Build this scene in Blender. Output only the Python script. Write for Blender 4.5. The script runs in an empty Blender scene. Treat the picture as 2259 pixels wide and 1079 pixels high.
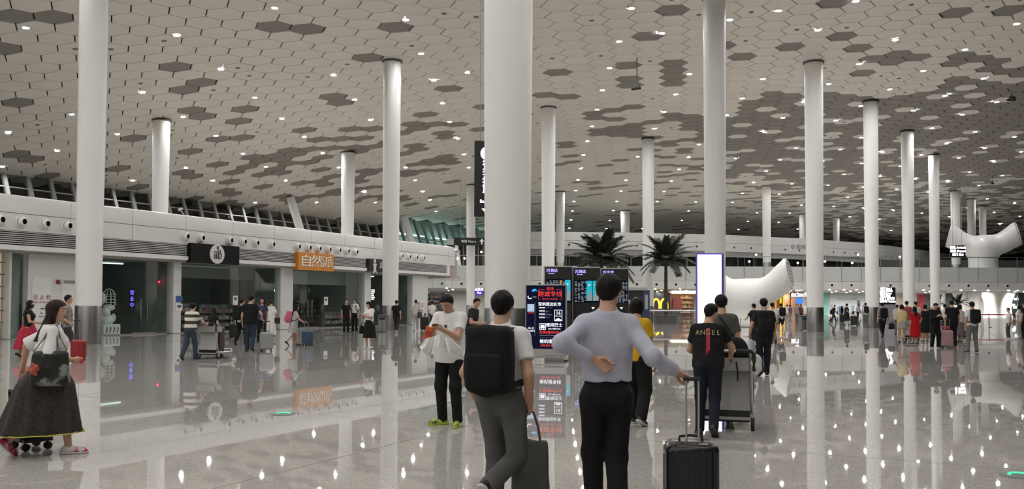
import bpy, bmesh, math, random
import numpy as np
from mathutils import Vector, Matrix, Euler
R = math.radians
PI = math.pi
sc = bpy.context.scene
COL = sc.collection
random.seed(7)

# ------------------------------------------------------------------ camera
F_PX, CX, PPY, PITCH, ROLL, CAMH = 1900.0, 1129.5, 614.0, math.atan(0.03), 0.004, 1.55
_F = Vector((0, math.cos(PITCH), math.sin(PITCH)))
_U0 = Vector((0, -math.sin(PITCH), math.cos(PITCH)))
_R0 = Vector((1, 0, 0))
_R = _R0 * math.cos(ROLL) + _U0 * math.sin(ROLL)
_U = _U0 * math.cos(ROLL) - _R0 * math.sin(ROLL)
CAM = Vector((0, 0, CAMH))
cd = bpy.data.cameras.new('camera')
cam = bpy.data.objects.new('camera', cd)
COL.objects.link(cam)
cd.sensor_width = 36
cd.sensor_fit = 'HORIZONTAL'
cd.lens = 36 * F_PX / 2259
cd.shift_y = (PPY - 539.5) / 2259
cd.clip_end = 600
m3 = Matrix((_R, _U, -_F)).transposed()
cam.matrix_world = Matrix.Translation(CAM) @ m3.to_4x4()
sc.camera = cam

# ------------------------------------------------------------------ world, exposure
w = bpy.data.worlds.new('night')
sc.world = w
w.use_nodes = True
w.node_tree.nodes['Background'].inputs[0].default_value = (0.012, 0.013, 0.016, 1)
w.node_tree.nodes['Background'].inputs[1].default_value = 1.0
sc.view_settings.view_transform = 'Standard'
sc.view_settings.look = 'None'
sc.view_settings.gamma = 1
sc.view_settings.use_curve_mapping = False
sc.view_settings.exposure = 0.0
LAMP = 740.0            # emission of every recessed downlight
sc.cycles.use_denoising = True
sc.cycles.sample_clamp_indirect = 4.0
sc.cycles.max_bounces = 7
sc.cycles.diffuse_bounces = 4
sc.cycles.glossy_bounces = 3
sc.cycles.transparent_max_bounces = 12
sc.cycles.caustics_reflective = False
sc.cycles.caustics_refractive = False


def ray(px, py):
    return (_F * F_PX + _R * (px - CX) - _U * (py - PPY)).normalized()


def ground(px, py, z=0.0):
    d = ray(px, py)
    t = (z - CAMH) / d.z
    return CAM + d * t


def atY(px, py, Y):
    d = ray(px, py)
    return CAM + d * (Y / d.y)


def hit(px, py, p0, nrm):
    d = ray(px, py)
    return CAM + d * ((Vector(p0) - CAM).dot(nrm) / d.dot(nrm))


# hall frame: e runs along the hall, nv across it (to the right)
AZ = R(27)
E = Vector((math.sin(AZ), math.cos(AZ), 0))
NV = Vector((math.cos(AZ), -math.sin(AZ), 0))


def SN(s, n, z=0.0):
    v = E * s + NV * n
    return Vector((v.x, v.y, z))


def ceil_z(x, y):
    """nearly level vault that curves down to the window wall on the left"""
    n = x * NV.x + y * NV.y
    s = x * E.x + y * E.y
    d = max(0.0, -26 - n)
    k = .0028 - .0013 * min(1.0, max(0.0, (s - 90) / 10))
    return 16.0 - k * d * d - .00035 * max(0.0, n - 12) ** 2 - .0011 * max(0.0, s - 138) ** 2


def ceil_hit(px, py, drop=0.0):
    d = ray(px, py)
    t = 8.0
    while t < 260:
        p = CAM + d * t
        if p.z >= ceil_z(p.x, p.y) - drop:
            break
        t += .5
    lo_, hi_ = t - .5, t
    for _ in range(20):
        t = (lo_ + hi_) / 2
        p = CAM + d * t
        if p.z >= ceil_z(p.x, p.y) - drop: hi_ = t
        else: lo_ = t
    return CAM + d * t


def proj(p):
    v = Vector(p) - CAM
    k = F_PX / v.dot(_F)
    return CX + v.dot(_R) * k, PPY - v.dot(_U) * k


# ------------------------------------------------------------------ materials
MATS = {}


def mat(name, col=(.8, .8, .8), rough=.5, metal=0.0, emit=None, es=1.0, spec=.5, coat=0.0):
    if name in MATS:
        return MATS[name]
    m = bpy.data.materials.new(name)
    m.use_nodes = True
    b = m.node_tree.nodes['Principled BSDF']
    b.inputs['Base Color'].default_value = (*col, 1)
    b.inputs['Roughness'].default_value = rough
    b.inputs['Metallic'].default_value = metal
    b.inputs['Specular IOR Level'].default_value = spec
    b.inputs['Coat Weight'].default_value = coat
    if emit:
        b.inputs['Emission Color'].default_value = (*emit, 1)
        b.inputs['Emission Strength'].default_value = es
    MATS[name] = m
    return m


def nodes(m):
    return m.node_tree.nodes, m.node_tree.links, m.node_tree.nodes['Principled BSDF']


def noisy(name, c1, c2, scale, rough=.5, detail=4, bump=0.0, lo=.35, hi=.65, metal=0.0, stretch=None, spec=.5):
    """two-colour noise material in object coordinates"""
    if name in MATS:
        return MATS[name]
    m = mat(name, c1, rough, metal, spec=spec)
    N, L, b = nodes(m)
    tc = N.new('ShaderNodeTexCoord')
    mp = N.new('ShaderNodeMapping')
    L.new(tc.outputs['Object'], mp.inputs[0])
    if stretch:
        mp.inputs['Scale'].default_value = stretch
    nz = N.new('ShaderNodeTexNoise')
    nz.inputs['Scale'].default_value = scale
    nz.inputs['Detail'].default_value = detail
    L.new(mp.outputs[0], nz.inputs['Vector'])
    r = N.new('ShaderNodeValToRGB')
    r.color_ramp.elements[0].position = lo
    r.color_ramp.elements[1].position = hi
    r.color_ramp.elements[0].color = (*c1, 1)
    r.color_ramp.elements[1].color = (*c2, 1)
    L.new(nz.outputs[0], r.inputs[0])
    L.new(r.outputs[0], b.inputs['Base Color'])
    if bump:
        bp = N.new('ShaderNodeBump')
        bp.inputs['Strength'].default_value = bump
        bp.inputs['Distance'].default_value = .02
        L.new(nz.outputs[0], bp.inputs['Height'])
        L.new(bp.outputs[0], b.inputs['Normal'])
    return m


def cloth(name, col, var=.10, scale=9):
    """fabric: slight tone variation and a fine weave relief"""
    if name in MATS:
        return MATS[name]
    d = tuple(c * (1 - var) for c in col)
    u = tuple(min(1, c * (1 + var * .6)) for c in col)
    m = noisy(name, d, u, scale, rough=.85, bump=.25, spec=.2)
    return m


def banded(name, c1, c2, scale, axis='Z', duty=.5, rough=.8, offset=0.0):
    if name in MATS:
        return MATS[name]
    m = mat(name, c1, rough, spec=.2)
    N, L, b = nodes(m)
    tc = N.new('ShaderNodeTexCoord')
    sp = N.new('ShaderNodeSeparateXYZ')
    L.new(tc.outputs['Object'], sp.inputs[0])
    mu = N.new('ShaderNodeMath'); mu.operation = 'MULTIPLY_ADD'
    mu.inputs[1].default_value = scale; mu.inputs[2].default_value = offset
    L.new(sp.outputs[axis], mu.inputs[0])
    fr = N.new('ShaderNodeMath'); fr.operation = 'FRACT'
    L.new(mu.outputs[0], fr.inputs[0])
    gt = N.new('ShaderNodeMath'); gt.operation = 'GREATER_THAN'
    gt.inputs[1].default_value = duty
    L.new(fr.outputs[0], gt.inputs[0])
    mx = N.new('ShaderNodeMix'); mx.data_type = 'RGBA'
    mx.inputs[6].default_value = (*c1, 1); mx.inputs[7].default_value = (*c2, 1)
    L.new(gt.outputs[0], mx.inputs[0])
    L.new(mx.outputs[2], b.inputs['Base Color'])
    return m


def glow(name, col, strength):
    if name in MATS:
        return MATS[name]
    m = bpy.data.materials.new(name)
    m.use_nodes = True
    N, L = m.node_tree.nodes, m.node_tree.links
    N.clear()
    e = N.new('ShaderNodeEmission')
    e.inputs[0].default_value = (*col, 1)
    e.inputs[1].default_value = strength
    o = N.new('ShaderNodeOutputMaterial')
    L.new(e.outputs[0], o.inputs[0])
    MATS[name] = m
    return m


def glass(name, tint=(.80, .88, .85), refl=1.0, ior=1.55):
    if name in MATS:
        return MATS[name]
    m = bpy.data.materials.new(name)
    m.use_nodes = True
    N, L = m.node_tree.nodes, m.node_tree.links
    N.clear()
    t = N.new('ShaderNodeBsdfTransparent'); t.inputs[0].default_value = (*tint, 1)
    g = N.new('ShaderNodeBsdfGlossy'); g.inputs['Roughness'].default_value = .02
    g.inputs[0].default_value = (refl, refl, refl, 1)
    fr = N.new('ShaderNodeFresnel'); fr.inputs[0].default_value = ior
    mx = N.new('ShaderNodeMixShader')
    # a thin sheet: only the face met first reflects
    gm = N.new('ShaderNodeNewGeometry')
    iv = N.new('ShaderNodeMath'); iv.operation = 'SUBTRACT'; iv.inputs[0].default_value = 1.0
    L.new(gm.outputs['Backfacing'], iv.inputs[1])
    ml = N.new('ShaderNodeMath'); ml.operation = 'MULTIPLY'
    L.new(fr.outputs[0], ml.inputs[0]); L.new(iv.outputs[0], ml.inputs[1])
    L.new(ml.outputs[0], mx.inputs[0]); L.new(t.outputs[0], mx.inputs[1]); L.new(g.outputs[0], mx.inputs[2])
    o = N.new('ShaderNodeOutputMaterial')
    L.new(mx.outputs[0], o.inputs[0])
    MATS[name] = m
    return m


# ------------------------------------------------------------------ mesh helpers
def link(name, me, mats, parent=None, mw=None, smooth=False):
    if not isinstance(mats, (list, tuple)):
        mats = [mats]
    for x in mats:
        me.materials.append(x)
    if smooth:
        me.shade_smooth()
    o = bpy.data.objects.new(name, me)
    COL.objects.link(o)
    if parent is not None:
        o.parent = parent
    if mw is not None:
        o.matrix_local = mw
    return o


class MB:
    def __init__(s):
        s.v = []; s.f = []; s.m = []

    def add(s, vs, fs, mi=0):
        o = len(s.v)
        s.v += [tuple(v) for v in vs]
        s.f += [tuple(i + o for i in f) for f in fs]
        s.m += [mi] * len(fs)
        return s

    def box(s, lo, hi, mi=0, M=None):
        x0, y0, z0 = lo; x1, y1, z1 = hi
        vs = [Vector(p) for p in ((x0, y0, z0), (x1, y0, z0), (x1, y1, z0), (x0, y1, z0), (x0, y0, z1), (x1, y0, z1), (x1, y1, z1), (x0, y1, z1))]
        if M is not None:
            vs = [M @ v for v in vs]
        return s.add(vs, [(0, 3, 2, 1), (4, 5, 6, 7), (0, 1, 5, 4), (1, 2, 6, 5), (2, 3, 7, 6), (3, 0, 4, 7)], mi)

    def cbox(s, c, d, mi=0, M=None):
        return s.box((c[0] - d[0] / 2, c[1] - d[1] / 2, c[2] - d[2] / 2), (c[0] + d[0] / 2, c[1] + d[1] / 2, c[2] + d[2] / 2), mi, M)

    def rbox(s, lo, hi, r, mi=0, seg=2, axis=2):
        """box with rounded vertical (axis) edges and softened ends"""
        pts = []
        a, b = [i for i in range(3) if i != axis]
        for cx, cy, a0 in ((hi[a] - r, hi[b] - r, 0), (lo[a] + r, hi[b] - r, 90), (lo[a] + r, lo[b] + r, 180), (hi[a] - r, lo[b] + r, 270)):
            for k in range(seg + 1):
                t = R(a0 + 90 * k / seg)
                pts.append((cx + r * math.cos(t), cy + r * math.sin(t)))
        n = len(pts)
        mx, my = (lo[a] + hi[a]) / 2, (lo[b] + hi[b]) / 2
        q = min(r * .6, (hi[axis] - lo[axis]) * .3)
        rings = []
        wa, wb = (hi[a] - lo[a]) / 2, (hi[b] - lo[b]) / 2
        for z, ins in ((lo[axis], q), (lo[axis] + q, 0), (hi[axis] - q, 0), (hi[axis], q)):
            ring = []
            for x, y in pts:
                v = [0, 0, 0]
                v[a] = mx + (x - mx) * (1 - ins / wa); v[b] = my + (y - my) * (1 - ins / wb); v[axis] = z
                ring.append(v)
            rings.append(ring)
        vs = [v for r_ in rings for v in r_]
        fs = []
        for k in range(3):
            for i in range(n):
                j = (i + 1) % n
                fs.append((k * n + i, k * n + j, (k + 1) * n + j, (k + 1) * n + i))
        fs.append(tuple(range(n - 1, -1, -1)))
        fs.append(tuple(range(3 * n, 4 * n)))
        if axis == 1:
            fs = [tuple(reversed(f)) for f in fs]
        return s.add(vs, fs, mi)

    def cyl(s, p0, p1, r0, r1=None, seg=12, mi=0, caps=True):
        return s.tube([p0, p1], [r0, r0 if r1 is None else r1], seg, mi, caps)

    def tube(s, pts, rs, seg=8, mi=0, caps=True, flat=None):
        pts = [Vector(p) for p in pts]
        if not isinstance(rs, (list, tuple)):
            rs = [rs] * len(pts)
        up = None
        rings = []
        for i, p in enumerate(pts):
            t = (pts[min(i + 1, len(pts) - 1)] - pts[max(i - 1, 0)]).normalized()
            if up is None:
                up = Vector((0, 0, 1)) if abs(t.z) < .9 else Vector((1, 0, 0))
            x = t.cross(up)
            if x.length < 1e-4:
                x = t.cross(Vector((.3, 1, .2)))
            x.normalize()
            y = x.cross(t).normalized()
            up = y
            fl = flat or (1, 1)
            rings.append([p + x * (math.cos(2 * PI * k / seg) * rs[i] * fl[0]) + y * (math.sin(2 * PI * k / seg) * rs[i] * fl[1]) for k in range(seg)])
        vs = [v for r_ in rings for v in r_]
        fs = []
        for k in range(len(pts) - 1):
            for i in range(seg):
                j = (i + 1) % seg
                fs.append((k * seg + i, k * seg + j, (k + 1) * seg + j, (k + 1) * seg + i))
        if caps:
            fs.append(tuple(range(seg - 1, -1, -1)))
            fs.append(tuple(range((len(pts) - 1) * seg, len(pts) * seg)))
        return s.add(vs, fs, mi)

    def ribbon(s, pts, w, t, side, mi=0):
        """flat strap along pts, width w along side vectors, thickness t"""
        pts = [Vector(p) for p in pts]
        sv = side if isinstance(side, list) else [Vector(side)] * len(pts)
        vs = []
        for i, p in enumerate(pts):
            d = (pts[min(i + 1, len(pts) - 1)] - pts[max(i - 1, 0)]).normalized()
            a = Vector(sv[i]).normalized() * w / 2
            b = d.cross(a).normalized() * t / 2
            vs += [p - a - b, p + a - b, p + a + b, p - a + b]
        fs = [(3, 2, 1, 0)]
        for k in range(len(pts) - 1):
            for i in range(4):
                j = (i + 1) % 4
                fs.append((k * 4 + i, k * 4 + j, k * 4 + 4 + j, k * 4 + 4 + i))
        n = (len(pts) - 1) * 4
        fs.append((n, n + 1, n + 2, n + 3))
        return s.add(vs, fs, mi)

    def lathe(s, prof, seg=24, mi=0, c=(0, 0, 0), M=None, caps=True):
        vs = []
        for r, z in prof:
            for k in range(seg):
                a = 2 * PI * k / seg
                v = Vector((c[0] + r * math.cos(a), c[1] + r * math.sin(a), c[2] + z))
                vs.append(M @ v if M is not None else v)
        fs = []
        for k in range(len(prof) - 1):
            for i in range(seg):
                j = (i + 1) % seg
                fs.append((k * seg + i, k * seg + j, k * seg + seg + j, k * seg + seg + i))
        if caps:
            fs.append(tuple(range(seg - 1, -1, -1)))
            fs.append(tuple(range((len(prof) - 1) * seg, len(prof) * seg)))
        return s.add(vs, fs, mi)

    def prism(s, poly, y0, y1, mi=0, M=None):
        """polygon in the xz plane extruded from y0 to y1"""
        n = len(poly)
        vs = [Vector((x, y0, z)) for x, z in poly] + [Vector((x, y1, z)) for x, z in poly]
        if M is not None:
            vs = [M @ v for v in vs]
        fs = [tuple(range(n)), tuple(range(2 * n - 1, n - 1, -1))]
        for i in range(n):
            j = (i + 1) % n
            fs.append((j, i, n + i, n + j))
        return s.add(vs, fs, mi)

    def mesh(s, name):
        me = bpy.data.meshes.new(name)
        me.from_pydata(s.v, [], s.f)
        if any(s.m):
            me.polygons.foreach_set('material_index', s.m)
        me.update()
        return me

    def build(s, name, mats, parent=None, mw=None, smooth=False, label=None, fix=True):
        me = s.mesh(name)
        if fix:
            bm = bmesh.new(); bm.from_mesh(me)
            bmesh.ops.recalc_face_normals(bm, faces=bm.faces)
            bm.to_mesh(me); bm.free()
        o = link(name, me, mats, parent, mw, False)
        if smooth:
            sharp(me, 40)
        if label:
            o['label'] = label
        return o


def sharp(me, deg=40):
    me.shade_smooth()
    try:
        me.set_sharp_from_angle(angle=R(deg))
    except Exception:
        pass


def tag(o, label=None, cat=None, group=None, kind=None):
    if label: o['label'] = label
    if cat: o['category'] = cat
    if group: o['group'] = group
    if kind: o['kind'] = kind
    return o


def thing(name, label, cat, mw=None, group=None):
    o = bpy.data.objects.new(name, None)
    o.empty_display_size = .2
    COL.objects.link(o)
    if mw is not None:
        o.matrix_world = mw
    return tag(o, label, cat, group)


def struct(o):
    o['kind'] = 'structure'
    return o


def frame(loc, az=0.0):
    """x right, y forward along azimuth az (degrees clockwise from +Y), z up"""
    return Matrix.Translation(Vector(loc)) @ Matrix.Rotation(-R(az), 4, 'Z')


def children_of(o):
    return [c for c in list(o.children)]


def copy_tree(o, mw, label=None):
    c = o.copy(); COL.objects.link(c)
    c.parent = o.parent
    c.matrix_world = mw
    if label: c['label'] = label
    def rec(src, dst):
        for ch in list(src.children):
            d = ch.copy(); COL.objects.link(d); d.parent = dst
            d.matrix_local = ch.matrix_local.copy()
            rec(ch, d)
    rec(o, c)
    return c


_txt = {}
def text(name, body, size, m, parent=None, mw=None, depth=.004, align='CENTER', sx=1.0, bold=0.0):
    """lettering in the local xz plane facing -y, centred vertically on the origin"""
    key = (body, size, depth, align, bold)
    if key not in _txt:
        cu = bpy.data.curves.new('lettering', 'FONT')
        cu.body = body; cu.size = size; cu.extrude = depth; cu.offset = bold
        cu.align_x = align; cu.align_y = 'CENTER'; cu.resolution_u = 2
        to = bpy.data.objects.new('lettering', cu)
        COL.objects.link(to)
        bpy.context.view_layer.update()
        dg = bpy.context.evaluated_depsgraph_get()
        me = bpy.data.meshes.new_from_object(to.evaluated_get(dg))
        bpy.data.objects.remove(to)
        bpy.data.curves.remove(cu)
        me.transform(Matrix.Rotation(R(90), 4, 'X'))
        _txt[key] = me
    me = _txt[key].copy()
    me.materials.clear()
    if sx != 1.0:
        me.transform(Matrix.Diagonal((sx, 1, 1, 1)))
    return link(name, me, m, parent, mw)
# ------------------------------------------------------------------ shared materials
def floor_mat():
    m = mat('terrazzo', (.4, .37, .34), .07)
    N, L, b = nodes(m)
    tc = N.new('ShaderNodeTexCoord')
    def nz(scale, det=3):
        n = N.new('ShaderNodeTexNoise'); n.inputs['Scale'].default_value = scale; n.inputs['Detail'].default_value = det
        L.new(tc.outputs['Object'], n.inputs['Vector']); return n
    def ramp(src, p0, c0, p1, c1):
        r = N.new('ShaderNodeValToRGB')
        r.color_ramp.elements[0].position = p0; r.color_ramp.elements[0].color = (*c0, 1)
        r.color_ramp.elements[1].position = p1; r.color_ramp.elements[1].color = (*c1, 1)
        L.new(src, r.inputs[0]); return r
    base = ramp(nz(.35).outputs[0], .35, FLOOR_A, .65, FLOOR_B)
    vo = N.new('ShaderNodeTexVoronoi'); vo.inputs['Scale'].default_value = 70
    L.new(tc.outputs['Object'], vo.inputs['Vector'])
    sp = N.new('ShaderNodeSeparateColor'); L.new(vo.outputs['Color'], sp.inputs[0])
    dark = ramp(sp.outputs[0], .74, (1, 1, 1), .80, (.78, .76, .73))
    light = ramp(sp.outputs[1], .80, (0, 0, 0), .86, (.05, .048, .043))
    mu = N.new('ShaderNodeMix'); mu.data_type = 'RGBA'; mu.blend_type = 'MULTIPLY'; mu.inputs[0].default_value = 1
    L.new(base.outputs[0], mu.inputs[6]); L.new(dark.outputs[0], mu.inputs[7])
    ad = N.new('ShaderNodeMix'); ad.data_type = 'RGBA'; ad.blend_type = 'ADD'; ad.inputs[0].default_value = 1
    L.new(mu.outputs[2], ad.inputs[6]); L.new(light.outputs[0], ad.inputs[7])
    L.new(ad.outputs[2], b.inputs['Base Color'])
    rr = ramp(nz(.8).outputs[0], .3, (.012,) * 3, .7, (.028,) * 3)
    L.new(rr.outputs[0], b.inputs['Roughness'])
    # slabs dish very slightly
    bp = N.new('ShaderNodeBump'); bp.inputs['Strength'].default_value = .004; bp.inputs['Distance'].default_value = .05
    wv = nz(.9, 1)
    L.new(wv.outputs[0], bp.inputs['Height']); L.new(bp.outputs[0], b.inputs['Normal'])
    b.inputs['IOR'].default_value = 1.55
    return m

FLOOR_A, FLOOR_B = (.405, .387, .368), (.475, .456, .436)
M_FLOOR = floor_mat()
M_PANEL = noisy('ceiling_panel_white', (.80, .755, .68), (.845, .80, .725), .3, rough=.38)
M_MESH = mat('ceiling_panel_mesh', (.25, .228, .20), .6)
M_PLENUM = mat('plenum_black', (.02, .02, .02), .9)
M_COLUMN = noisy('column_paint', (.78, .78, .76), (.83, .83, .81), .7, rough=.42, stretch=(1, 1, .2))
M_STEEL = noisy('brushed_steel', (.36, .36, .36), (.48, .48, .48), 40, rough=.28, metal=1.0, stretch=(1, 1, .02))
M_WHITE = mat('white_paint', (.78, .775, .755), .45)
M_OFFW = mat('offwhite_wall', (.70, .69, .66), .6)
M_GREY = mat('mid_grey', (.35, .35, .345), .5)
M_DGREY = mat('dark_grey', (.09, .09, .09), .5)
M_BLACK = mat('black_gloss', (.012, .012, .012), .3)
M_RUBBER = mat('rubber', (.02, .02, .02), .8)
M_CHROME = mat('chrome', (.7, .7, .7), .18, metal=1)
M_ALU = mat('aluminium', (.55, .55, .55), .35, metal=1)
M_LAMP = glow('downlight', (1.0, .985, .965), LAMP)
M_GLASS = glass('clear_glass', (.91, .95, .935), ior=1.7)
M_GLASSR = glass('railing_glass', (.985, .99, .988), .6, 1.4)

# ------------------------------------------------------------------ floor and shell
mb = MB()
mb.box((-75, -30, -.3), (110, 215, 0))
floor = struct(mb.build('floor', M_FLOOR))

# thin metal joint strips between the big terrazzo fields
mj = mat('joint_strip', (.16, .15, .14), .7, spec=.15)
for k in range(-6, 16):
    for L_, dirv, off in ((150, E, NV), (90, NV, E)):
        c_ = off * (k * 7.5 + 2.0) + dirv * (45 if dirv is E else -5)
        Mj = Matrix.Translation((c_.x, c_.y, 0)) @ Matrix.Rotation(math.atan2(dirv.y, dirv.x), 4, 'Z')
        if abs(c_.x) < 60 and -10 < c_.y < 120:
            MB().box((-L_ / 2 * .6, -.006, -.01), (L_ / 2 * .6, .006, .0008)).build('joint_strip', mj, floor, Mj)

# ceiling: black plenum sheet with hexagonal panels hung below it
W_HEX = 1.58
GAP = .052
THETA = R(-19.5)            # direction of one edge family
A1 = Vector((math.sin(THETA + PI / 2), math.cos(THETA + PI / 2), 0)) * W_HEX     # row vector
A2 = Vector((math.sin(THETA + PI / 6), math.cos(THETA + PI / 6), 0)) * W_HEX


# the panels grow wider across the hall towards the left and narrower towards the right
_NT = np.linspace(-140, 140, 561)
_GP = np.interp(_NT, [-38, -24, -10, 6], [1.24, 1.12, .92, .86])
_GI = np.concatenate([[0], np.cumsum((_GP[1:] + _GP[:-1]) / 2 * (_NT[1] - _NT[0]))])
_GI += -20 - np.interp(-20, _NT, _GI)
def warp(p):
    n = p.x * NV.x + p.y * NV.y
    return p + NV * (float(np.interp(n, _NT, _GI)) - n), float(np.interp(n, _NT, _GP))
def unwarp(p):
    n = p.x * NV.x + p.y * NV.y
    return p + NV * (float(np.interp(n, _GI, _NT)) - n)


def ceil_frame(x, y, drop=0.0):
    z = ceil_z(x, y)
    dx = Vector((1, 0, (ceil_z(x + .4, y) - ceil_z(x - .4, y)) / .8))
    dy = Vector((0, 1, (ceil_z(x, y + .4) - ceil_z(x, y - .4)) / .8))
    nz = dx.cross(dy).normalized()
    M = Matrix((dx, dy, nz)).transposed().to_4x4()
    M.translation = Vector((x, y, z)) - nz * drop
    return M


XR, YR = (-74, 105), (-28, 205)
mb = MB()
gx, gy = 70, 90
for j in range(gy + 1):
    for i in range(gx + 1):
        x = XR[0] + (XR[1] - XR[0]) * i / gx; y = YR[0] + (YR[1] - YR[0]) * j / gy
        n_ = x * NV.x + y * NV.y
        ex = max(0.0, -67.0 - n_)          # level beyond the window heads
        mb.v.append((x, y, ceil_z(x + NV.x * ex, y + NV.y * ex) + .22))
for j in range(gy):
    for i in range(gx):
        a = j * (gx + 1) + i
        mb.f.append((a, a + gx + 1, a + gx + 2, a + 1)); mb.m.append(0)
ceiling = struct(mb.build('ceiling', M_PLENUM, fix=False))

LIGHT_PX = [(57,60),(390,77),(606,16),(895,42),(929,117),(487,152),(736,165),(1031,159),(957,176),(314,203),(562,214),(782,219),(976,227),(158,251),(404,257),(622,261),(817,264),(18,292),(259,295),(476,299),(671,301),(992,268),(1010,305),(126,332),(536,338),(712,337),(1023,340),(747,369),(5,367),(410,370),(586,367),(895,369),(1034,369),(293,398),(470,398),(630,398),(916,397),(805,423),(933,422),(698,446),(563,446),(828,446),(948,441),(962,466),
(1393,17),(1460,72),(1366,90),(1345,149),(1521,162),(1329,198),(1491,207),(1317,241),(1465,246),(1306,278),(1444,283),(1296,311),(1287,341),(1281,371),(1275,396),(1270,420),(1266,444),(1263,465),(1259,485),(1256,503),(1407,345),(1381,397),(1370,421),(1361,444),(1353,464),(1345,486),(1542,318),(1519,346),(1498,373),(1481,399),(1465,422),(1450,444),(1519,465),(1504,486),(1535,445),(1610,42),(1683,173),(1638,216),(1603,253),(1687,291),(1623,349),(1690,377),(1662,402),(1638,426),(1616,446),(1670,469),(1650,488),
(1717,22),(1804,65),(1888,1),(1975,87),(2243,51),(2129,108),(1895,140),(2037,155),(2170,172),(1828,184),(1963,196),(2085,210),(1773,224),(1899,233),(2015,243),(2123,252),(2199,224),(1727,259),(1844,265),(2056,282),(2151,290),(1756,326),(1900,303),(1854,329),(1947,335),(2088,316),(2238,301),(2173,326),(2033,341),(2253,334),(1721,352),(1901,360),(1986,366),(2115,348),(2193,356),(1815,355),(1747,405),(1862,384),(1827,408),(1942,388),(2019,394),(2091,400),(2139,379),(2211,387),(1904,412),(1978,417),(2047,423),(2159,409),(2178,438),(1719,428),(1870,435),(1941,439),(1768,452),(1839,455),(1906,459),(1971,464),(2034,470),(2134,458),(2238,448),(1742,470),(1718,490),(1875,478),(1940,483),(1908,502),(1966,508),(2055,496),(2094,478),(2193,468),(2206,494),(2250,477),(1338,504),(1417,504),(1760,505),(1629,506)]
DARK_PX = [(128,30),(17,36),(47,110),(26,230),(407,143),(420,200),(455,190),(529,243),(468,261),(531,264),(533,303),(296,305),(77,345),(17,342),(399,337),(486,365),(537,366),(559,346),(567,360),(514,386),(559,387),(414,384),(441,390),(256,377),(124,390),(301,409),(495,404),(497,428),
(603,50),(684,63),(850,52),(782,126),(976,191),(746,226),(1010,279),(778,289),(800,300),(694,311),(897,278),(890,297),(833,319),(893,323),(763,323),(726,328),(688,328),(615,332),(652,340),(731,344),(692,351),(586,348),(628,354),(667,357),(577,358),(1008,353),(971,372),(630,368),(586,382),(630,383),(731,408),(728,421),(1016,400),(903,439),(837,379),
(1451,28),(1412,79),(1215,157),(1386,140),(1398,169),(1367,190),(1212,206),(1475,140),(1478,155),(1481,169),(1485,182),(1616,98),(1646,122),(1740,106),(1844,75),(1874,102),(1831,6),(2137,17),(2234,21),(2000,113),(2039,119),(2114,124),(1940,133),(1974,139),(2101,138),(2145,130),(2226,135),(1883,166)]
lights = [ceil_hit(*p) for p in LIGHT_PX]
A1i, A2i = A1, A2
det = A1.x * A2.y - A1.y * A2.x
def to_ij(p):
    return ((p.x * A2.y - p.y * A2.x) / det, (A1.x * p.y - A1.y * p.x) / det)
def hex_of(p):
    p = unwarp(p)
    i, j = to_ij(p)
    best = None
    for a in (math.floor(i), math.floor(i) + 1):
        for b in (math.floor(j), math.floor(j) + 1):
            c = A1 * a + A2 * b
            d = (c.x - p.x) ** 2 + (c.y - p.y) ** 2
            if best is None or d < best[0]:
                best = (d, (a, b))
    return best[1]
lit_hex = {hex_of(p) for p in lights}
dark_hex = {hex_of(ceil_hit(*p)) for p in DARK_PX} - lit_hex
named = set(dark_hex)
rnd = random.Random(11)
hexes = []
for a in range(-100, 130):
    for b in range(-70, 160):
        c, gp = warp(A1 * a + A2 * b)
        if not (XR[0] + 2 < c.x < XR[1] - 2 and -26 < c.y < 203):
            continue
        n = c.x * NV.x + c.y * NV.y; s = c.x * E.x + c.y * E.y
        if n < -67:
            continue
        z = ceil_z(c.x, c.y)
        vis = False; area = 0
        if c.y > 25:
            px, py = proj((c.x, c.y, z))
            if -80 < px < 2340 and -40 < py < 560:
                vis = True; area = z / c.y ** 3
        if not vis and c.y > 30:
            continue
        r = rnd.random()
        k = (a, b)
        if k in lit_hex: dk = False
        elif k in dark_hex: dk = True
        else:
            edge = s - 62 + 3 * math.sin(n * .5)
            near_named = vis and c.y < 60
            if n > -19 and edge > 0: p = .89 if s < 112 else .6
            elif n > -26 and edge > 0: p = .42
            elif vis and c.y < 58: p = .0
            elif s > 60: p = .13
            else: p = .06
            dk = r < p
        hexes.append((area, c.x, c.y, dk, rnd.random(), gp))
hexes.sort(key=lambda h: -h[0])
def hexmesh(rr, t0, t1):
    # two stepped rims make the folded edge of a hung metal panel
    mb = MB()
    ring = lambda q, z: [(q * math.sin(THETA + PI / 3 * k), q * math.cos(THETA + PI / 3 * k), z) for k in range(6)]
    vs = ring(rr, t1) + ring(rr, t0 + .02) + ring(rr - .02, t0)
    fs = []
    for q in range(2):
        for i in range(6):
            j = (i + 1) % 6
            fs.append((q * 6 + i, q * 6 + j, q * 6 + 6 + j, q * 6 + 6 + i))
    fs.append(tuple(range(12, 18)))
    mb.add(vs, fs)
    return mb
RV = (W_HEX - GAP) / math.sqrt(3)
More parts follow.
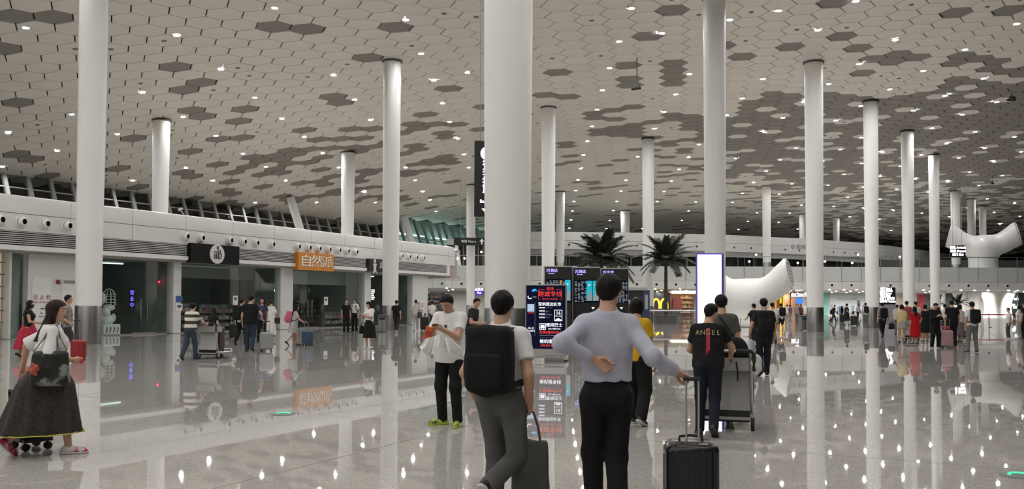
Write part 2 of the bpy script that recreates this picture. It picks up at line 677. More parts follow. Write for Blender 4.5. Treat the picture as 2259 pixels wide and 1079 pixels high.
# vertices of a hexagon whose flat sides face the lattice neighbours at THETA+30+60k degrees
hm_w = hexmesh(RV, 0.0, .09)
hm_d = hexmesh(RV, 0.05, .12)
def mesh_of(mb_, m):
    me = mb_.mesh('ceiling_panel')
    bm = bmesh.new(); bm.from_mesh(me)
    bmesh.ops.recalc_face_normals(bm, faces=bm.faces)
    bm.normal_update()
    # open shell: the big face must look down
    big = max(bm.faces, key=lambda f: f.calc_area())
    if big.normal.z > 0:
        bmesh.ops.reverse_faces(bm, faces=bm.faces)
    bm.to_mesh(me); bm.free()
    me.materials.append(m)
    return me
me_w, me_d = mesh_of(hm_w, M_PANEL), mesh_of(hm_d, M_MESH)
rest = MB()
holes = MB()
for idx, (area, x, y, dk, rv, gp) in enumerate(hexes):
    q_ = gp - 1
    M = ceil_frame(x, y) @ Matrix(((1 + q_ * NV.x * NV.x, q_ * NV.x * NV.y, 0, 0), (q_ * NV.x * NV.y, 1 + q_ * NV.y * NV.y, 0, 0), (0, 0, 1, 0), (0, 0, 0, 1)))
    if idx < 300:
        me = (me_d if dk else me_w).copy()
        M3 = M.copy(); M3.translation = (0, 0, 0); me.transform(M3)
        o = bpy.data.objects.new('ceiling_panel', me)
        COL.objects.link(o); o.parent = ceiling; o.location = M.translation
        if dk: o['label'] = 'darker mesh panel'
    else:
        h = hm_d if dk else hm_w
        rest.add([M @ Vector(v) for v in h.v], h.f, 1 if dk else 0)
    if not dk and rv < .06 and y > 30 and hex_of(Vector((x, y, 0))) not in lit_hex:
        holes.lathe([(.13, -.012), (.12, -.03), (.05, -.035)], 10, 0, M=M)
o = rest.build('ceiling_panels', [M_PANEL, M_MESH], ceiling); o['kind'] = 'stuff'
o = holes.build('sprinkler_covers', mat('sprinkler', (.22, .21, .195), .6), ceiling); o['kind'] = 'stuff'

# downlights: a trim ring with a glowing lens
lm = MB()
lm.lathe([(.20, .0), (.20, -.03), (.155, -.045), (.150, -.02)], 14, 0, caps=False)
lm.lathe([(.150, -.024), (.09, -.038), (.02, -.042)], 14, 1)
lamp_me = lm.mesh('downlight')
lamp_me.materials.append(M_WHITE); lamp_me.materials.append(M_LAMP)
def place_lamp(p):
    M = ceil_frame(p.x, p.y)
    o = bpy.data.objects.new('downlight', lamp_me)
    COL.objects.link(o); o.matrix_world = M
    tag(o, 'small round recessed downlight glowing cold white in the hexagon panel ceiling', 'light', 'downlights in the panel ceiling')
for p in lights:
    place_lamp(p)
for s in range(-30, 44, 7):
    for n in range(-64, 8, 7):
        p = SN(s + 1.5 * ((n // 7) % 2), n)
        if XR[0] + 3 < p.x < XR[1] and -25 < p.y < 36:
            p.z = ceil_z(p.x, p.y)
            px, py = proj(p) if p.y > 3 else (0, -999)
            if p.y < 20 or py < -15 or px < -30 or px > 2290:
                place_lamp(p)

# enclosing walls that keep the light in (the hall goes on behind the camera)
mb = MB(); mb.box((-75, -30.5, 0), (110, -30, 17)); struct(mb.build('wall_back', M_OFFW))
mb = MB(); mb.box((109.5, -30, 0), (110, 215, 17)); struct(mb.build('wall_right', M_OFFW))
mb = MB(); mb.box((-75, 214.5, 0), (110, 215, 17)); struct(mb.build('wall_far', M_GREY))

# ------------------------------------------------------------------ columns
def column(px, base_y, Y, r, label, z0=0.0, steel=True, taper=1.13, top=None, lean=None):
    g = atY(px, 660, Y)
    x, y = g.x, g.y
    zt = ceil_z(x, y) if top is None else top
    t = thing('column', label, 'column', Matrix.Translation((x, y, z0)))
    hs = 1.43 if steel else 0.0
    mb = MB()
    nseg = 10
    prof = []
    for k in range(nseg + 1):
        z = hs + (zt - z0 - hs - .02) * k / nseg
        prof.append((r * (1 + (taper - 1) * (k / nseg)), z))
    mb.lathe(prof, 40)
    mb.build('shaft', M_COLUMN, t, smooth=True)
    if steel:
        mb = MB(); mb.lathe([(r * 1.012, 0), (r * 1.012, hs - .02), (r * 1.0, hs)], 40)
        mb.build('steel_base', M_STEEL, t, smooth=True)
    if top is None:
        q = r * taper
        mb = MB(); mb.lathe([(q * 1.0, -.34), (q * 1.14, -.33), (q * 1.14, -.25), (q * 1.0, -.24)], 40, c=(0, 0, zt - z0 + .24))
        mb.build('collar', M_DGREY, t, smooth=True)
    return t

column(195, 759, 32.4, .455, 'tall white column with steel base beside the fire hydrant wall')
column(1119, 790, 25.3, .665, 'widest white column, right behind the lit bus poster')
column(861, 732, 50.8, .465, 'white column in front of the shop with the small dark logo sign')
column(1209, 720, 62.8, .455, 'white column rising behind the flight information screens')
column(1578, 745, 40.0, .465, 'white column behind the blank glowing light box')
column(1798, 728, 50.8, .475, 'white column with steel base beside the horn-shaped white sculpture and grey bin')
column(1924, 722, 60.6, .44, 'white column just left of the tall bright text board')
column(2005, 715, 71.0, .44, 'white column just right of the tall bright text board')
column(2063, 708, 82.0, .42, 'white column between the text board and the red belt barrier')
column(1430, 710, 74.6, .46, 'white column directly behind the right palm tree')
column(1038, 700, 95.0, .45, 'thin white column left of the widest column, by the hanging arrow sign')
column(1692, 0, 104.0, .46, 'thin white column standing on the balcony above the horn sculpture', z0=5.3)
column(1236, 0, 106.0, .48, 'thin white column standing on the balcony left of the left palm', z0=5.3)
column(2110, 0, 108.0, .50, 'white column on the balcony left of the raised horn sculpture', z0=5.3)
column(2145, 0, 116.0, .47, 'white column on the balcony behind the middle of the raised horn sculpture', z0=5.3)
column(2170, 0, 124.0, .42, 'white column on the balcony behind the right arm of the raised horn sculpture', z0=5.3)
column(350, 0, 60.5, .52, 'white column rising from the shop roof behind the left end of the row', z0=6.0, steel=False)
column(765, 0, 75.0, .53, 'white column rising from the shop roof above the orange sign', z0=6.0, steel=False)
column(1379, 0, 128.0, .62, 'short thick white column on the far curved roof above the palms', z0=11.0, steel=False)
column(1772, 0, 136.0, .50, 'short white column on the far curved roof left of the column by the grey bin', z0=10.6, steel=False)
column(1846, 0, 140.0, .46, 'short white column on the far curved roof between two tall columns', z0=10.6, steel=False)
# ------------------------------------------------------------------ smooth bodies (distance fields turned into one continuous surface)
def V3(*a):
    return np.array(a, dtype=np.float32)


def d_cap(P, a, b, ra, rb=None):
    rb = ra if rb is None else rb
    a = np.asarray(a, np.float32); b = np.asarray(b, np.float32)
    ba = b - a
    q = P - a
    t = np.clip((q @ ba) / max(float(ba @ ba), 1e-9), 0, 1)
    return np.sqrt(((q - t[:, None] * ba) ** 2).sum(1)) - (ra + t * (rb - ra))


def d_ell(P, c, r, M=None):
    q = P - np.asarray(c, np.float32)
    if M is not None:
        q = q @ M            # columns of M are the local axes
    r = np.asarray(r, np.float32)
    k0 = np.sqrt(((q / r) ** 2).sum(1)) + 1e-6
    k1 = np.sqrt(((q / (r * r)) ** 2).sum(1)) + 1e-6
    return k0 * (k0 - 1) / k1


def d_box(P, c, h, r, M=None):
    q = P - np.asarray(c, np.float32)
    if M is not None:
        q = q @ M
    q = np.abs(q) - (np.asarray(h, np.float32) - r)
    return np.sqrt((np.maximum(q, 0) ** 2).sum(1)) + np.minimum(q.max(1), 0) - r


def smin(a, b, k):
    h = np.clip(.5 + .5 * (b - a) / k, 0, 1)
    return b + (a - b) * h - k * h * (1 - h)


def surface(fn, lo, hi, res):
    """surface nets: vertices and quads of fn(P) = 0"""
    lo = np.asarray(lo, np.float32) - res * 1.5; hi = np.asarray(hi, np.float32) + res * 1.5
    n = np.maximum(np.ceil((hi - lo) / res).astype(int) + 1, 3)
    ax = [lo[i] + res * np.arange(n[i], dtype=np.float32) for i in range(3)]
    G = np.stack(np.meshgrid(*ax, indexing='ij'), -1).reshape(-1, 3)
    f = fn(G).reshape(n).astype(np.float32)
    f[0] = f[-1] = 1; f[:, 0] = f[:, -1] = 1; f[:, :, 0] = f[:, :, -1] = 1
    ins = f < 0
    c = [ins[i:n[0] - 1 + i, j:n[1] - 1 + j, k:n[2] - 1 + k] for i in (0, 1) for j in (0, 1) for k in (0, 1)]
    sm = sum(x.astype(np.int8) for x in c)
    act = (sm > 0) & (sm < 8)
    ids = -np.ones(act.shape, np.int64)
    idx = np.argwhere(act)
    if len(idx) == 0:
        return np.zeros((0, 3)), np.zeros((0, 4), int)
    ids[act] = np.arange(len(idx))
    acc = np.zeros((len(idx), 3), np.float32); cnt = np.zeros(len(idx), np.float32)
    for axis in range(3):
        o1, o2 = [i for i in range(3) if i != axis]
        for u in (0, 1):
            for v in (0, 1):
                p = idx.copy(); p[:, o1] += u; p[:, o2] += v
                q = p.copy(); q[:, axis] += 1
                fa = f[p[:, 0], p[:, 1], p[:, 2]]; fb = f[q[:, 0], q[:, 1], q[:, 2]]
                x = (fa < 0) != (fb < 0)
                t = np.where(x, fa / np.where(x, fa - fb, 1), 0)
                pos = p.astype(np.float32); pos[:, axis] += t
                acc += np.where(x[:, None], pos, 0); cnt += x
    V = lo + res * acc / np.maximum(cnt, 1)[:, None]
    quads = []
    for axis in range(3):
        o1, o2 = [(1, 2), (2, 0), (0, 1)][axis]
        sl = [slice(None)] * 3; sl2 = [slice(None)] * 3
        sl[axis] = slice(0, n[axis] - 1); sl2[axis] = slice(1, n[axis])
        a = ins[tuple(sl)]; b = ins[tuple(sl2)]
        e = np.argwhere(a != b)
        e = e[(e[:, o1] > 0) & (e[:, o2] > 0) & (e[:, o1] < n[o1] - 1) & (e[:, o2] < n[o2] - 1)]
        if len(e) == 0:
            continue
        flip = a[e[:, 0], e[:, 1], e[:, 2]]
        def cell(du, dv):
            p = e.copy(); p[:, o1] -= du; p[:, o2] -= dv
            return ids[p[:, 0], p[:, 1], p[:, 2]]
        q = np.stack([cell(0, 0), cell(1, 0), cell(1, 1), cell(0, 1)], 1)
        q[~flip] = q[~flip][:, ::-1]
        quads.append(q)
    return V, np.concatenate(quads)


def mesh_from(name, parts):
    """several (V, quads) joined into one mesh"""
    vs = []; fs = []; o = 0
    for V, Q in parts:
        if len(V) == 0:
            continue
        vs.append(V); fs.append(Q + o); o += len(V)
    me = bpy.data.meshes.new(name)
    if not vs:
        return me
    V = np.concatenate(vs); Q = np.concatenate(fs)
    me.vertices.add(len(V)); me.vertices.foreach_set('co', V.astype(np.float32).ravel())
    me.loops.add(Q.size); me.loops.foreach_set('vertex_index', Q.astype(np.int32).ravel())
    me.polygons.add(len(Q)); me.polygons.foreach_set('loop_start', np.arange(0, Q.size, 4, dtype=np.int32))
    me.update(calc_edges=True)
    me.shade_smooth()
    return me


def blob(name, fn, lo, hi, res, m, parent=None, label=None, mw=None):
    me = mesh_from(name, [surface(fn, lo, hi, res)])
    o = link(name, me, m, parent, mw)
    if label: o['label'] = label
    return o


def rotv(v, ax, ang):
    return np.array(Matrix.Rotation(ang, 3, ax) @ Vector(v), dtype=np.float32)


def ik(a, t, l1, l2, pole):
    """middle joint of a two-bone limb from a to t, bent towards pole; returns (mid, end)"""
    a = np.asarray(a, float); t = np.asarray(t, float)
    d = t - a; L = np.linalg.norm(d)
    mx = (l1 + l2) * .998
    if L > mx:
        d = d / L * mx; t = a + d; L = mx
    L = max(L, abs(l1 - l2) + .01)
    u = d / np.linalg.norm(d)
    x = (l1 * l1 - l2 * l2 + L * L) / (2 * L)
    h = math.sqrt(max(l1 * l1 - x * x, 0))
    p = np.asarray(pole, float); p = p - u * (p @ u)
    p = p / max(np.linalg.norm(p), 1e-6)
    return (a + u * x + p * h).astype(np.float32), t.astype(np.float32)


SKIN = {}
def skin(tone):
    k = 'skin_%d' % int(tone * 100)
    if k not in SKIN:
        c = (.48 * tone, .285 * tone, .19 * tone)
        m = noisy(k, c, tuple(x * 1.08 for x in c), 9, rough=.5)
        m.node_tree.nodes['Principled BSDF'].inputs['Subsurface Weight'].default_value = .08
        SKIN[k] = m
    return SKIN[k]


M_HAIR = noisy('hair_black', (.004, .0035, .0035), (.010, .008, .008), 60, rough=.6, bump=.5, stretch=(1, 1, .15), spec=.2)
M_HAIRB = noisy('hair_brown', (.013, .008, .007), (.028, .017, .014), 60, rough=.6, bump=.5, stretch=(1, 1, .15), spec=.2)
M_EYE = mat('eye_white', (.7, .68, .65), .2)
M_IRIS = mat('iris', (.015, .01, .008), .15)
M_LIP = mat('lips', (.36, .13, .11), .45)
PEOPLE = []


def folds(P, seed, amp, H=1.7):
    r = np.random.RandomState(seed)
    s = np.zeros(len(P), np.float32)
    for k in range(4):
        w = r.randn(3) * (9 + 7 * k); w[2] *= .8
        s += np.sin(P @ w.astype(np.float32) + r.rand() * 6.3) / (1 + .6 * k)
    return s * amp


def person(label, loc, az, H=1.7, female=False, bulk=1.0, tone=1.0, res=.014, seed=1, group=None,
           lean=0.0, side=0.0, twist=0.0, lf=(-.055, 0, 0, 0), rf=(.055, 0, 0, 0), lh=None, rh=None, lp=(-.5, -1, -.4), rp=(.5, -1, -.4),
           head=(0, 0), hair='short', hairm=None, top=('tee', (.8, .8, .78)), bottom=('trousers', (.03, .03, .035)), shoes=((.03, .03, .03), (.5, .5, .5)),
           curl=(.5, .5), lhd=None, rhd=None, lpalm=None, rpalm=None, crouch=0.0, belt=None, mask=False, glasses=False, kneef=(0, 1, 0)):
    """feet: (x, y, lift, toe pitch deg); hands: wrist position in units of height; az: facing, degrees clockwise from +Y"""
    root_mw = frame(loc, az)
    h = H
    f4 = lambda *a: np.array(a, np.float32) * h
    B = bulk
    near = res < .016
    # ---- legs and pelvis
    LEG = .245
    ank = {}
    for sgn, ft in ((-1, lf), (1, rf)):
        ank[sgn] = f4(ft[0], ft[1], .043 + ft[2])
    hx = .052 if not female else .054
    hz = 9
    for sgn in (-1, 1):
        dx = ank[sgn][0] / h - sgn * hx; dy = ank[sgn][1] / h
        hz = min(hz, ank[sgn][2] / h + math.sqrt(max((2 * LEG * .992) ** 2 - dx * dx - dy * dy, .05)))
    hz = min(hz, .535) - crouch
    hip = f4(0, 0, hz)
    t = Vector((0, 0, 1)); t.rotate(Euler((-R(lean), R(side), 0)))
    tv = np.array(t, np.float32)
    fwd = Vector((0, 1, 0)); fwd.rotate(Euler((-R(lean), R(side), 0)))
    Mt = Matrix.Rotation(-R(twist), 3, t)
    xr = np.array(Mt @ Vector((1, 0, 0)), np.float32)
    xr = xr - tv * (xr @ tv); xr /= np.linalg.norm(xr)
    fv = np.cross(tv, xr)
    T = np.stack([xr, fv, tv], 1)                     # torso axes as columns
    hipsx = np.array([1, 0, 0], np.float32)
    tp = lambda x, y, z: hip + (T @ np.array([x, y, z], np.float32)) * h
    hips = {s: hip + hipsx * s * hx * h for s in (-1, 1)}
    knees = {}; feet = {-1: lf, 1: rf}
    for s in (-1, 1):
        knees[s], ank[s] = ik(hips[s], ank[s], LEG * h, LEG * h, kneef)
    sw = (.099 if not female else .085) * (1 + (B - 1) * .5)
    sh = {s: tp(s * sw, -.004, .272) for s in (-1, 1)}
    nb = tp(0, -.008, .305)
    # ---- head
    u = .0655 * h if not female else .066 * h
    hy, hp = head
    Mh = (Matrix.Rotation(-R(hy), 3, 'Z') @ Matrix.Rotation(-R(hp + lean * .35), 3, 'X'))
    Hm = np.array(Mh, np.float32)
    hc = nb + tv * .045 * h + Hm @ np.array([0, .028, .052], np.float32) * h
    hd = lambda x, y, z: hc + Hm @ (np.array([x, y, z], np.float32) * u)
    # ---- arms
    UA, FA = .172 * h, .148 * h
    el = {}; wr = {}; hdir = {}
    for s, tgt, pole in ((-1, lh, lp), (1, rh, rp)):
        if tgt is None:
            tgt = (s * (sw + .035), .015, hz - .04)
            # hanging arm follows the torso
            a = sh[s]; w_ = a + np.array([s * .03, .02, -.312], np.float32) * h
        else:
            w_ = f4(*tgt)
        el[s], wr[s] = ik(sh[s], w_, UA, FA, pole)
        dflt = wr[s] - el[s]
        hdir[s] = dflt / np.linalg.norm(dflt)
    if lhd is not None: hdir[-1] = np.asarray(lhd, np.float32) / np.linalg.norm(lhd)
    if rhd is not None: hdir[1] = np.asarray(rhd, np.float32) / np.linalg.norm(rhd)
    fb = .94 if female else 1.0

    def torso(P, o=0.0, k=.035):
        o *= h
        d = d_ell(P, tp(0, -.004, .012), (np.array([.096 if not female else .1, .07, .078]) * h * np.array([B, B, 1]) + o), T)
        d = smin(d, d_ell(P, tp(0, .002, .105), np.array([.084 * fb, .062, .1]) * h * np.array([B, B * B, 1]) + o, T), k * h)
        d = smin(d, d_ell(P, tp(0, .0, .2), np.array([.095 * fb, .068, .1]) * h * np.array([B, B, 1]) + o, T), k * h)
        d = smin(d, d_cap(P, sh[-1] - T @ V3(-.016, 0, .006) * h, sh[1] - T @ V3(.016, 0, .006) * h, .030 * h * fb + o), k * h)
        for s in (-1, 1):
            d = smin(d, d_cap(P, nb + T @ V3(s * .022, -.004, -.016) * h, sh[s] + T @ V3(-s * .012, 0, .004) * h, .024 * h + o, .024 * h * fb + o), .025 * h)
        d = smin(d, d_cap(P, nb - tv * .03 * h, nb + tv * .005 * h, .036 * h + o, .029 * h + o), .025 * h)
        if female:
            for s in (-1, 1):
                d = smin(d, d_ell(P, tp(s * .042, .052, .2), np.array([.037, .034, .04]) * h + o, T), .025 * h)
        return d

    def legs(P, s, r0, r1, r2, cut=None):
        d = d_cap(P, hips[s] - tv * .01 * h, knees[s], r0 * h, r1 * h)
        return smin(d, d_cap(P, knees[s], ank[s], r1 * h * .98, r2 * h), .02 * h)

    def arms(P, s, o=0.0):
        d = d_cap(P, sh[s], el[s], (.029 * fb) * h + o, .024 * h * fb + o)
        return smin(d, d_cap(P, el[s], wr[s], .0255 * h * fb + o, .0165 * h + o), .012 * h)

    def headf(P):
        d = d_ell(P, hd(0, -.08, .25), np.array([.68, .82, .74]) * u, Hm)
        d = smin(d, d_ell(P, hd(0, .2, -.32), np.array([.53, .5, .62]) * u, Hm), .25 * u)
        d = smin(d, d_ell(P, hd(0, .46, -.78), np.array([.24, .2, .17]) * u, Hm), .22 * u)
        for s in (-1, 1):
            d = smin(d, d_ell(P, hd(s * .34, .42, -.2), np.array([.16, .16, .14]) * u, Hm), .18 * u)    # cheeks
            d = smin(d, d_cap(P, hd(s * .12, .66, .2), hd(s * .42, .56, .2), .07 * u), .12 * u)           # brow
            e = d_ell(P, hd(s * .70, -.06, -.06), np.array([.075, .17, .27]) * u, Hm)
            d = smin(d, e, .06 * u)
        d = smin(d, d_cap(P, hd(0, .66, .12), hd(0, .82, -.22), .075 * u, .125 * u), .1 * u)
        d = smin(d, d_cap(P, hd(0, -.14, -.5), nb + tv * .0 * h, .46 * u, .52 * u), .22 * u)
        return d

    def body(P):
        d = torso(P)
        for s in (-1, 1):
            d = smin(d, legs(P, s, .05 * B, .031, .021), .03 * h)
            d = smin(d, arms(P, s), .02 * h)
        d = np.minimum(d, 9)
        d = smin(d, headf(P), .02 * h)
        return d

    allp = np.array([ank[-1], ank[1], knees[-1], knees[1], el[-1], el[1], wr[-1], wr[1], hd(0, 0, 1.1), hd(0, 1, 0), hd(0, -1, 0), hip, sh[-1], sh[1]])
    lo = allp.min(0) - .10 * h; hi = allp.max(0) + .10 * h
    lo[2] = min(ank[-1][2], ank[1][2]) - .03 * h; hi[2] = allp[:, 2].max() + .03 * h
    parts = [surface(body, lo, hi, res)]

    # ---- hands: palm, four fingers of different length, a thumb from the side of the palm
    hk = h / 1.72 * (.93 if female else 1)
    hres = .0045 if near else max(.0062, res * .3)
    for s, cu_, pal in ((-1, curl[0], lpalm), (1, curl[1], rpalm)):
        d0 = hdir[s]
        pn = np.asarray(pal if pal is not None else (-s, 0.15, -.1), np.float32)      # palm faces this way
        pn = pn - d0 * (pn @ d0); pn /= max(np.linalg.norm(pn), 1e-5)
        ac = np.cross(d0, pn) * s      # towards the thumb side
        W = wr[s]
        def hp_(a, b, c):
            return W + (d0 * a + ac * b + pn * c) * hk
        caps = []
        th = []
        pl = []
        for i, (off, L) in enumerate(((.030, .072), (.0105, .080), (-.0095, .074), (-.0285, .058))):
            k0 = hp_(.088 - (.006 if i == 3 else 0), off, 0)
            pl.append((hp_(.012, off * .55, 0), k0, .0145 * hk, .0105 * hk))
            ang = .12 + cu_ * 1.0
            p = k0; spl = off * .9
            for seg, fr in enumerate((.45, .31, .24)):
                dirv = d0 * math.cos(ang) + pn * math.sin(ang) + ac * spl
                dirv /= np.linalg.norm(dirv)
                q = p + dirv * L * fr * hk
                caps.append((i, p, q, (.0088 - .0008 * seg) * hk, (.0082 - .0009 * seg) * hk))
                p = q; ang += .15 + cu_ * 1.0
        t0 = hp_(.022, .022, .006); t1 = hp_(.058, .047 - .01 * cu_, .018 + .012 * cu_)
        t2 = hp_(.088, .050 - .03 * cu_, .024 + .02 * cu_); t3 = hp_(.108, .048 - .045 * cu_, .026 + .024 * cu_)
        th = [(t0, t1, .0135 * hk, .0105 * hk), (t1, t2, .0102 * hk, .009 * hk), (t2, t3, .009 * hk, .0075 * hk)]
        def handf(P):
            d = d_cap(P, W - d0 * .05 * hk, W + d0 * .02 * hk, .0168 * h, .0185 * hk * 1.2)
            for a, b, ra, rb in pl:
                d = smin(d, d_cap(P, a, b, ra, rb), .014 * hk)
            fd = {}
            for i, a, b, ra, rb in caps:
                x = d_cap(P, a, b, ra, rb)
                fd[i] = x if i not in fd else smin(fd[i], x, .004 * hk)
            ff = np.minimum(np.minimum(fd[0], fd[1]), np.minimum(fd[2], fd[3]))
            d = smin(d, ff, .005 * hk)
            tt = None
            for a, b, ra, rb in th:
                x = d_cap(P, a, b, ra, rb)
                tt = x if tt is None else smin(tt, x, .006 * hk)
            return smin(d, tt, .007 * hk)
        pts = np.array([c[1] for c in caps] + [c[2] for c in caps] + [t1, t2, t3, W - d0 * .05 * hk, W])
        parts.append(surface(handf, pts.min(0) - .024 * hk, pts.max(0) + .024 * hk, hres))
    me = mesh_from('person', parts)
    root = link('person', me, skin(tone))
    root.matrix_world = root_mw
    tag(root, label, 'person', group)

    # ---- face pieces
    if near:
        mbe = MB(); mbi = MB()
        for s in (-1, 1):
            c = hd(s * .27, .565, .06)
            bm = bmesh.new(); bmesh.ops.create_uvsphere(bm, u_segments=10, v_segments=7, radius=.115 * u)
            mbe.add([Vector(v.co) + Vector(c) for v in bm.verts], [tuple(x.index for x in f.verts) for f in bm.faces])
            c = hd(s * .27, .65, .055)
            mbi.add([Vector(v.co) * .52 + Vector(c) for v in bm.verts], [tuple(x.index for x in f.verts) for f in bm.faces])
            bm.free()
        e = mbe.build('eyes', M_EYE, root, smooth=True)
        mbi.build('irises', M_IRIS, e, smooth=True)
        mbb = MB()
        for s in (-1, 1):
            mbb.tube([hd(s * .13, .73, .27), hd(s * .28, .72, .32), hd(s * .46, .60, .27)], [.02 * u, .035 * u, .015 * u], 6)
        mbb.build('eyebrows', M_HAIR, root, smooth=True)
        blob('lips', lambda P: smin(d_ell(P, hd(0, .655, -.47), np.array([.2, .06, .045]) * u, Hm), d_ell(P, hd(0, .655, -.56), np.array([.17, .065, .05]) * u, Hm), .03 * u),
             hc - u, hc + u, .004, M_LIP, root)
    if mask:
        blob('face_mask', lambda P: np.maximum(np.maximum(headf(P) - .05 * u, ((P - hc) @ Hm)[:, 2] - .0 * u), .1 * u - ((P - hc) @ Hm)[:, 1]), hc - 1.2 * u, hc + 1.2 * u, max(res * .7, .008),
             mat('mask_black', (.02, .02, .022), .8), root)
    if glasses:
        g = MB()
        for s in (-1, 1):
            ring = [hd(s * .29 + .2 * math.cos(a), .78, .05 + .15 * math.sin(a)) for a in [2 * PI * k / 12 for k in range(13)]]
            g.tube(ring, .018 * u, 5)
            g.tube([hd(s * .5, .76, .1), hd(s * .72, .5, .1), hd(s * .76, -.05, .08)], .02 * u, 5)
        g.build('glasses', M_BLACK, root)

    # ---- hair
    hm = hairm or M_HAIR
    ys = [-1.0, -.45, -.12, .12, .38, .6, .9]
    zs = {'short': [-.62, -.55, -.02, .08, .50, .62, .72], 'bob': [-.9, -.9, -.9, -.5, .42, .6, .7],
          'long': [-3, -3, -3, -.6, .4, .58, .7], 'tail': [-.5, -.42, .0, .15, .45, .58, .7]}.get(hair)
    if hair != 'none':
        hres2 = max(res * .75, .0085)
        def hairf(P):
            L = (P - hc) @ Hm
            thick = .11 if hair == 'short' else .15
            d = d_ell(P, hd(0, -.08, .27), np.array([.68 + thick, .82 + thick, .74 + thick]) * u, Hm)
            if hair == 'short':
                d = smin(d, d_ell(P, hd(0, -.42, -.2), np.array([.5, .4, .5]) * u, Hm), .2 * u)
            if hair == 'bob':
                d = smin(d, d_ell(P, hd(0, -.2, -.35), np.array([.8, .68, .65]) * u, Hm), .3 * u)
            if hair == 'long':
                d = smin(d, d_ell(P, hd(0, -.22, -.3), np.array([.82, .66, .8]) * u, Hm), .3 * u)
                bk = tp(0, -.075, .2); 
                d = smin(d, d_cap(P, hd(0, -.35, -.6), bk, .62 * u, .42 * u), .3 * u)
                for s in (-1, 1):
                    d = smin(d, d_cap(P, hd(s * .5, -.1, -.3), tp(s * .035, -.07, .19), .3 * u, .22 * u), .2 * u)
                    d = smin(d, d_cap(P, hd(s * .62, .05, -.2), tp(s * .062, .035, .235), .2 * u, .14 * u), .15 * u)
            if hair == 'tail':
                d = smin(d, d_cap(P, hd(0, -.95, .2), hd(0, -1.15, -.6), .26 * u, .2 * u), .1 * u)
                d = smin(d, d_cap(P, hd(0, -1.15, -.6), tp(0, -.095, .24), .2 * u, .08 * u), .1 * u)
            zc = np.interp(L[:, 1] / u, ys, zs).astype(np.float32) * u
            d = np.maximum(d, (zc - L[:, 2]) * .6)
            w = 55 / u * .0655 * 1.7 * .1 * 10
            d += np.sin(L[:, 0] * w * 1.3 + L[:, 1] * 30) * np.sin(L[:, 1] * w + L[:, 2] * 40) * .0022
            return d
        l2 = hc - 1.5 * u; h2 = hc + 1.4 * u
        if hair in ('long', 'tail'):
            l2 = np.minimum(l2, tp(-.12, -.16, .14)); h2 = np.maximum(h2, tp(.12, .1, .2))
        blob('hair', hairf, l2, h2, hres2, hm, root)

    # ---- clothes
    def above(P, c, n, v=0):       # positive on the far side of plane through c with normal n
        return (P - np.asarray(c, np.float32)) @ np.asarray(n, np.float32) - v
    cres = res * 1.0
    kind, tcol = top[0], top[1]
    tm = tcol if isinstance(tcol, bpy.types.Material) else cloth('fabric_%02d_%02d_%02d' % tuple(int(x * 99) for x in tcol), tcol)
    opt = top[2] if len(top) > 2 else {}
    if kind != 'none':
        sl = opt.get('sleeve', {'tee': .62, 'shirt': 1.95, 'polo': .62, 'dress': .45, 'vest': 0}.get(kind, .62))
        hem = opt.get('hem', {'tee': -.035, 'shirt': .05, 'polo': .05, 'dress': -.25}.get(kind, -.03))
        loose = opt.get('loose', .008)
        flare = opt.get('flare', 0)
        def topf(P):
            d = torso(P, loose, .045)
            if hem < 0:
                # cloth hanging straight from chest to hem
                q = (P - hip) @ T / h
                rr = np.array([.098 * fb * B + loose + flare * .5, .068 * B + loose + flare * .5])
                zz = np.clip((.16 - q[:, 2]) / .2, 0, 3)
                rx = rr[0] + flare * zz; ry = rr[1] + flare * zz
                e = (np.sqrt((q[:, 0] / rx) ** 2 + (q[:, 1] / ry) ** 2) - 1) * ry * h
                e = np.maximum(e, (q[:, 2] - .17) * h)
                d = smin(d, e, .03 * h)
            for s in (-1, 1):
                if sl <= 0: continue
                ro = opt.get('sw', .038 if sl < 1 else .033) * h
                a = sh[s]
                if sl <= 1:
                    b = a + (el[s] - a) * sl
                    dirv = (el[s] - a) / np.linalg.norm(el[s] - a)
                    x = d_cap(P, a - (T @ V3(s * .004, 0, .003)) * h, b, .0365 * h * fb, ro)
                    x = np.maximum(x, above(P, b, dirv))
                else:
                    fr = sl - 1
                    b = el[s] + (wr[s] - el[s]) * fr
                    dirv = (wr[s] - el[s]) / np.linalg.norm(wr[s] - el[s])
                    x = d_cap(P, a - (T @ V3(s * .006, 0, .003)) * h, el[s], .036 * h, ro)
                    y = d_cap(P, el[s], b, ro, ro * .72)
                    y = np.maximum(y, above(P, b, dirv))
                    x = smin(x, y, .015 * h)
                d = smin(d, x, .022 * h)
            # hem and neckline
            d = np.maximum(d, -((P - hip) @ tv) + hem * h)
            if kind in ('shirt', 'polo'):
                cn = (tv - fv * .35) / 1.06
                cl_ = np.maximum(d_cap(P, nb - tv * .01 * h - fv * .002 * h, hc - tv * .02 * h, .043 * h, .041 * h), above(P, nb + tv * .030 * h, cn))
                d = np.maximum(d, above(P, nb + tv * .030 * h, cn))
                d = smin(d, cl_, .006 * h)
            else:
                d = np.maximum(d, -(d_ell(P, nb + tv * .012 * h + fv * .012 * h, np.array([.043, .045, .022]) * h, T)))
                d = np.maximum(d, above(P, nb + tv * .012 * h, tv))
            fo = opt.get('fold', 1)
            q = (P - hip) @ T / h
            # drag lines running down from the shoulders and gathering at the waist
            dr = np.sin(q[:, 0] * 95 + np.sin(q[:, 2] * 31 + seed) * 1.6 + q[:, 1] * 40) * np.exp(-((q[:, 2] - .07) / .09) ** 2)
            return d + folds(P, seed, .0022 * fo) + dr * .0024 * fo
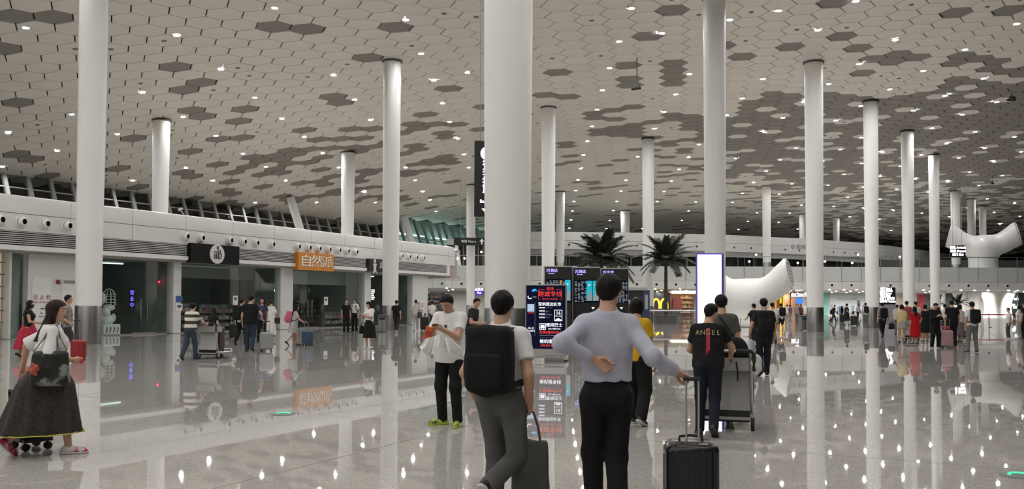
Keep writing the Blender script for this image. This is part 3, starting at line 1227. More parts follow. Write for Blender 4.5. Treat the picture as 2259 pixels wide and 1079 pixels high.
        l2 = np.minimum.reduce([sh[-1], sh[1], el[-1], el[1], tp(-.16, -.15, hem), tp(.16, .15, hem)] + ([wr[-1], wr[1]] if sl > 1 else [])) - .07 * h
        h2 = np.maximum.reduce([sh[-1], sh[1], el[-1], el[1], tp(-.16, -.15, hem), tp(.16, .15, hem), nb + tv * .03 * h] + ([wr[-1], wr[1]] if sl > 1 else [])) + .07 * h
        blob({'tee': 't_shirt', 'shirt': 'long_sleeved_shirt', 'polo': 'polo_shirt', 'dress': 'dress', 'vest': 'vest'}.get(kind, 't_shirt'), topf, l2, h2, cres, tm, root)
    kind, bcol = bottom[0], bottom[1]
    bo = bottom[2] if len(bottom) > 2 else {}
    bmn = None if kind == 'none' else bcol if isinstance(bcol, bpy.types.Material) else cloth('fabric_%02d_%02d_%02d' % tuple(int(x * 99) for x in bcol), bcol)
    if kind in ('trousers', 'shorts'):
        wst = bo.get('waist', .068)
        lo_ = bo.get('loose', 1.0)
        endf = bo.get('end', .99 if kind == 'trousers' else .0)
        def trf(P):
            d = d_ell(P, tp(0, -.004, .012), np.array([.094 if not female else .1, .074, .085]) * h * np.array([B, B, 1]), T)
            d = smin(d, d_ell(P, tp(0, .002, .08), np.array([.089 * fb, .066, .09]) * h * np.array([B, B * B, 1]), T), .03 * h)
            for s in (-1, 1):
                d = smin(d, d_ell(P, tp(s * .045, -.036, -.005), np.array([.05, .045, .055]) * h * B, T), .02 * h)
                x = d_cap(P, hips[s] - tv * .01 * h, knees[s], .058 * h * B * lo_, .043 * h * lo_)
                if kind == 'trousers':
                    e = knees[s] + (ank[s] - knees[s]) * endf
                    dv = (ank[s] - knees[s]) / np.linalg.norm(ank[s] - knees[s])
                    y = d_cap(P, knees[s], ank[s], .042 * h * lo_, .036 * h * lo_)
                    y = np.maximum(y, above(P, e + dv * .02 * h, dv))
                    x = smin(x, y, .02 * h)
                else:
                    dv = (knees[s] - hips[s]) / np.linalg.norm(knees[s] - hips[s])
                    x = np.maximum(x, above(P, hips[s] + (knees[s] - hips[s]) * (.85 + endf), dv))
                d = smin(d, x, .018 * h)
            d = np.maximum(d, above(P, tp(0, 0, wst), tv))
            return d + folds(P, seed + 5, .0026)
        pts = np.array([ank[-1], ank[1], knees[-1], knees[1], tp(-.12, -.1, .09), tp(.12, .1, .09)])
        blob('trousers' if kind == 'trousers' else 'shorts', trf, pts.min(0) - .065 * h, pts.max(0) + .065 * h, cres, bmn, root)
    elif kind == 'skirt':
        hemz = bo.get('hem', -.28); w0 = bo.get('w', .13); dep = bo.get('d', w0 * .8)
        off = bo.get('shift', (0, 0))
        def skf(P):
            q = (P - hip) / h
            zz = np.clip((.075 - q[:, 2]) / (.075 - hemz), 0, 1)
            g = np.minimum(1, zz * 3.2) * .3 + zz * .7
            cx = off[0] * zz; cy = off[1] * zz
            rx = (.094 * fb + (w0 - .094) * g); ry = (.080 + (dep - .080) * g)
            a = np.arctan2(q[:, 1] - cy, q[:, 0] - cx)
            pl = 1 + bo.get('pleat', .03) * zz * np.sin(a * bo.get('n', 14))
            e = (np.sqrt(((q[:, 0] - cx) / (rx * pl)) ** 2 + ((q[:, 1] - cy) / (ry * pl)) ** 2) - 1) * ry * h * .9
            e = np.maximum(e, np.maximum(q[:, 2] - .078, hemz - q[:, 2]) * h)
            return e
        l2 = hip + f4(-w0 * 1.15 - abs(off[0]), -dep * 1.15 - abs(off[1]), hemz); h2 = hip + f4(w0 * 1.15 + abs(off[0]), dep * 1.15 + abs(off[1]), .09)
        blob('skirt', skf, l2, h2, cres, bmn, root)
    if belt is not None:
        def bf(P):
            d = d_ell(P, tp(0, .002, .075), np.array([.1 * fb, .076, .11]) * h * np.array([B, B * B, 1]), T)
            return np.maximum(np.maximum(d, above(P, tp(0, 0, .078), tv)), -above(P, tp(0, 0, .058), tv))
        blob('belt', bf, tp(-.14, -.14, .04), tp(.14, .14, .1), cres * .8, mat('belt_leather', belt, .4), root)
    # ---- shoes
    if shoes is not None:
        sm, so = (x if isinstance(x, bpy.types.Material) else mat('shoe_%02d_%02d_%02d' % tuple(int(c * 99) for c in x), x, .5) for x in shoes[:2])
        k = h / 1.72
        for s in (-1, 1):
            ft = feet[s]
            A = ank[s]
            Mf = np.array(Matrix.Rotation(-R(s * 9 + (ft[4] if len(ft) > 4 else 0)), 3, 'Z') @ Matrix.Rotation(R(ft[3]), 3, 'X'), np.float32)
            fp = lambda x, y, z: A + Mf @ (np.array([x, y, z], np.float32) * k)
            def shf(P):
                d = d_cap(P, fp(0, -.045, -.035), fp(0, .03, -.03), .037 * k, .038 * k)
                d = smin(d, d_cap(P, fp(0, .03, -.03), fp(s * .008, .135, -.045), .037 * k, .038 * k), .03 * k)
                d = smin(d, d_cap(P, fp(s * .008, .12, -.048), fp(0, .175, -.052), .037 * k, .024 * k), .03 * k)
                d = smin(d, d_cap(P, fp(0, -.02, -.01), fp(0, -.012, .02), .038 * k, .034 * k), .02 * k)
                L = (P - A) @ Mf
                d = np.maximum(d, (L[:, 2] - .018 * k))
                return np.maximum(d, -.058 * k - L[:, 2])
            def slf(P):
                d = d_cap(P, fp(0, -.05, -.06), fp(0, .02, -.06), .041 * k, .039 * k)
                d = smin(d, d_cap(P, fp(0, .02, -.06), fp(s * .008, .135, -.06), .038 * k, .044 * k), .02 * k)
                d = smin(d, d_cap(P, fp(s * .008, .13, -.06), fp(0, .18, -.06), .043 * k, .028 * k), .02 * k)
                L = (P - A) @ Mf
                return np.maximum(np.maximum(d, L[:, 2] + .052 * k), -.074 * k - L[:, 2])
            so_ = None
            sr = .008 if near else max(.012, res * .55)
            q = blob('shoe', shf, A - .24 * k, A + .25 * k, sr, sm, root)
            if near:
                blob('sole', slf, A - .24 * k, A + .25 * k, .007, so, q)
    info = dict(root=root, mw=root_mw, tp=tp, T=T, h=h, wr=wr, el=el, sh=sh, hip=hip, hd=hd, nb=nb, tv=tv, fv=fv, xr=xr, hdir=hdir, B=B, ank=ank)
    def W(v):
        return root_mw @ Vector([float(x) for x in v])
    info['W'] = W
    info['grip'] = {s: W(wr[s] + hdir[s] * .085 * hk) for s in (-1, 1)}
    PEOPLE.append(info)
    return info


def backpack(pi, label, col, w=.30, hgt=.45, dep=.16, drop=0.0, res=.014, strap=None, group=None, pocket=True):
    """worn on the back of pi; a thing of its own with straps and a front pocket"""
    h = pi['h']; T = pi['T']
    tp, W = pi['tp'], pi['W']
    c = tp(0, -(.068 * pi['B'] + .012) - dep / 2 / h, .205 - drop)
    m = col if isinstance(col, bpy.types.Material) else cloth('fabric_%02d_%02d_%02d' % tuple(int(x * 99) for x in col), col)
    sm = mat('strap_dark', (.02, .02, .02), .8) if strap is None else strap
    def f(P):
        L = (P - c) @ T
        d = d_box(P, c, (w / 2, dep / 2, hgt / 2), .06, T)
        d = smin(d, d_ell(P, c + T @ V3(0, -.02, -hgt * .12), (w * .5, dep * .52, hgt * .42), T), .05)
        return d + folds(P, 3, .003)
    q = (w + hgt) * .6
    me = mesh_from('backpack', [surface(f, c - q, c + q, res)])
    o = link('backpack', me, m)
    o.matrix_world = pi['mw']
    tag(o, label, 'backpack', group)
    if pocket:
        c2 = c + T @ V3(0, -dep / 2 - .005, -hgt * .16)
        blob('front_pocket', lambda P: d_box(P, c2, (w * .4, .04, hgt * .26), .035, T), c2 - .25, c2 + .25, res, m, o)
    for s in (-1, 1):
        mb = MB()
        pts = [tp(s * .045, -.085, .275), tp(s * .055, -.045, .308), tp(s * .06, .008, .311), tp(s * .066, .062, .275), tp(s * .075, .088, .215), tp(s * .098, .072, .13), tp(s * .118, .0, .085), tp(s * .09, -.085, .07)]
        sv = [Vector(T @ V3(1, 0, 0))] * 4 + [Vector(T @ V3(1, -.4, .2))] * 2 + [Vector(T @ V3(.2, -.3, 1)), Vector(T @ V3(.2, 0, 1))]
        mb.ribbon([Vector(p) for p in pts], .05, .012, sv)
        mb.build('shoulder_strap', sm, o)
    return o
# ------------------------------------------------------------------ the row of shops on the left
NS = -34.3
M_S = Matrix((E, -NV, Vector((0, 0, 1)))).transposed().to_4x4()
M_S.translation = SN(0, NS)
P0S = SN(0, NS)


def sz(px, py, y=0.0):
    """pixel -> (s, z) on the shop front plane (y = depth into the shop)"""
    p = hit(px, py, P0S - NV * y, NV)
    return p.x * E.x + p.y * E.y, p.z


def sx(px, y=0.0):
    return sz(px, 640, y)[0]


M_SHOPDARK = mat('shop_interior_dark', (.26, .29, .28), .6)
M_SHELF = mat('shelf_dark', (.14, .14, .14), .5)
M_FASCIA = noisy('fascia_enamel', (.70, .70, .685), (.74, .74, .725), .5, rough=.35)
M_SLAT = mat('louver_slat', (.62, .62, .60), .45)
M_PILLAR = mat('pillar_white', (.66, .67, .65), .4)
S0, S1, RAD = 12.0, 56.6, 3.4
fas = thing('shop_fascia', 'long white panelled fascia with round air nozzles above the row of shops', 'fascia', M_S.copy())
# core behind the panels
def fpath(off=0.0, n=10):
    pts = [(S0, off)] + [(S1, off)]
    for k in range(1, n + 1):
        a = R(90 * k / n)
        pts.append((S1 + (RAD - off) * math.sin(a), RAD - (RAD - off) * math.cos(a)))
    pts.append((S1 + RAD - off, RAD + 9))
    return pts


def sweep(prof, path, name, m, parent, smooth=True):
    """profile (out, z) swept along a path of (s, y); out is measured towards the hall"""
    mb = MB(); n = len(prof); rows = []
    for i, (s, y) in enumerate(path):
        a = path[max(i - 1, 0)]; b = path[min(i + 1, len(path) - 1)]
        t = Vector((b[0] - a[0], b[1] - a[1], 0)).normalized()
        o = Vector((t.y, -t.x, 0))
        rows.append([Vector((s, y, 0)) + o * q + Vector((0, 0, z)) for q, z in prof])
    vs = [v for r_ in rows for v in r_]
    fs = []
    for i in range(len(path) - 1):
        for k in range(n):
            j = (k + 1) % n
            fs.append((i * n + k, i * n + j, i * n + n + j, i * n + n + k))
    fs.append(tuple(range(n))); fs.append(tuple(range((len(path) - 1) * n, len(path) * n)))
    mb.add(vs, fs)
    return mb.build(name, m, parent, smooth=smooth)


sweep([(-.03, 4.5), (-.03, 5.85), (-.5, 5.85), (-.5, 4.5)], fpath(), 'backing', M_DGREY, fas)
ZT, ZM, ZB = 5.98, 5.22, 4.50
def panel_run(z0, z1, rounded):
    n = 14
    wseg = (S1 - S0) / n
    for k in range(n):
        a, b = S0 + k * wseg + .012, S0 + (k + 1) * wseg - .012
        if rounded:
            prof = [(.0, z0), (0.02, z1 - .16), (-.03, z1 - .05), (-.14, z1), (-.5, z1), (-.5, z1 - .03), (-.05, z0)]
        else:
            prof = [(0, z0), (0, z1), (-.05, z1), (-.05, z0)]
        sweep(prof, [(a, 0), (b, 0)], 'fascia_panel', M_FASCIA, fas)
    full = fpath(n=12)[1:]
    prof = [(.0, z0), (0.02, z1 - .16), (-.03, z1 - .05), (-.14, z1), (-.5, z1), (-.5, z1 - .03), (-.05, z0)] if rounded else [(0, z0), (0, z1), (-.05, z1), (-.05, z0)]
    sweep(prof, [(S1 + .012, 0)] + full[1:7], 'fascia_panel', M_FASCIA, fas)
    sweep(prof, full[6:], 'fascia_panel', M_FASCIA, fas)
panel_run(ZM + .012, ZT, True)
panel_run(ZB, ZM - .012, False)
# ball nozzles, one mesh shared
nm = MB()
Mn = Matrix.Rotation(R(90), 4, 'X')
nm.lathe([(.255, 0), (.255, .05), (.22, .09), (.205, .10)], 22, 0, M=Mn, caps=False)
nm.lathe([(.20, .05), (.205, .12), (.19, .18), (.155, .23), (.13, .24), (.115, .22)], 22, 0, M=Mn @ Matrix.Rotation(R(12), 4, 'Y'), caps=False)
nm.lathe([(.125, .235), (.11, .12), (.0, .11)], 22, 1, M=Mn @ Matrix.Rotation(R(12), 4, 'Y'), caps=False)
nme = nm.mesh('air_nozzle'); nme.materials.append(M_WHITE); nme.materials.append(M_BLACK); sharp(nme, 50)
for px, py in [(-3, 483), (45, 487), (97, 491), (146, 494), (212, 500), (407, 521), (441, 524), (504, 530), (534, 534), (562, 536), (597, 540), (654, 545), (678, 548), (700, 550), (722, 552), (744, 554), (763, 556), (782, 558), (850, 563), (882, 567), (899, 568), (915, 570), (930, 572)]:
    s, z = sz(px, py)
    if s > S1 + .8: 
        continue
    o = bpy.data.objects.new('air_nozzle', nme); COL.objects.link(o); o.parent = fas
    o.location = (s, -.0, 4.88)
# louver band, bottom trim
def louver(pa, pb, label):
    a, b = pa, pb
    t = thing('louver_grille', label, 'grille', M_S.copy())
    MB().box((a, .10, 3.92), (b, .16, 4.5)).build('backing', M_BLACK, t)
    for k in range(7):
        z = 3.95 + k * .083
        mb = MB()
        mb.add([(a, .0, z), (b, .0, z), (b, .09, z + .05), (a, .09, z + .05), (a, .0, z + .022), (b, .0, z + .022), (b, .09, z + .06), (a, .09, z + .06)],
               [(0, 1, 2, 3), (7, 6, 5, 4), (0, 4, 5, 1), (1, 5, 6, 2), (2, 6, 7, 3), (3, 7, 4, 0)])
        mb.build('slat', M_SLAT, t)
    return t
B1, B2, B3, B4, B5, B6 = sx(413), sx(520), sx(650), sx(728), sx(808), sx(846)
louver(S0, B1 - .05, 'grey louver grille left of the black sign with the silver disc')
louver(B2 + .05, B3 - .05, 'grey louver grille between the black sign and the orange sign')
louver(B4 + .05, B5 - .05, 'grey louver grille right of the orange sign')
louver(B6 + .05, S1 - .3, 'grey louver grille at the curved end of the shop row')
struct(sweep([(.04, 3.70), (.04, 3.90), (-.5, 3.90), (-.5, 3.70)], [(S0, 0), (S1 - .2, 0)], 'trim_1', M_WHITE, None, False)).matrix_world = M_S
struct(sweep([(.05, 3.68), (.05, 4.5), (-.5, 4.5), (-.5, 3.68)], [(S1 - .25, 0), (S1 + .1, 0)], 'trim_2', M_WHITE, None, False)).matrix_world = M_S
mb = MB(); mb.box((S0, .45, 3.6), (S1 + 2.5, 16.5, 3.72)); mb.box((S0, .5, 5.6), (S1 + 2.6, 16.2, 5.8)); mb.box((S0, .45, 3.72), (S1 + 2, .5, 5.6))
struct(mb.build('trim_3', mat('roof_grey', (.40, .39, .37), .7))).matrix_world = M_S
# interiors
GY = .75      # depth of the glass line
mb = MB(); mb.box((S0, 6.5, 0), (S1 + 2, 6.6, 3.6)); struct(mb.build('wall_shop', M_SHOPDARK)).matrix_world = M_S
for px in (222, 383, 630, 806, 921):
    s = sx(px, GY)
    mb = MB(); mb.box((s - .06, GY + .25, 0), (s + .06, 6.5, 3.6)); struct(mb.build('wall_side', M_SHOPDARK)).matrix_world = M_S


def pane(pa, pb, parent, z0=.06, z1=3.66, y=GY, name='pane', m=None):
    a, b = sx(pa, GY), sx(pb, GY)
    return MB().box((a + .008, y, z0), (b - .008, y + .02, z1)).build(name, m or M_GLASS, parent)


def rail(pa, pb, parent, z0, z1, y=GY - .02, d=.06, name='rail', m=None):
    a, b = sx(pa, GY), sx(pb, GY)
    return MB().box((a, y, z0), (b, y + d, z1)).build(name, m or M_ALU, parent)


def pillar(pa, pb, label, d=.5, m=None, y=GY - .25):
    a, b = sx(pa, GY), sx(pb, GY)
    t = MB()
    t.rbox((a, y, 0), (b, y + d, 3.68), .05)
    o = t.build('shop_pillar', m or M_PILLAR)
    o.matrix_world = M_S
    return tag(o, label, 'pillar')


def front(label, joints, doors=()):
    t = thing('glazed_shop', label, 'shop', M_S.copy())
    for a, b in zip(joints[:-1], joints[1:]):
        isd = any(abs(a - d) < 1 for d in doors)
        if isd:
            g = pane(a, b, t, .10, 2.55, name='glass_door')
            s0, s1 = sx(a, GY), sx(b, GY)
            mid = doors[0] + .1
            hs = s1 - .18 if doors.index(a) % 2 == 0 else s0 + .18
            MB().tube([(hs, GY - .09, .75), (hs, GY - .09, 1.75)], .018, 8).cyl((hs, GY - .09, .9), (hs, GY, .9), .012).cyl((hs, GY - .09, 1.6), (hs, GY, 1.6), .012).build('pull_handle', M_CHROME, g)
            MB().box((s0 + .02, GY - .012, .02), (s1 - .02, GY + .032, .10)).build('bottom_rail', M_ALU, g)
            pane(a, b, t, 2.58, 3.66)
        else:
            pane(a, b, t)
    rail(joints[0], joints[-1], t, 0, .06)
    rail(joints[0], joints[-1], t, 3.64, 3.70)
    return t


front('dark glass front with a pair of doors, between the left column and a white pillar', [224, 262, 292, 316, 346, 376], (292, 316))
front('dark glass front under the black sign with the silver disc', [393, 433, 481, 524, 575, 612])
front('dark glass front with doors under the orange sign', [640, 660, 682, 703, 716, 745, 798], (660, 682))
front('glass front behind and left of the column by the small logo sign', [812, 826, 842, 858])
front('pale glass front between the column and the end pillar of the shops', [862, 878, 891, 904])
front('dark glass front at the very end of the shop row', [938, 953, 968, 984])
front('narrow glass bay at the far left edge beside the hydrant wall', [18, 38, 60])
pillar(375, 393, 'white shop pillar with a small blue notice')
pillar(612, 640, 'pale green-white pillar left of the shop under the orange sign')
pillar(798, 812, 'slim white pillar right of the shop under the orange sign')
pillar(904, 938, 'broad white pillar with red lettering near the end of the shops')
pillar(12, 18, 'thin white post at the far left edge')
# hydrant wall
HA, HB = sx(60, GY), sx(224, GY)
mb = MB(); mb.box((HA, GY - .048, 0), (HB, GY + .3, 3.68)); struct(mb.build('wall_hydrant', M_OFFW)).matrix_world = M_S
t = thing('hydrant_cabinet', 'white fire hydrant cabinet door with red characters in the wall', 'cabinet', M_S.copy())
a, za = sz(67, 720, GY); b, zb = sz(112, 607, GY)
MB().box((a, GY - .075, .25), (b, GY - .05, 2.62)).build('door', M_WHITE, t)
mr = mat('sign_red', (.30, .03, .03), .5)
zc = sz(90, 657, GY)[1]
text('lettering', '消 火 栓', .26, mr, t, Matrix.Translation(((a + b) / 2, GY - .078, zc)), sx=.92)
text('lettering', 'FIRE HYDRANT', .115, mr, t, Matrix.Translation(((a + b) / 2, GY - .078, zc - .2)))
MB().box(((a + b) / 2 - .05, GY - .085, 1.25), ((a + b) / 2 + .12, GY - .07, 1.3)).box(((a + b) / 2 - .05, GY - .085, 1.05), ((a + b) / 2 + .05, GY - .07, 1.1)).box(((a + b) / 2 - .12, GY - .085, .92), ((a + b) / 2 + .12, GY - .07, .95)).build('notice', M_DGREY, t)
t = thing('service_door', 'white service door with a closer bar behind the left column', 'door', M_S.copy())
a2 = sx(134, GY); b2 = sx(192, GY)
MB().box((a2, GY - .07, .02), (b2, GY - .05, 2.6)).build('leaf', M_WHITE, t)
MB().box((a2 + .1, GY - .13, 2.42), (b2 - .1, GY - .07, 2.52)).build('closer', M_ALU, t)
MB().tube([(a2 + .25, GY - .13, 2.5), (a2 + .7, GY - .3, 2.52), (b2 - .3, GY - .08, 2.6)], .012, 6).build('closer_arm', M_ALU, t)
s_, z_ = sz(126, 622, GY)
o = MB().lathe([(.10, 0), (.10, .05), (.07, .08), (.03, .09)], 16, M=Matrix.Translation((s_, GY - .05, z_)) @ Matrix.Rotation(R(90), 4, 'X')).build('fire_alarm', mat('alarm_red', (.22, .03, .03), .4), smooth=True)
o.matrix_world = M_S; tag(o, 'small round dark red fire alarm on the white hydrant wall', 'alarm')
# far left lit rack
t = thing('display_rack', 'narrow warm-lit display rack with rails at the far left edge', 'rack', M_S.copy())
a, b = sx(-22, GY) , sx(12, GY)
MB().box((a, GY + .3, .1), (b, GY + .35, 3.6)).build('lit_back_panel', mat('rack_panel', (.75, .62, .42), .6, emit=(1, .78, .48), es=.25), t)
for z in (.7, 1.2, 1.7, 2.2, 2.7, 3.2):
    MB().cyl((a, GY + .12, z), (b, GY + .12, z), .025, seg=8).build('shelf_rail', M_DGREY, t)
for s_ in (a + .1, b - .08):
    MB().cyl((s_, GY + .12, 0), (s_, GY + .12, 3.6), .03, seg=8).build('upright', M_ALU, t)
# black sign with silver disc
def sign_board(pa, pb, label, m, z0, z1, cat='sign', th=.22):
    a, b = sx(pa), sx(pb)
    t = thing('shop_sign', label, cat, M_S @ Matrix.Translation(((a + b) / 2, -.12, (z0 + z1) / 2)))
    w_, h_ = b - a, z1 - z0
    MB().box((-w_ / 2, -th / 2, -h_ / 2), (w_ / 2, th / 2 + .1, h_ / 2)).build('board', m, t)
    return t, w_, h_, th / 2
z1 = sz(466, 540)[1]; z0 = sz(466, 582)[1]
t, w_, h_, th = sign_board(413, 520, 'black shop sign with a round silver emblem', mat('sign_black', (.008, .008, .008), .6, spec=.2), z0, z1)
rd = h_ * .50
cxo = sz(471, 562)[0] - (sx(413) + sx(520)) / 2
Md = Matrix.Translation((cxo, -th, 0)) @ Matrix.Rotation(R(90), 4, 'X')
d = MB().lathe([(rd, 0), (rd, .05), (rd - .05, .075), (rd - .06, .06)], 32, M=Md).build('emblem_disc', mat('emblem_silver', (.75, .75, .75), .3, metal=.15), t, smooth=True)
mg = mat('emblem_dark', (.08, .08, .085), .35)
yy = -th - .085
g = MB()
for x0, x1, zz0, zz1 in ((-.34, -.24, -.36, .02), (-.16, -.06, -.36, .06), (.02, .10, -.36, .06)):
    g.box((cxo + x0 * rd * 1.4, yy, zz0 * rd * 1.4), (cxo + x1 * rd * 1.4, yy + .02, zz1 * rd * 1.4))
g.tube([(cxo + (.30 + .2 * math.cos(k * PI / 8)) * rd, yy, (-.15 + .3 * math.sin(k * PI / 8)) * rd) for k in range(17)], .05 * rd, 6)
g.tube([(cxo + (.22 + .16 * math.cos(k * PI / 8)) * rd, yy, (.28 + .17 * math.sin(k * PI / 8)) * rd) for k in range(17)], .04 * rd, 6)
g.box((cxo - .12 * rd, yy, .5 * rd), (cxo + .12 * rd, yy + .02, .85 * rd))
g.box((cxo - .55 * rd, yy, .18 * rd), (cxo - .02 * rd, yy + .02, .28 * rd))
g.build('emblem_strokes', mg, d)
# orange sign
z1 = sz(688, 559)[1]; z0 = sz(688, 597)[1]
mo = mat('sign_orange', (.62, .24, .035), .45)
t, w_, h_, th = sign_board(650, 728, 'orange shop sign with three white characters', mo, z0, z1, th=.3)
for k, ch in enumerate('自然派'):
    text('lettering', ch, h_ * .72, mat('letter_white', (.82, .82, .80), .4), t, Matrix.Translation(((k - 1) * w_ * .30, -th - .01, -.02)), sx=1.5, depth=.03)
# small logo sign
z1 = sz(826, 572)[1]; z0 = sz(826, 600)[1]
t, w_, h_, th = sign_board(808, 848, 'small dark shop sign with a white figure beside the column', mat('sign_dark', (.025, .015, .015), .4), z0, z1)
mw = mat('letter_pale', (.6, .6, .58), .5)
fg = MB()
Mq = Matrix.Rotation(R(90), 4, 'X')
fg.lathe([(.02, 0), (.14, .005), (.14, .02), (.02, .03)], 12, M=Matrix.Translation((-w_ * .22, -th - .01, .28)) @ Mq)
fg.prism([(-.2, .1), (.2, .1), (.12, -.25), (.22, -.6), (.02, -.42), (-.2, -.6), (-.12, -.25)], -th - .04, -th - .005, M=Matrix.Translation((-w_ * .22, 0, .02)))
fg.build('figure_emblem', mw, t)
text('lettering', '周', h_ * .62, mw, t, Matrix.Translation((w_ * .24, -th - .01, 0)), sx=1.6, depth=.02)
# pink banner at the end of the row
p = atY(989, 600, 66.5)
t = thing('hanging_banner', 'small pale pink vertical banner at the end of the shop row', 'banner', frame(p, 0))
MB().box((-.28, -.03, -.5), (.28, .03, .5)).build('board', mat('banner_pink', (.62, .42, .42), .6), t)
for k in range(3):
    text('lettering', '福', .26, mr, t, Matrix.Translation((0, -.035, .3 - .3 * k)))
MB().cyl((-.6, .1, .45), (.1, .1, .45), .02).build('bracket', M_ALU, t)
# red lettering on the end pillar
a = (sx(904, GY) + sx(938, GY)) / 2
t = thing('pillar_notice', 'red lettering panel on the broad white end pillar', 'notice', M_S @ Matrix.Translation((a, GY - .26, 1.25)))
MB().box((-.5, -.01, -.55), (.5, .005, .55)).build('panel', M_WHITE, t)
text('lettering', '禁止', .42, mr, t, Matrix.Translation((0, -.012, .2)), sx=1.2)
text('lettering', '吸烟', .3, mr, t, Matrix.Translation((0, -.012, -.25)), sx=1.2)
# notices
s_ = (sx(375, GY) + sx(393, GY)) / 2 + .1
o = MB().box((s_ - .2, GY - .275, 1.58), (s_ + .2, GY - .262, 1.9)).build('blue_notice', mat('notice_blue', (.05, .10, .30), .4)); o.matrix_world = M_S
tag(o, 'small blue notice on the white pillar beside the dark double doors', 'notice')
o = MB().box((s_ - .2, GY - .275, 1.15), (s_ + .2, GY - .262, 1.5)).box((s_ - .12, GY - .278, 1.3), (s_ + .12, GY - .27, 1.44), 1).build('white_notice', [M_WHITE, M_DGREY]); o.matrix_world = M_S
tag(o, 'small white notice below the blue one on the white pillar', 'notice')
for px, lab in ((519, 'white sticker on the glass under the black sign'), (719, 'white sticker on the glass under the orange sign')):
    s_ = sx(px, GY)
    o = MB().box((s_ - .18, GY - .02, 1.45), (s_ + .18, GY - .008, 1.95)).box((s_ - .1, GY - .024, 1.7), (s_ + .1, GY - .015, 1.86), 1).build('sticker', [M_WHITE, M_DGREY]); o.matrix_world = M_S
    tag(o, lab, 'sticker')
# interior shelves with goods
def shop_shelf(pa, pb, y, hgt, label, seed, cols, lit=0):
    rr = random.Random(seed)
    a, b = sx(pa, y), sx(pb, y)
    t = thing('shop_shelf', label, 'shelf', M_S.copy())
    n = max(2, int(hgt / .38))
    MB().box((a, y + .3, 0), (b, y + .34, hgt)).build('back_panel', M_SHELF, t)
    gb = MB()
    for k in range(n):
        z = .25 + k * (hgt - .3) / n
        MB().box((a, y, z - .03), (b, y + .32, z)).build('shelf', M_SHELF, t)
        x = a + .04
        while x < b - .1:
            w_ = rr.uniform(.07, .2)
            gb.box((x, y + .04, z), (min(x + w_, b), y + .26, z + rr.uniform(.12, .28)), rr.randrange(3))
            x += w_ + rr.uniform(.01, .06)
    o = gb.build('goods', cols, t); o['kind'] = 'stuff'
    for x in (a, b - .03):
        MB().box((x, y, 0), (x + .03, y + .34, hgt)).build('side_panel', M_SHELF, t)
    return t
gd = [mat('goods_grey', (.25, .25, .25), .6), mat('goods_red', (.22, .08, .08), .6), mat('goods_dark', (.08, .085, .09), .6)]
gl = [mat('goods_pale', (.38, .37, .35), .6), mat('goods_pink', (.30, .14, .14), .6), gd[0]]
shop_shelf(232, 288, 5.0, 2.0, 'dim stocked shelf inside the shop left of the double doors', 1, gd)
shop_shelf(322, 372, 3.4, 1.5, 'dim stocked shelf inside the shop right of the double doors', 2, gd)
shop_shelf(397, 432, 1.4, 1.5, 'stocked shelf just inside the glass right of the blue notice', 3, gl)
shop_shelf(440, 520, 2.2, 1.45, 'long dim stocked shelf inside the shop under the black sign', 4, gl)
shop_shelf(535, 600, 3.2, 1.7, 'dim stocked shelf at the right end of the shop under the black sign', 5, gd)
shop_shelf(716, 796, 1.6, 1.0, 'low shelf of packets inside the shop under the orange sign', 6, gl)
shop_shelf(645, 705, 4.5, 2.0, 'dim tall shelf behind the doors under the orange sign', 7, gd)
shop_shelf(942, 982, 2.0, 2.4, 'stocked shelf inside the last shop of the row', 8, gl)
MB().box((sx(393, GY), 2.6, 2.9), (sx(612, GY), 2.7, 3.55)).build('bulkhead', M_GREY).matrix_world = M_S
o = bpy.data.objects['bulkhead']; tag(o, 'pale bulkhead inside the shop under the black sign', 'bulkhead')
o = MB().box((sx(640, GY), 2.0, 2.75), (sx(798, GY), 2.1, 3.58)).build('bulkhead', mat('soffit_green', (.42, .48, .45), .5)); o.matrix_world = M_S
tag(o, 'pale green bulkhead inside the shop under the orange sign', 'bulkhead')
# pale wall behind the narrow bay, and dim glowing strips added to brighten the closed shops
o = MB().box((sx(20, GY), GY + .5, .05), (sx(59, GY), GY + .55, 3.6)).build('wall_panel', mat('bay_grey', (.42, .47, .46), .4)); o.matrix_world = M_S
tag(o, 'pale blue-grey wall panel behind the narrow glass bay at the far left', 'panel')
for k, (pa, pb) in enumerate(((240, 370), (410, 600), (650, 790), (820, 900), (940, 985))):
    a_, b_ = sx(pa, GY) + .5, sx(pb, GY) - .5
    o = MB().box((a_, 3.4, 3.50), (b_, 3.5, 3.56)).build('fill_strip', glow('fill_strip', (.80, 1.0, .92), 1.6)); o.matrix_world = M_S
    tag(o, 'dim glowing strip added to brighten ' + ['the shop with the dark double doors', 'the shop under the black sign', 'the shop under the orange sign', 'the shop by the small logo sign', 'the last shop of the row'][k], 'lamp')
# lit bits inside
def lit_panel(px, py0, py1, wpx, y, label, rows, colr=(.85, .9, 1.0), es=3.0):
    s_, z1_ = sz(px, py0, y); _, z0_ = sz(px, py1, y)
    hw = abs(sx(px + wpx / 2, y) - sx(px - wpx / 2, y)) / 2
    t = thing('lit_menu_panel', label, 'lit panel', M_S @ Matrix.Translation((s_, y, 0)))
    MB().box((-hw, .0, z0_), (hw, .05, z1_)).build('board', M_BLACK, t)
    rr = random.Random(px)
    g = MB()
    for k in range(rows):
        z = z0_ + (z1_ - z0_) * (k + .2) / rows
        g.box((-hw * .9, -.012, z), (-hw * .9 + hw * 1.8 * rr.uniform(.65, 1), -.002, z + (z1_ - z0_) / rows * .55))
    g.build('lit_rows', glow('menu_glow', colr, es), t)
lit_panel(781, 640, 672, 11, 3.0, 'lit menu panel with white rows left of the slim pillar', 7)
lit_panel(823, 638, 662, 9, 3.0, 'lit menu panel with white rows right of the slim pillar', 6)
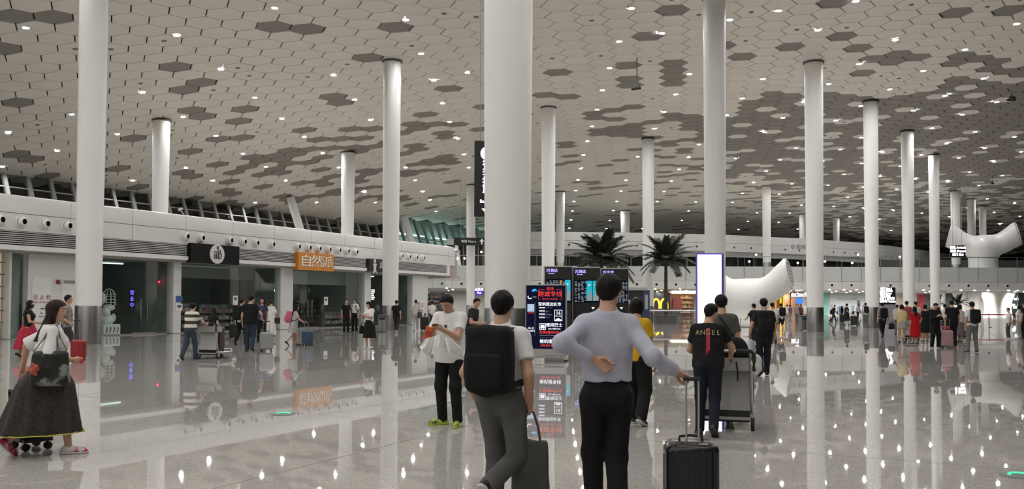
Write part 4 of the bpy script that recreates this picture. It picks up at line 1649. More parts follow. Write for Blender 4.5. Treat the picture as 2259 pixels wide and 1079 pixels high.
s_, z_ = sz(299, 660, GY)
t = thing('led_strip_sign', 'small blue glowing vertical sign inside the dark double doors', 'sign', M_S @ Matrix.Translation((s_, GY + .25, z_)))
MB().box((-.13, 0, -.5), (.13, .04, .5)).build('case', M_BLACK, t)
bl = glow('led_blue', (.16, .14, 1.0), 2.2)
for k, ch in enumerate('营业中'):
    text('lettering', ch, .25, bl, t, Matrix.Translation((0, -.006, .3 - k * .3)))
s_, z_ = sz(351, 622, 1.5)
o = MB().lathe([(.02, -.05), (.05, -.02), (.05, .02), (.02, .05)], 12).build('indicator_lamp', glow('led_red', (1, .02, .04), 6), smooth=True)
o.matrix_world = M_S @ Matrix.Translation((s_, 1.5, z_)); tag(o, 'tiny red indicator lamp inside the dark shop with double doors', 'lamp')
for k, (px, py) in enumerate(((607, 641), (634, 640))):
    s_, z_ = sz(px, py, 1.6)
    t = thing('spot_lamp', ('round' if k == 0 else 'slanted') + ' bright white spot lamp inside the shop between the two coloured signs', 'lamp', M_S @ Matrix.Translation((s_, 1.6, z_)))
    MB().lathe([(.05, 0), (.13, .05), (.13, .16), (.04, .2)], 14, M=Matrix.Rotation(R(20 + 50 * k), 4, 'Y') @ Matrix.Rotation(R(90), 4, 'X')).build('lamp_head', glow('spot_white', (1, .97, .9), 8), t, smooth=True)
    MB().cyl((0, .05, .1), (0, .05, 3.58 - z_), .012).build('stem', M_ALU, t)
# statue-like ornament: white plinth with a lattice cage
s_ = sx(241, GY + .6)
t = thing('cage_ornament', 'white ornament with a lattice cage on a white plinth behind the shop glass', 'ornament', M_S @ Matrix.Translation((s_ , GY + .75, 0)))
mwhite = mat('plaster_white', (.86, .86, .84), .6)
MB().rbox((-.48, -.4, .0), (.48, .4, .52), .05).build('plinth', mwhite, t)
mk = MB()
for i in range(4):
    a = -.33 + i * .2
    mk.tube([(a, -.41, .12), (a + .06, -.415, .3), (a + .02, -.41, .4)], .02, 6)
mk.build('brush_marks', M_DGREY, t)
bdy = MB()
for c_, r_ in (((0, 0, .72), (.36, .3, .28)), ((-.12, -.05, 1.05), (.24, .24, .26)), ((.1, .0, 1.3), (.3, .26, .16)), ((-.34, 0, .9), (.12, .14, .22)), ((.36, 0, .82), (.12, .14, .2)), ((-.3, 0, 1.75), (.2, .2, .3))):
    bdy.lathe([(math.cos(R(q)) + .001, math.sin(R(q))) for q in range(-90, 91, 22)], 16, M=Matrix.Translation(c_) @ Matrix.Diagonal((*r_, 1)))
bdy.build('plaster_body', mwhite, t, smooth=True)
cg = MB()
for k in range(10):
    a = 2 * PI * k / 10
    cg.tube([(.1 + .3 * math.cos(a), .3 * math.sin(a), 1.42), (.1 + .3 * math.cos(a), .3 * math.sin(a), 1.95), (.1 + .15 * math.cos(a), .15 * math.sin(a), 2.15), (.1, 0, 2.22)], .012, 5)
for z in (1.42, 1.55, 1.7, 1.85, 1.95):
    cg.tube([(.1 + .3 * math.cos(2 * PI * k / 16), .3 * math.sin(2 * PI * k / 16), z) for k in range(17)], .012, 5)
cg.build('lattice_cage', mwhite, t)
# ------------------------------------------------------------------ leaning window wall above the shop roof
NW0, NW1, ZW0, ZW1 = -64.8, -66.4, 9.0, 13.2
ww = struct(bpy.data.objects.new('window_1', None)); COL.objects.link(ww)
ww.matrix_world = M_S
SPC = 1.95
mull = MB(); mull.box((-.15, -.14, 0), (.15, .16, 1)); mm = mull.mesh('mullion'); mm.materials.append(mat('mullion_grey', (.36, .36, .35), .45))
mtr = mm.copy(); 
wp = MB(); wp.box((.15, -.01, 0), (SPC - .15, .01, 1)); wpm = wp.mesh('window_pane'); wpm.materials.append(glass('window_glass', (.80, .84, .82)))
trs = MB(); trs.box((.15, -.06, -.05), (SPC - .15, .06, .05)); trm = trs.mesh('transom'); trm.materials.append(MATS['mullion_grey'])
yb0, yb1 = NS - NW0, NS - NW1
Lw = math.hypot(yb1 - yb0, ZW1 - ZW0); lean_w = math.atan2(yb1 - yb0, ZW1 - ZW0)
k = 0
s = 26.0
while s < 176:
    base = Matrix.Translation((s, yb0, ZW0)) @ Matrix.Rotation(-lean_w, 4, 'X')
    for nm_, me_, M_ in (('mullion', mm, Matrix.Diagonal((1, 1, Lw, 1))), ('window_pane', wpm, Matrix.Diagonal((1, 1, Lw * .36, 1))), ('window_pane', wpm, Matrix.Translation((0, 0, Lw * .37)) @ Matrix.Diagonal((1, 1, Lw * .63, 1))), ('transom', trm, Matrix.Translation((0, 0, Lw * .365)))):
        o = bpy.data.objects.new(nm_, me_); COL.objects.link(o); o.parent = ww; o.matrix_local = base @ M_
    s += SPC
mb = MB(); mb.box((26, yb0 - .3, 0), (98, yb0 + .2, ZW0)); struct(mb.build('wall_left', M_OFFW)).matrix_world = M_S
# apron beyond the glass: night side, with a lit corridor towards the far end
mb = MB(); mb.box((26, yb1 + 6, 2), (98, yb1 + 6.2, 14.5)); struct(mb.build('wall_outside', mat('night_brown', (.17, .14, .115), .9))).matrix_world = M_S
mb = MB(); mb.box((98, yb1 + 2.5, 5), (176, yb1 + 2.7, 14.5)); struct(mb.build('wall_corridor', mat('corridor_pale', (.66, .72, .70), .5))).matrix_world = M_S
for s in range(102, 172, 9):
    o = MB().box((-3.6, -.06, -.06), (3.6, .06, .06)).build('tube_lamp', glow('tube_cyan', (.66, 1.0, .93), 9)); o.matrix_world = M_S @ Matrix.Translation((s, yb1 + 1.6, 11.3))
    tag(o, 'cold green-white tube lamp in the corridor beyond the far leaning windows', 'lamp', 'tube lamps beyond the windows')
# slanted struts seen in front of the windows
for px, py, lab in ((668, 490, 'slanted white strut in front of the dark windows above the orange sign'), (913, 520, 'slanted white strut in front of the windows past the column')):
    p = hit(px, py, SN(0, -60.0), NV)
    s_ = p.x * E.x + p.y * E.y
    o = MB().tube([(s_ + 1.2, 23.4, 0), (s_ - .9, 26.6, ceil_z(*SN(s_ - .9, -60.9)[:2]) - .08)], .42, 16).build('strut', M_COLUMN, smooth=True); o.matrix_world = M_S
    tag(o, lab, 'strut')
# cctv cameras
def cctv(p, label, az, stem_up=0.0):
    t = thing('security_camera', label, 'camera', frame(p, az))
    MB().rbox((-.07, -.3, -.06), (.07, .25, .07), .03, axis=1).build('camera_body', M_WHITE if stem_up == 0 else M_BLACK, t)
    MB().cyl((0, -.30, 0), (0, -.34, 0), .05, seg=12).build('lens', M_BLACK, t)
    if stem_up > 0:
        MB().cyl((0, 0, .05), (0, 0, stem_up), .03, seg=10).build('drop_rod', M_DGREY, t)
        MB().lathe([(.05, .3), (.16, .25), (.2, .05), (.17, .0)], 16).build('hood', M_DGREY, t, smooth=True)
    else:
        MB().cyl((0, .05, -.05), (-.25, .1, -.40), .025, seg=8).build('bracket', M_WHITE, t)
p = hit(398, 462, SN(0, NS - 1.0), NV); cctv(p, 'white security camera on the shop roof right of the roof column', 150)
MB().cyl((0, 0, 0), (0, 0, 1), .02)
p = atY(1405, 196, 50); cctv(p, 'black security camera hanging from the ceiling between two rows of lights', 120, ceil_z(p.x, p.y) - p.z)
p = atY(2232, 221, 58); cctv(p, 'black security camera hanging on a rod near the right edge', 90, ceil_z(p.x, p.y) - p.z)
p = atY(2190, 405, 95); cctv(p, 'tiny black security camera hanging above the raised horn sculpture', 60, ceil_z(p.x, p.y) - p.z)
# ------------------------------------------------------------------ balcony and the shops under it at the far side
YB = 100.0
ZF, ZP, ZR = 3.4, 6.02, 7.15        # soffit, top of the white band, top of the guard rail
XA, XB = -16.0, 76.0
fz = lambda px, py, Y: atY(px, py, Y).z
fx = lambda px, Y: atY(px, 650, Y).x
M_BAND = noisy('band_white', (.66, .66, .645), (.70, .70, .685), .4, rough=.4)
bal = thing('balcony', 'long white balcony edge with glass guard panels across the far side of the hall', 'balcony', Matrix.Translation((0, YB, 0)))
MB().box((XA, .2, ZF), (XB, 40, ZF + .5)).build('slab', M_BAND, bal)
x = XA
k = 0
gme = MB().box((.02, -.12, 4.42), (2.24, -.09, ZR)).mesh('guard_panel'); gme.materials.append(M_GLASSR)
bme = MB().box((.012, .0, ZF + .93), (2.25, .25, ZP)).mesh('band_panel'); bme.materials.append(M_BAND)
lme = MB().box((.012, -.02, ZF), (2.25, .25, ZF + .9)).mesh('lower_panel'); lme.materials.append(M_BAND)
cl = MB()
cl.box((-.03, -.15, 4.5), (.03, .0, 4.56)); cl.box((-.03, -.15, 5.2), (.03, .0, 5.26)); cl.box((-.03, -.15, 5.9), (.03, 0, 5.96)); cl.box((-.012, -.13, 4.42), (.012, -.08, ZR))
cme = cl.mesh('glass_clamp'); cme.materials.append(M_GREY)
nz2 = MB().lathe([(.2, 0), (.2, .06), (.15, .1)], 14, 0, M=Mn, caps=False).lathe([(.16, .09), (.1, .05), (.0, .05)], 14, 1, M=Mn, caps=False)
nme2 = nz2.mesh('air_nozzle'); nme2.materials.append(M_WHITE); nme2.materials.append(M_BLACK)
while x < XB - 2.2:
    for nm_, me_ in (('guard_panel', gme), ('band_panel', bme), ('lower_panel', lme), ('glass_clamp', cme)):
        o = bpy.data.objects.new(nm_, me_); COL.objects.link(o); o.parent = bal; o.location = (x, 0, 0)
    o = bpy.data.objects.new('air_nozzle', nme2); COL.objects.link(o); o.parent = bal; o.location = (x + 1.1, -.02, ZF + .5)
    x += 2.262
MB().box((XA, -.16, ZR), (XB, -.05, ZR + .07)).build('hand_rail', M_ALU, bal)
MB().box((XA, .25, ZF + .5), (XB, .4, ZP - .05)).build('backing', M_DGREY, bal)
MB().box((XA, .3, ZP - .8), (XB, 39, ZP - .7)).build('upper_floor', M_OFFW, bal)
# back wall of the lower level
YW = 127.0
mb = MB(); mb.box((-22, YW, 0), (90, YW + .4, ZF + .2)); struct(mb.build('wall_front', M_OFFW))


def lamp_panel(x0, x1, z0, z1, y, m, label, name='wall_panel', d=.12, cat='panel'):
    o = MB().rbox((x0, y - d, z0), (x1, y, z1), .02, axis=1).build(name, m)
    return tag(o, label, cat)


def bay(pa, pb, py0, py1, m, label, Y=YW - .02, name='wall_panel', cat='panel', d=.12):
    return lamp_panel(fx(pa, Y), fx(pb, Y), max(0.02, fz((pa + pb) / 2, py1, Y)), fz((pa + pb) / 2, py0, Y), Y, m, label, name, d, cat)


M_TEAL = mat('teal_panel', (.16, .42, .36), .5)
bay(1793, 1826, 645, 700, M_TEAL, 'pale teal wall panel right of the grey bin column')
bay(2023, 2041, 650, 696, mat('red_panel', (.30, .03, .04), .5), 'dark red wall panel behind the queue beside the pale columns')
bay(2041, 2058, 650, 696, mat('door_dark', (.05, .06, .06), .4), 'dark doorway right of the red wall panel')
bay(2086, 2102, 648, 690, mat('door_dark', (.05, .06, .06), .4), 'dark doorway between two pale columns behind the queue')
bay(1900, 1925, 650, 700, mat('pink_wall', (.52, .46, .44), .6), 'pale pinkish wall panel left of the bright text board')
bay(1985, 2000, 652, 690, mat('beige_panel', (.6, .5, .4), .6), 'beige wall panel right of the bright text board')  # plain beige, one even colour
# mural on the pale wall
t = thing('wall_mural', 'pale blue mural with a runner on the long white wall under the balcony', 'mural', Matrix.Translation((0, YW - .15, 0)))
a, b = fx(1829, YW), fx(1906, YW)
MB().box((a, -.03, .2), (b, .02, ZF)).build('panel', noisy('mural_blue', (.50, .58, .64), (.62, .68, .70), .25, rough=.5), t)
rr = random.Random(5)
g = MB()
for k in range(26):
    xx = a + (b - a) * rr.random(); ww_ = rr.uniform(.08, .5); hh = rr.uniform(.3, 1.5)
    g.box((xx, -.05, .25), (xx + ww_, -.03, .25 + hh))
g.build('skyline_shapes', mat('mural_dark', (.25, .33, .42), .5), t)
rx = fx(1893, YW)
fg2 = MB()
fg2.lathe([(.02, 0), (.14, .005), (.14, .02), (.02, .03)], 12, M=Matrix.Translation((rx, -.06, 2.15)) @ Matrix.Rotation(R(90), 4, 'X'))
fg2.prism([(rx - .2, 1.95), (rx + .2, 1.95), (rx + .16, 1.2), (rx + .45, .5), (rx + .25, .45), (rx, 1.0), (rx - .35, .5), (rx - .5, .6), (rx - .15, 1.3)], -.07, -.05)
fg2.build('runner_shape', mat('mural_figure', (.05, .06, .09), .5), t)
text('lettering', 'WELCOME', .55, mat('mural_red', (.34, .20, .22), .5), t, Matrix.Translation((fx(1868, YW), -.06, fz(1868, 660, YW))), sx=1.1)
# burger counter: black wall with the golden letter
t = thing('burger_counter', 'black counter wall with a glowing yellow rounded letter M under the right palm', 'counter', Matrix.Translation((0, 112.0, 0)))
Y = 112.0
a, b = fx(1430, Y), fx(1478, Y)
MB().box((a, 0, 0), (b, .3, 3.1)).build('wall', M_BLACK, t)
cx, cz = fx(1456, Y), fz(1456, 671, Y)
ms = (fx(1475, Y) - fx(1440, Y)) / 2
for sgn in (-1, 1):
    g = MB()
    pts = []
    for k in range(25):
        q = k / 24
        # a tall rounded arch
        ang = PI * (1 - q)
        pts.append((cx + sgn * ms * .5 + ms * .42 * math.cos(ang), -.1, cz - ms * .62 + 1.25 * ms * math.sin(ang) ** .62))
    g.tube(pts, ms * .12, 8, flat=(1, 1))
    g.build('glowing_arch', glow('golden', (1.0, .60, .05), 2.6), t)
MB().box((a - .3, -.9, 0), (b + 1.2, -.5, 1.05)).build('counter_top', M_DGREY, t)
# bright snack shop beside it
t = thing('snack_shop', 'warm lit snack shop with a glowing header right of the burger counter', 'shop', Matrix.Translation((0, 114.0, 0)))
Y = 114.0
a, b = fx(1474, Y), fx(1541, Y)
MB().box((a, 3.0, 0), (b, 3.2, 3.3)).build('back_wall', mat('shop_brown', (.32, .16, .10), .6), t)
MB().box((fx(1482, Y), 0, fz(1500, 648, Y)), (fx(1537, Y), .2, fz(1500, 641, Y))).build('lit_header', glow('header_warm', (1, .88, .62), 2.6), t)
MB().box((fx(1485, Y), .4, .9), (fx(1505, Y), .9, 2.4)).build('red_cabinet', mat('cabinet_red', (.22, .04, .03), .5), t)
for k in range(4):
    MB().box((fx(1508, Y), 2.0, .5 + k * .62), (fx(1536, Y), 2.5, .55 + k * .62)).build('shelf', M_WHITE, t)
rr = random.Random(9); g = MB()
for k in range(4):
    for i in range(12):
        xx = fx(1508, Y) + i * .135
        g.box((xx, 2.05, .56 + k * .62), (xx + .1, 2.4, .56 + k * .62 + rr.uniform(.15, .4)), rr.randrange(2))
o = g.build('goods', [mat('goods_orange', (.55, .28, .1), .6), mat('goods_cream', (.6, .55, .45), .6)], t); o['kind'] = 'stuff'
g = MB()
g.box((a + .4, 1.2, 3.2), (b - .3, 1.4, 3.26))
g.build('ceiling_lamp', glow('warm_strip', (1, .8, .5), 9), t)
# restaurants behind the sculpture
t = thing('restaurant_front', 'warm orange lit restaurant front right of the horn-shaped sculpture', 'restaurant', Matrix.Translation((0, 118.0, 0)))
Y = 118.0
a, b = fx(1700, Y), fx(1790, Y)
MB().box((a, 4, 0), (b, 4.2, 3.4)).build('back_wall', mat('rest_brown', (.20, .10, .05), .6), t)
for pa, pb, c_ in ((1704, 1710, (1, .5, .12)), (1715, 1719, (1, .6, .2)), (1738, 1748, (1.0, .62, .05)), (1723, 1730, (.7, .3, .08))):
    MB().box((fx(pa, Y), 3.4, .4), (fx(pb, Y), 3.6, 2.9)).build('glowing_screen', glow('amber_%d' % pa, c_, 1.1), t)
for k in range(5):
    xx = a + (b - a) * (k + .5) / 5
    MB().box((xx - .06, .2, 0), (xx + .06, .35, 3.3)).build('post', mat('rest_post', (.1, .06, .04), .5), t)
    MB().cyl((xx + .5, 2, 3.25), (xx + .5, 2, 3.32), .14).build('ceiling_lamp', glow('warm_strip', (1, .8, .5), 9), t)
# small signs under the soffit
def text_sign(pa, pb, py0, py1, Y, label, rows, colr, es, m_board=None, name='lit_sign', stand=False, seed=1, az=0, hang=0):
    x0, x1 = fx(pa, Y), fx(pb, Y); z0, z1 = fz(pa, py1, Y), fz(pa, py0, Y)
    cx_ = (x0 + x1) / 2; w_ = (x1 - x0) / 2
    t = thing(name, label, 'sign', frame((cx_, Y, 0 if stand else (z0 + z1) / 2), az))
    o_ = 0 if stand else -(z0 + z1) / 2
    MB().rbox((-w_, 0, z0 + o_), (w_, .18, z1 + o_), .03, axis=1).build('board', m_board or M_BLACK, t)
    gm = glow('text_%s_%d' % (name, seed), colr, es)
    for (s_, fr, hgt, al) in rows:
        zz = z1 + o_ - (z1 - z0) * fr
        text('lettering', s_, (z1 - z0) * hgt, gm, t, Matrix.Translation((-w_ * .92 if al == 'LEFT' else 0, -.006, zz)), align=al, bold=.008)
    if hang:
        zh = hang - (z0 + z1) / 2
        MB().cyl((-w_ * .6, .09, (z1 - z0) / 2), (-w_ * .6, .09, zh), .02, seg=6).cyl((w_ * .6, .09, (z1 - z0) / 2), (w_ * .6, .09, zh), .02, seg=6).build('hanger', M_GREY, t)
    return t, w_, z0, z1
text_sign(1753, 1771, 637, 643, 104, 'small row of lit square signs under the balcony above the restaurant', [('□□□', .5, 1.0, 'CENTER')], (1, 1, 1), 4, seed=2, hang=ZF + .02)
text_sign(1750, 1775, 646, 657, 104, 'white glowing sign board above the small blue screen', [('出口EXIT', .5, .8, 'CENTER')], (1, .97, 1), 5, M_DGREY, seed=3, hang=ZF + .02)
o = lamp_panel(fx(1756, 106), fx(1770, 106), fz(1760, 670, 106), fz(1760, 658, 106), 106, glow('screen_blue', (.05, .22, .9), 1.4), 'small bright blue screen below the white glowing sign', 'blue_screen', cat='screen')
MB().box((fx(1763, 106) - .03, 106.0, 0), (fx(1763, 106) + .03, 106.06, 2.2)).build('stand_post', M_GREY, o)
t, w_, z0, z1 = text_sign(1050, 1064, 633, 651, 100.8, 'violet-blue glowing sign just left of the widest column', [('出租车', .35, .36, 'CENTER'), ('Taxi', .72, .3, 'CENTER')], (.75, .7, 1), 3, glow('violet_board', (.10, .05, .75), 1.0), seed=4, hang=ZF + .02)
text_sign(2097, 2131, 541, 567, 96, 'black hanging sign with three bright text lines by the raised sculpture', [('到达 Arrivals', .2, .25, 'CENTER'), ('出发 Depart', .5, .25, 'CENTER'), ('出口 Exit', .8, .25, 'CENTER')], (1, .97, 1), 6, name='hanging_sign', seed=5, hang=16.05)
p = atY(1040, 533, 93)
t = thing('hanging_sign', 'black hanging direction sign with a white upward arrow beside the thin column', 'sign', frame(p, -8))
MB().rbox((-1.9, 0, -.42), (1.9, .2, .42), .03, axis=1).build('board', M_BLACK, t)
ar = MB(); ar.prism([(1.06, -.3), (1.2, -.3), (1.2, .02), (1.38, .02), (1.13, .33), (.88, .02), (1.06, .02)], -.02, 0)
ar.build('arrow', glow('sign_white', (.8, .8, .8), .7), t)
text('lettering', '地铁 Metro', .34, glow('sign_white', (.8, .8, .8), .7), t, Matrix.Translation((-.3, -.01, 0)))
MB().cyl((-1.2, .1, .42), (-1.2, .1, ceil_z(p.x, p.y) - p.z), .02, seg=6).cyl((1.2, .1, .42), (1.2, .1, ceil_z(p.x, p.y) - p.z), .02, seg=6).build('hanger', M_GREY, t)
# soffit lamps
sl = MB(); sl.lathe([(.16, 0), (.16, -.03), (.12, -.04)], 10, 0, caps=False); sl.lathe([(.12, -.03), (.01, -.035)], 10, 1)
slm = sl.mesh('soffit_lamp'); slm.materials.append(M_WHITE); slm.materials.append(glow('soffit_glow', (1, .96, .90), 2000))
for px in (985, 1040, 1445, 1500, 1690, 1730, 1800, 1830, 1862, 1890, 1920, 1998, 2037, 2120, 2150, 2180, 2225, 2245):
    for Y in (101.6, 111.0, 121.0):
        o = bpy.data.objects.new('soffit_lamp', slm); COL.objects.link(o)
        o.location = (fx(px + {101.6: 0, 111.0: 14, 121.0: 5}[Y], Y), Y, ZF - .005)
        tag(o, 'small warm downlight in the soffit under the far balcony', 'light', 'soffit lights under the balcony')
# pale round columns under the balcony behind the queue
for px, r_, lab in ((2071, .62, 'pale round column under the balcony right of the dark doorway'), (2117, .62, 'pale round column under the balcony behind the backpack man in the queue'), (2150, .6, 'pale flaring column under the balcony left of the red belt barrier')):
    xx = fx(px, 108)
    o = MB().lathe([(r_ * 1.0, 0), (r_ * .98, 1.3), (r_ * 1.1, 2.4), (r_ * 1.4, ZF - .02)], 20).build('soffit_column', M_COLUMN, smooth=True)
    o.location = (xx, 108, 0); tag(o, lab, 'column')
xx = fx(2192, 112)
for sg, dx in ((0, -.0), (1, 2.2)):
    o = MB().lathe([(1.25, 0), (1.1, 1.2), (1.2, 2.2), (1.7, ZF - .02)], 24).build('soffit_column', M_COLUMN, smooth=True)
    o.location = (xx + dx, 112 + sg * 2, 0)
    tag(o, ('left' if sg == 0 else 'right') + ' one of two broad flaring pale columns above the red belt', 'column')
# glass entrance at the far right with lights beyond
t = thing('glass_entrance', 'dark glass entrance with frames and bright lamps at the far right edge', 'entrance', Matrix.Translation((0, 116.0, 0)))
a, b = fx(2208, 116), fx(2300, 116)
n = 5
for k in range(n):
    x0 = a + (b - a) * k / n; x1 = a + (b - a) * (k + 1) / n
    MB().box((x0 + .05, 0, .05), (x1 - .05, .04, ZF - .05)).build('pane', M_GLASS, t)
    MB().box((x0 - .05, -.06, 0), (x0 + .05, .1, ZF)).build('frame_post', M_ALU, t)
MB().box((a, 1.5, 0), (b, 1.6, ZF)).build('back_wall', mat('entrance_dark', (.06, .07, .07), .5), t)
for px, py in ((2223, 657), (2242, 660), (2235, 673), (2222, 674), (2240, 678)):
    q = atY(px, py, 117)
    MB().cbox((q.x, 1.0, q.z), (.5, .1, .3)).build('lamp', glow('entrance_lamp', (.9, .92, 1), 7), t)
# ------------------------------------------------------------------ curved upper building behind the balcony
UP = [(1170, 519, 118), (1230, 515.5, 118), (1330, 512.5, 118.5), (1430, 512, 119.5), (1515, 514, 120.5), (1600, 518, 122), (1675, 521.5, 124.5), (1750, 526, 127.5), (1825, 531.5, 131.5), (1900, 538, 136), (2000, 548, 148), (2100, 559, 166), (2300, 574, 190)]
ZU = 11.5; ZL = 9.15
ring_ = [(fx(px, Y), Y) for px, py, Y in UP]
ub = thing('upper_gallery', 'long curved white upper gallery with small round nozzles behind the balcony', 'gallery', Matrix.Identity(4))
for k in range(len(ring_) - 1):
    (x0, y0), (x1, y1) = ring_[k], ring_[k + 1]
    d = Vector((x1 - x0, y1 - y0, 0)); L = d.length; d.normalize()
    azk = math.degrees(math.atan2(d.y, d.x))
    M = Matrix.Translation((x0, y0, 0)) @ Matrix.Rotation(R(azk), 4, 'Z')
    MB().box((.01, 0, 10.35), (L - .01, .4, ZU)).build('upper_panel', M_BAND, ub, M)
    MB().box((.01, 0.02, ZL), (L - .01, .4, 10.32)).build('lower_panel', M_BAND, ub, M)
    MB().box((0, .3, ZL - .75), (L, 1.0, ZL)).build('shadow_gap', M_GREY, ub, M)
    MB().box((0, 3.0, 5.2), (L, 3.1, ZL)).build('glass_wall', mat('dark_glazing', (.02, .025, .025), .15), ub, M)
    MB().box((0, .3, ZU - .5), (L, 14, ZU - .4)).build('roof', M_OFFW, ub, M)
    nn = max(1, int(L / 2.4))
    for i in range(nn):
        o = bpy.data.objects.new('air_nozzle', nme2); COL.objects.link(o); o.parent = ub
        o.matrix_local = M @ Matrix.Translation(((i + .5) * L / nn, -.02, 9.75))
    for i in range(2):
        MB().box((L * (i + .5) / 2 - .06, 2.8, 5.2), (L * (i + .5) / 2 + .06, 3.0, ZL)).build('mullion', M_GREY, ub, M)
p = atY(1768, 546, 127)
text('lettering', '◎ 深圳机场', .75, M_BLACK, ub, Matrix.Translation((p.x, p.y - .1, p.z)) @ Matrix.Rotation(R(22), 4, 'Z'))
mb = MB(); mb.box((XA, 140, 5.2), (96, 140.3, 9.0)); struct(mb.build('wall_gallery', M_DGREY))
# left return of the building at the end of the shops, with a dim upper floor
t = thing('upper_gallery', 'dim upper gallery with a slanted white post left of the thin column', 'gallery', Matrix.Identity(4))
MB().box((fx(985, 112), 112, 5.2), (fx(1075, 112), 112.3, 9.4)).build('glass_wall', mat('dark_glazing', (.02, .025, .025), .15), t)
MB().box((fx(985, 110), 110, 9.1), (fx(1075, 110), 110.5, 9.9)).build('band_panel', M_BAND, t)
MB().tube([(fx(1004, 108), 108, 9.6), (fx(1016, 108), 108, 5.3)], .25, 10).build('slanted_post', M_WHITE, t)
for k in range(6):
    xx = fx(1010 + 11 * k, 111)
    MB().box((xx - .05, 111.6, 5.2), (xx + .05, 111.9, 9.3)).build('mullion', M_GREY, t)
for px, py in ((1003, 551), (1024, 569), (1064, 555), (1240, 590)):
    q = atY(px, py, 108.5)
# lights seen on the upper floor
rr = random.Random(3)
gl_me = MB().lathe([(.02, -.12), (.12, -.05), (.12, .05), (.02, .12)], 10).mesh('gallery_lamp'); gl_me.materials.append(glow('gallery_glow', (1, .95, .88), 14))
for px, py in ((1003, 551), (1008, 571), (1025, 570), (1062, 556), (1668, 562), (1653, 577), (1880, 580), (1893, 562), (1985, 567), (1760, 580), (1455, 560), (1820, 577)):
    q = atY(px, py, 107)
    o = bpy.data.objects.new('gallery_lamp', gl_me); COL.objects.link(o); o.location = q
    MB().cyl((0, 0, 5.32 - q.z), (0, 0, -.1), .03, seg=6).build('post', M_DGREY, o)
    tag(o, 'small bright lamp on the dim upper floor behind the balcony glass', 'lamp', 'lamps on the upper floor')
# ------------------------------------------------------------------ free-standing things
M_SCREEN = glow('screen_navy', (.010, .012, .035), .6)
TW = glow('text_white', (.92, .94, 1.0), 1.5)
TR = glow('text_red', (1.0, .07, .06), .95)
TD = glow('text_dim', (.45, .5, .62), .5)
TV = glow('text_violet', (.45, .36, 1.0), 2.2)
CY = glow('ad_cyan', (.03, .50, .62), .9)
CY2 = glow('ad_pale', (.55, .85, .95), .9)

# -- bus poster on castors
Yp = 23.4
p = ground(1205, 797)
p = Vector((atY(1204, 700, Yp).x, Yp, 0))
t = thing('bus_poster_stand', 'glowing dark blue bus line poster on a grey wheeled stand beside the widest column', 'display', frame(p, 10))
Wd, z0, z1 = .535, .34, 2.06
MB().rbox((-Wd - .03, 0, .16), (Wd + .03, .12, z1 + .03), .02, axis=1).build('housing', M_ALU, t)
scr = MB().box((-Wd, -.012, z0), (Wd, .0, z1)).build('screen', M_SCREEN, t)
hh = z1 - z0
def pt(x, y):       # poster coordinates 0..1 from the top left
    return Matrix.Translation((-Wd + 2 * Wd * x, -.014, z1 - hh * y))
def ptext(s, x, y, size, m, align='CENTER', sx=1.0, bold=0.0):
    return text('lettering', s, size, m, scr, pt(x, y), depth=.001, align=align, sx=sx, bold=bold)
def prect(x0, y0, x1, y1, m, name='mark', dd=.003):
    return MB().box((-Wd + 2 * Wd * x0, -.014 - dd, z1 - hh * y1), (-Wd + 2 * Wd * x1, -.0125, z1 - hh * y0)).build(name, m, scr)
ptext('机场', .61, .055, .10, TR, bold=.0007)
ptext('跨城专线', .61, .14, .165, TR, bold=.0012)
ptext('轻松出行 舒适到家', .61, .215, .052, TR)
for a in ((.31, .062, .47, .066), (.75, .062, .91, .066), (.31, .062, .318, .22), (.902, .062, .91, .22), (.31, .217, .36, .221), (.86, .217, .91, .221)):
    prect(*a, TR, 'frame_line')
ptext('深圳周边城市', .60, .30, .105, TW, bold=.001)
for k in range(4):
    prect(.33, .345 + .05 * k, .48, .358 + .05 * k, TW, 'text_line')
    prect(.33, .366 + .05 * k, .48 + .09 * (k % 3), .370 + .05 * k, TD, 'text_line')
    prect(.50, .352 + .05 * k, .66 - .06 * (k % 2), .356 + .05 * k, TD, 'text_line')
for a in ((.72, .385, .92, .392), (.72, .555, .92, .562), (.72, .385, .733, .56), (.907, .385, .92, .56)):
    prect(*a, TW, 'frame_line')
ptext('16', .82, .435, .13, TW, bold=.0012)
ptext('号门上车', .82, .485, .042, TW)
g = MB(); g.prism([(-Wd + 2 * Wd * (.735 + .17 * k / 8), z1 - hh * (.55 - .035 * math.sin(PI * k / 8))) for k in range(9)] , -.016, -.013)
g.build('badge_wave', TW, scr)
for a in ((.335, .60, .505, .606), (.335, .69, .505, .697), (.335, .60, .346, .695), (.494, .60, .505, .695)):
    prect(*a, TW, 'frame_line')
prect(.37, .622, .47, .652, TW, 'bus_body'); prect(.36, .655, .48, .668, TW, 'bus_body')
for x_ in (.39, .45):
    MB().lathe([(.001, 0), (.018, .001), (.018, .003), (.001, .004)], 10, M=pt(x_, .675) @ Matrix.Rotation(R(90), 4, 'X')).build('bus_wheel', TW, scr)
ptext('夜间巴士', .72, .628, .112, TW, bold=.001)
ptext('Late Night Bus', .72, .682, .056, TW, bold=.0007)
ptext('东莞/惠州/中山', .63, .745, .098, TR, bold=.0007)
prect(.35, .783, .88, .790, TD, 'text_line')
prect(.33, .826, .92, .829, TD, 'rule_line')
ptext('候机楼专线', .62, .885, .118, TW, bold=.0012)
ptext('光明·坂田·龙华·大鹏', .62, .948, .062, TR, bold=.0007)
ptext('G1-J2', .12, .675, .072, TW); ptext('专线乘车', .12, .72, .062, TW)
prect(.03, .295, .205, .415, glow('code_square', (.50, .66, .85), .9), 'plain_square')
ptext('扫码购票', .12, .435, .045, TR)
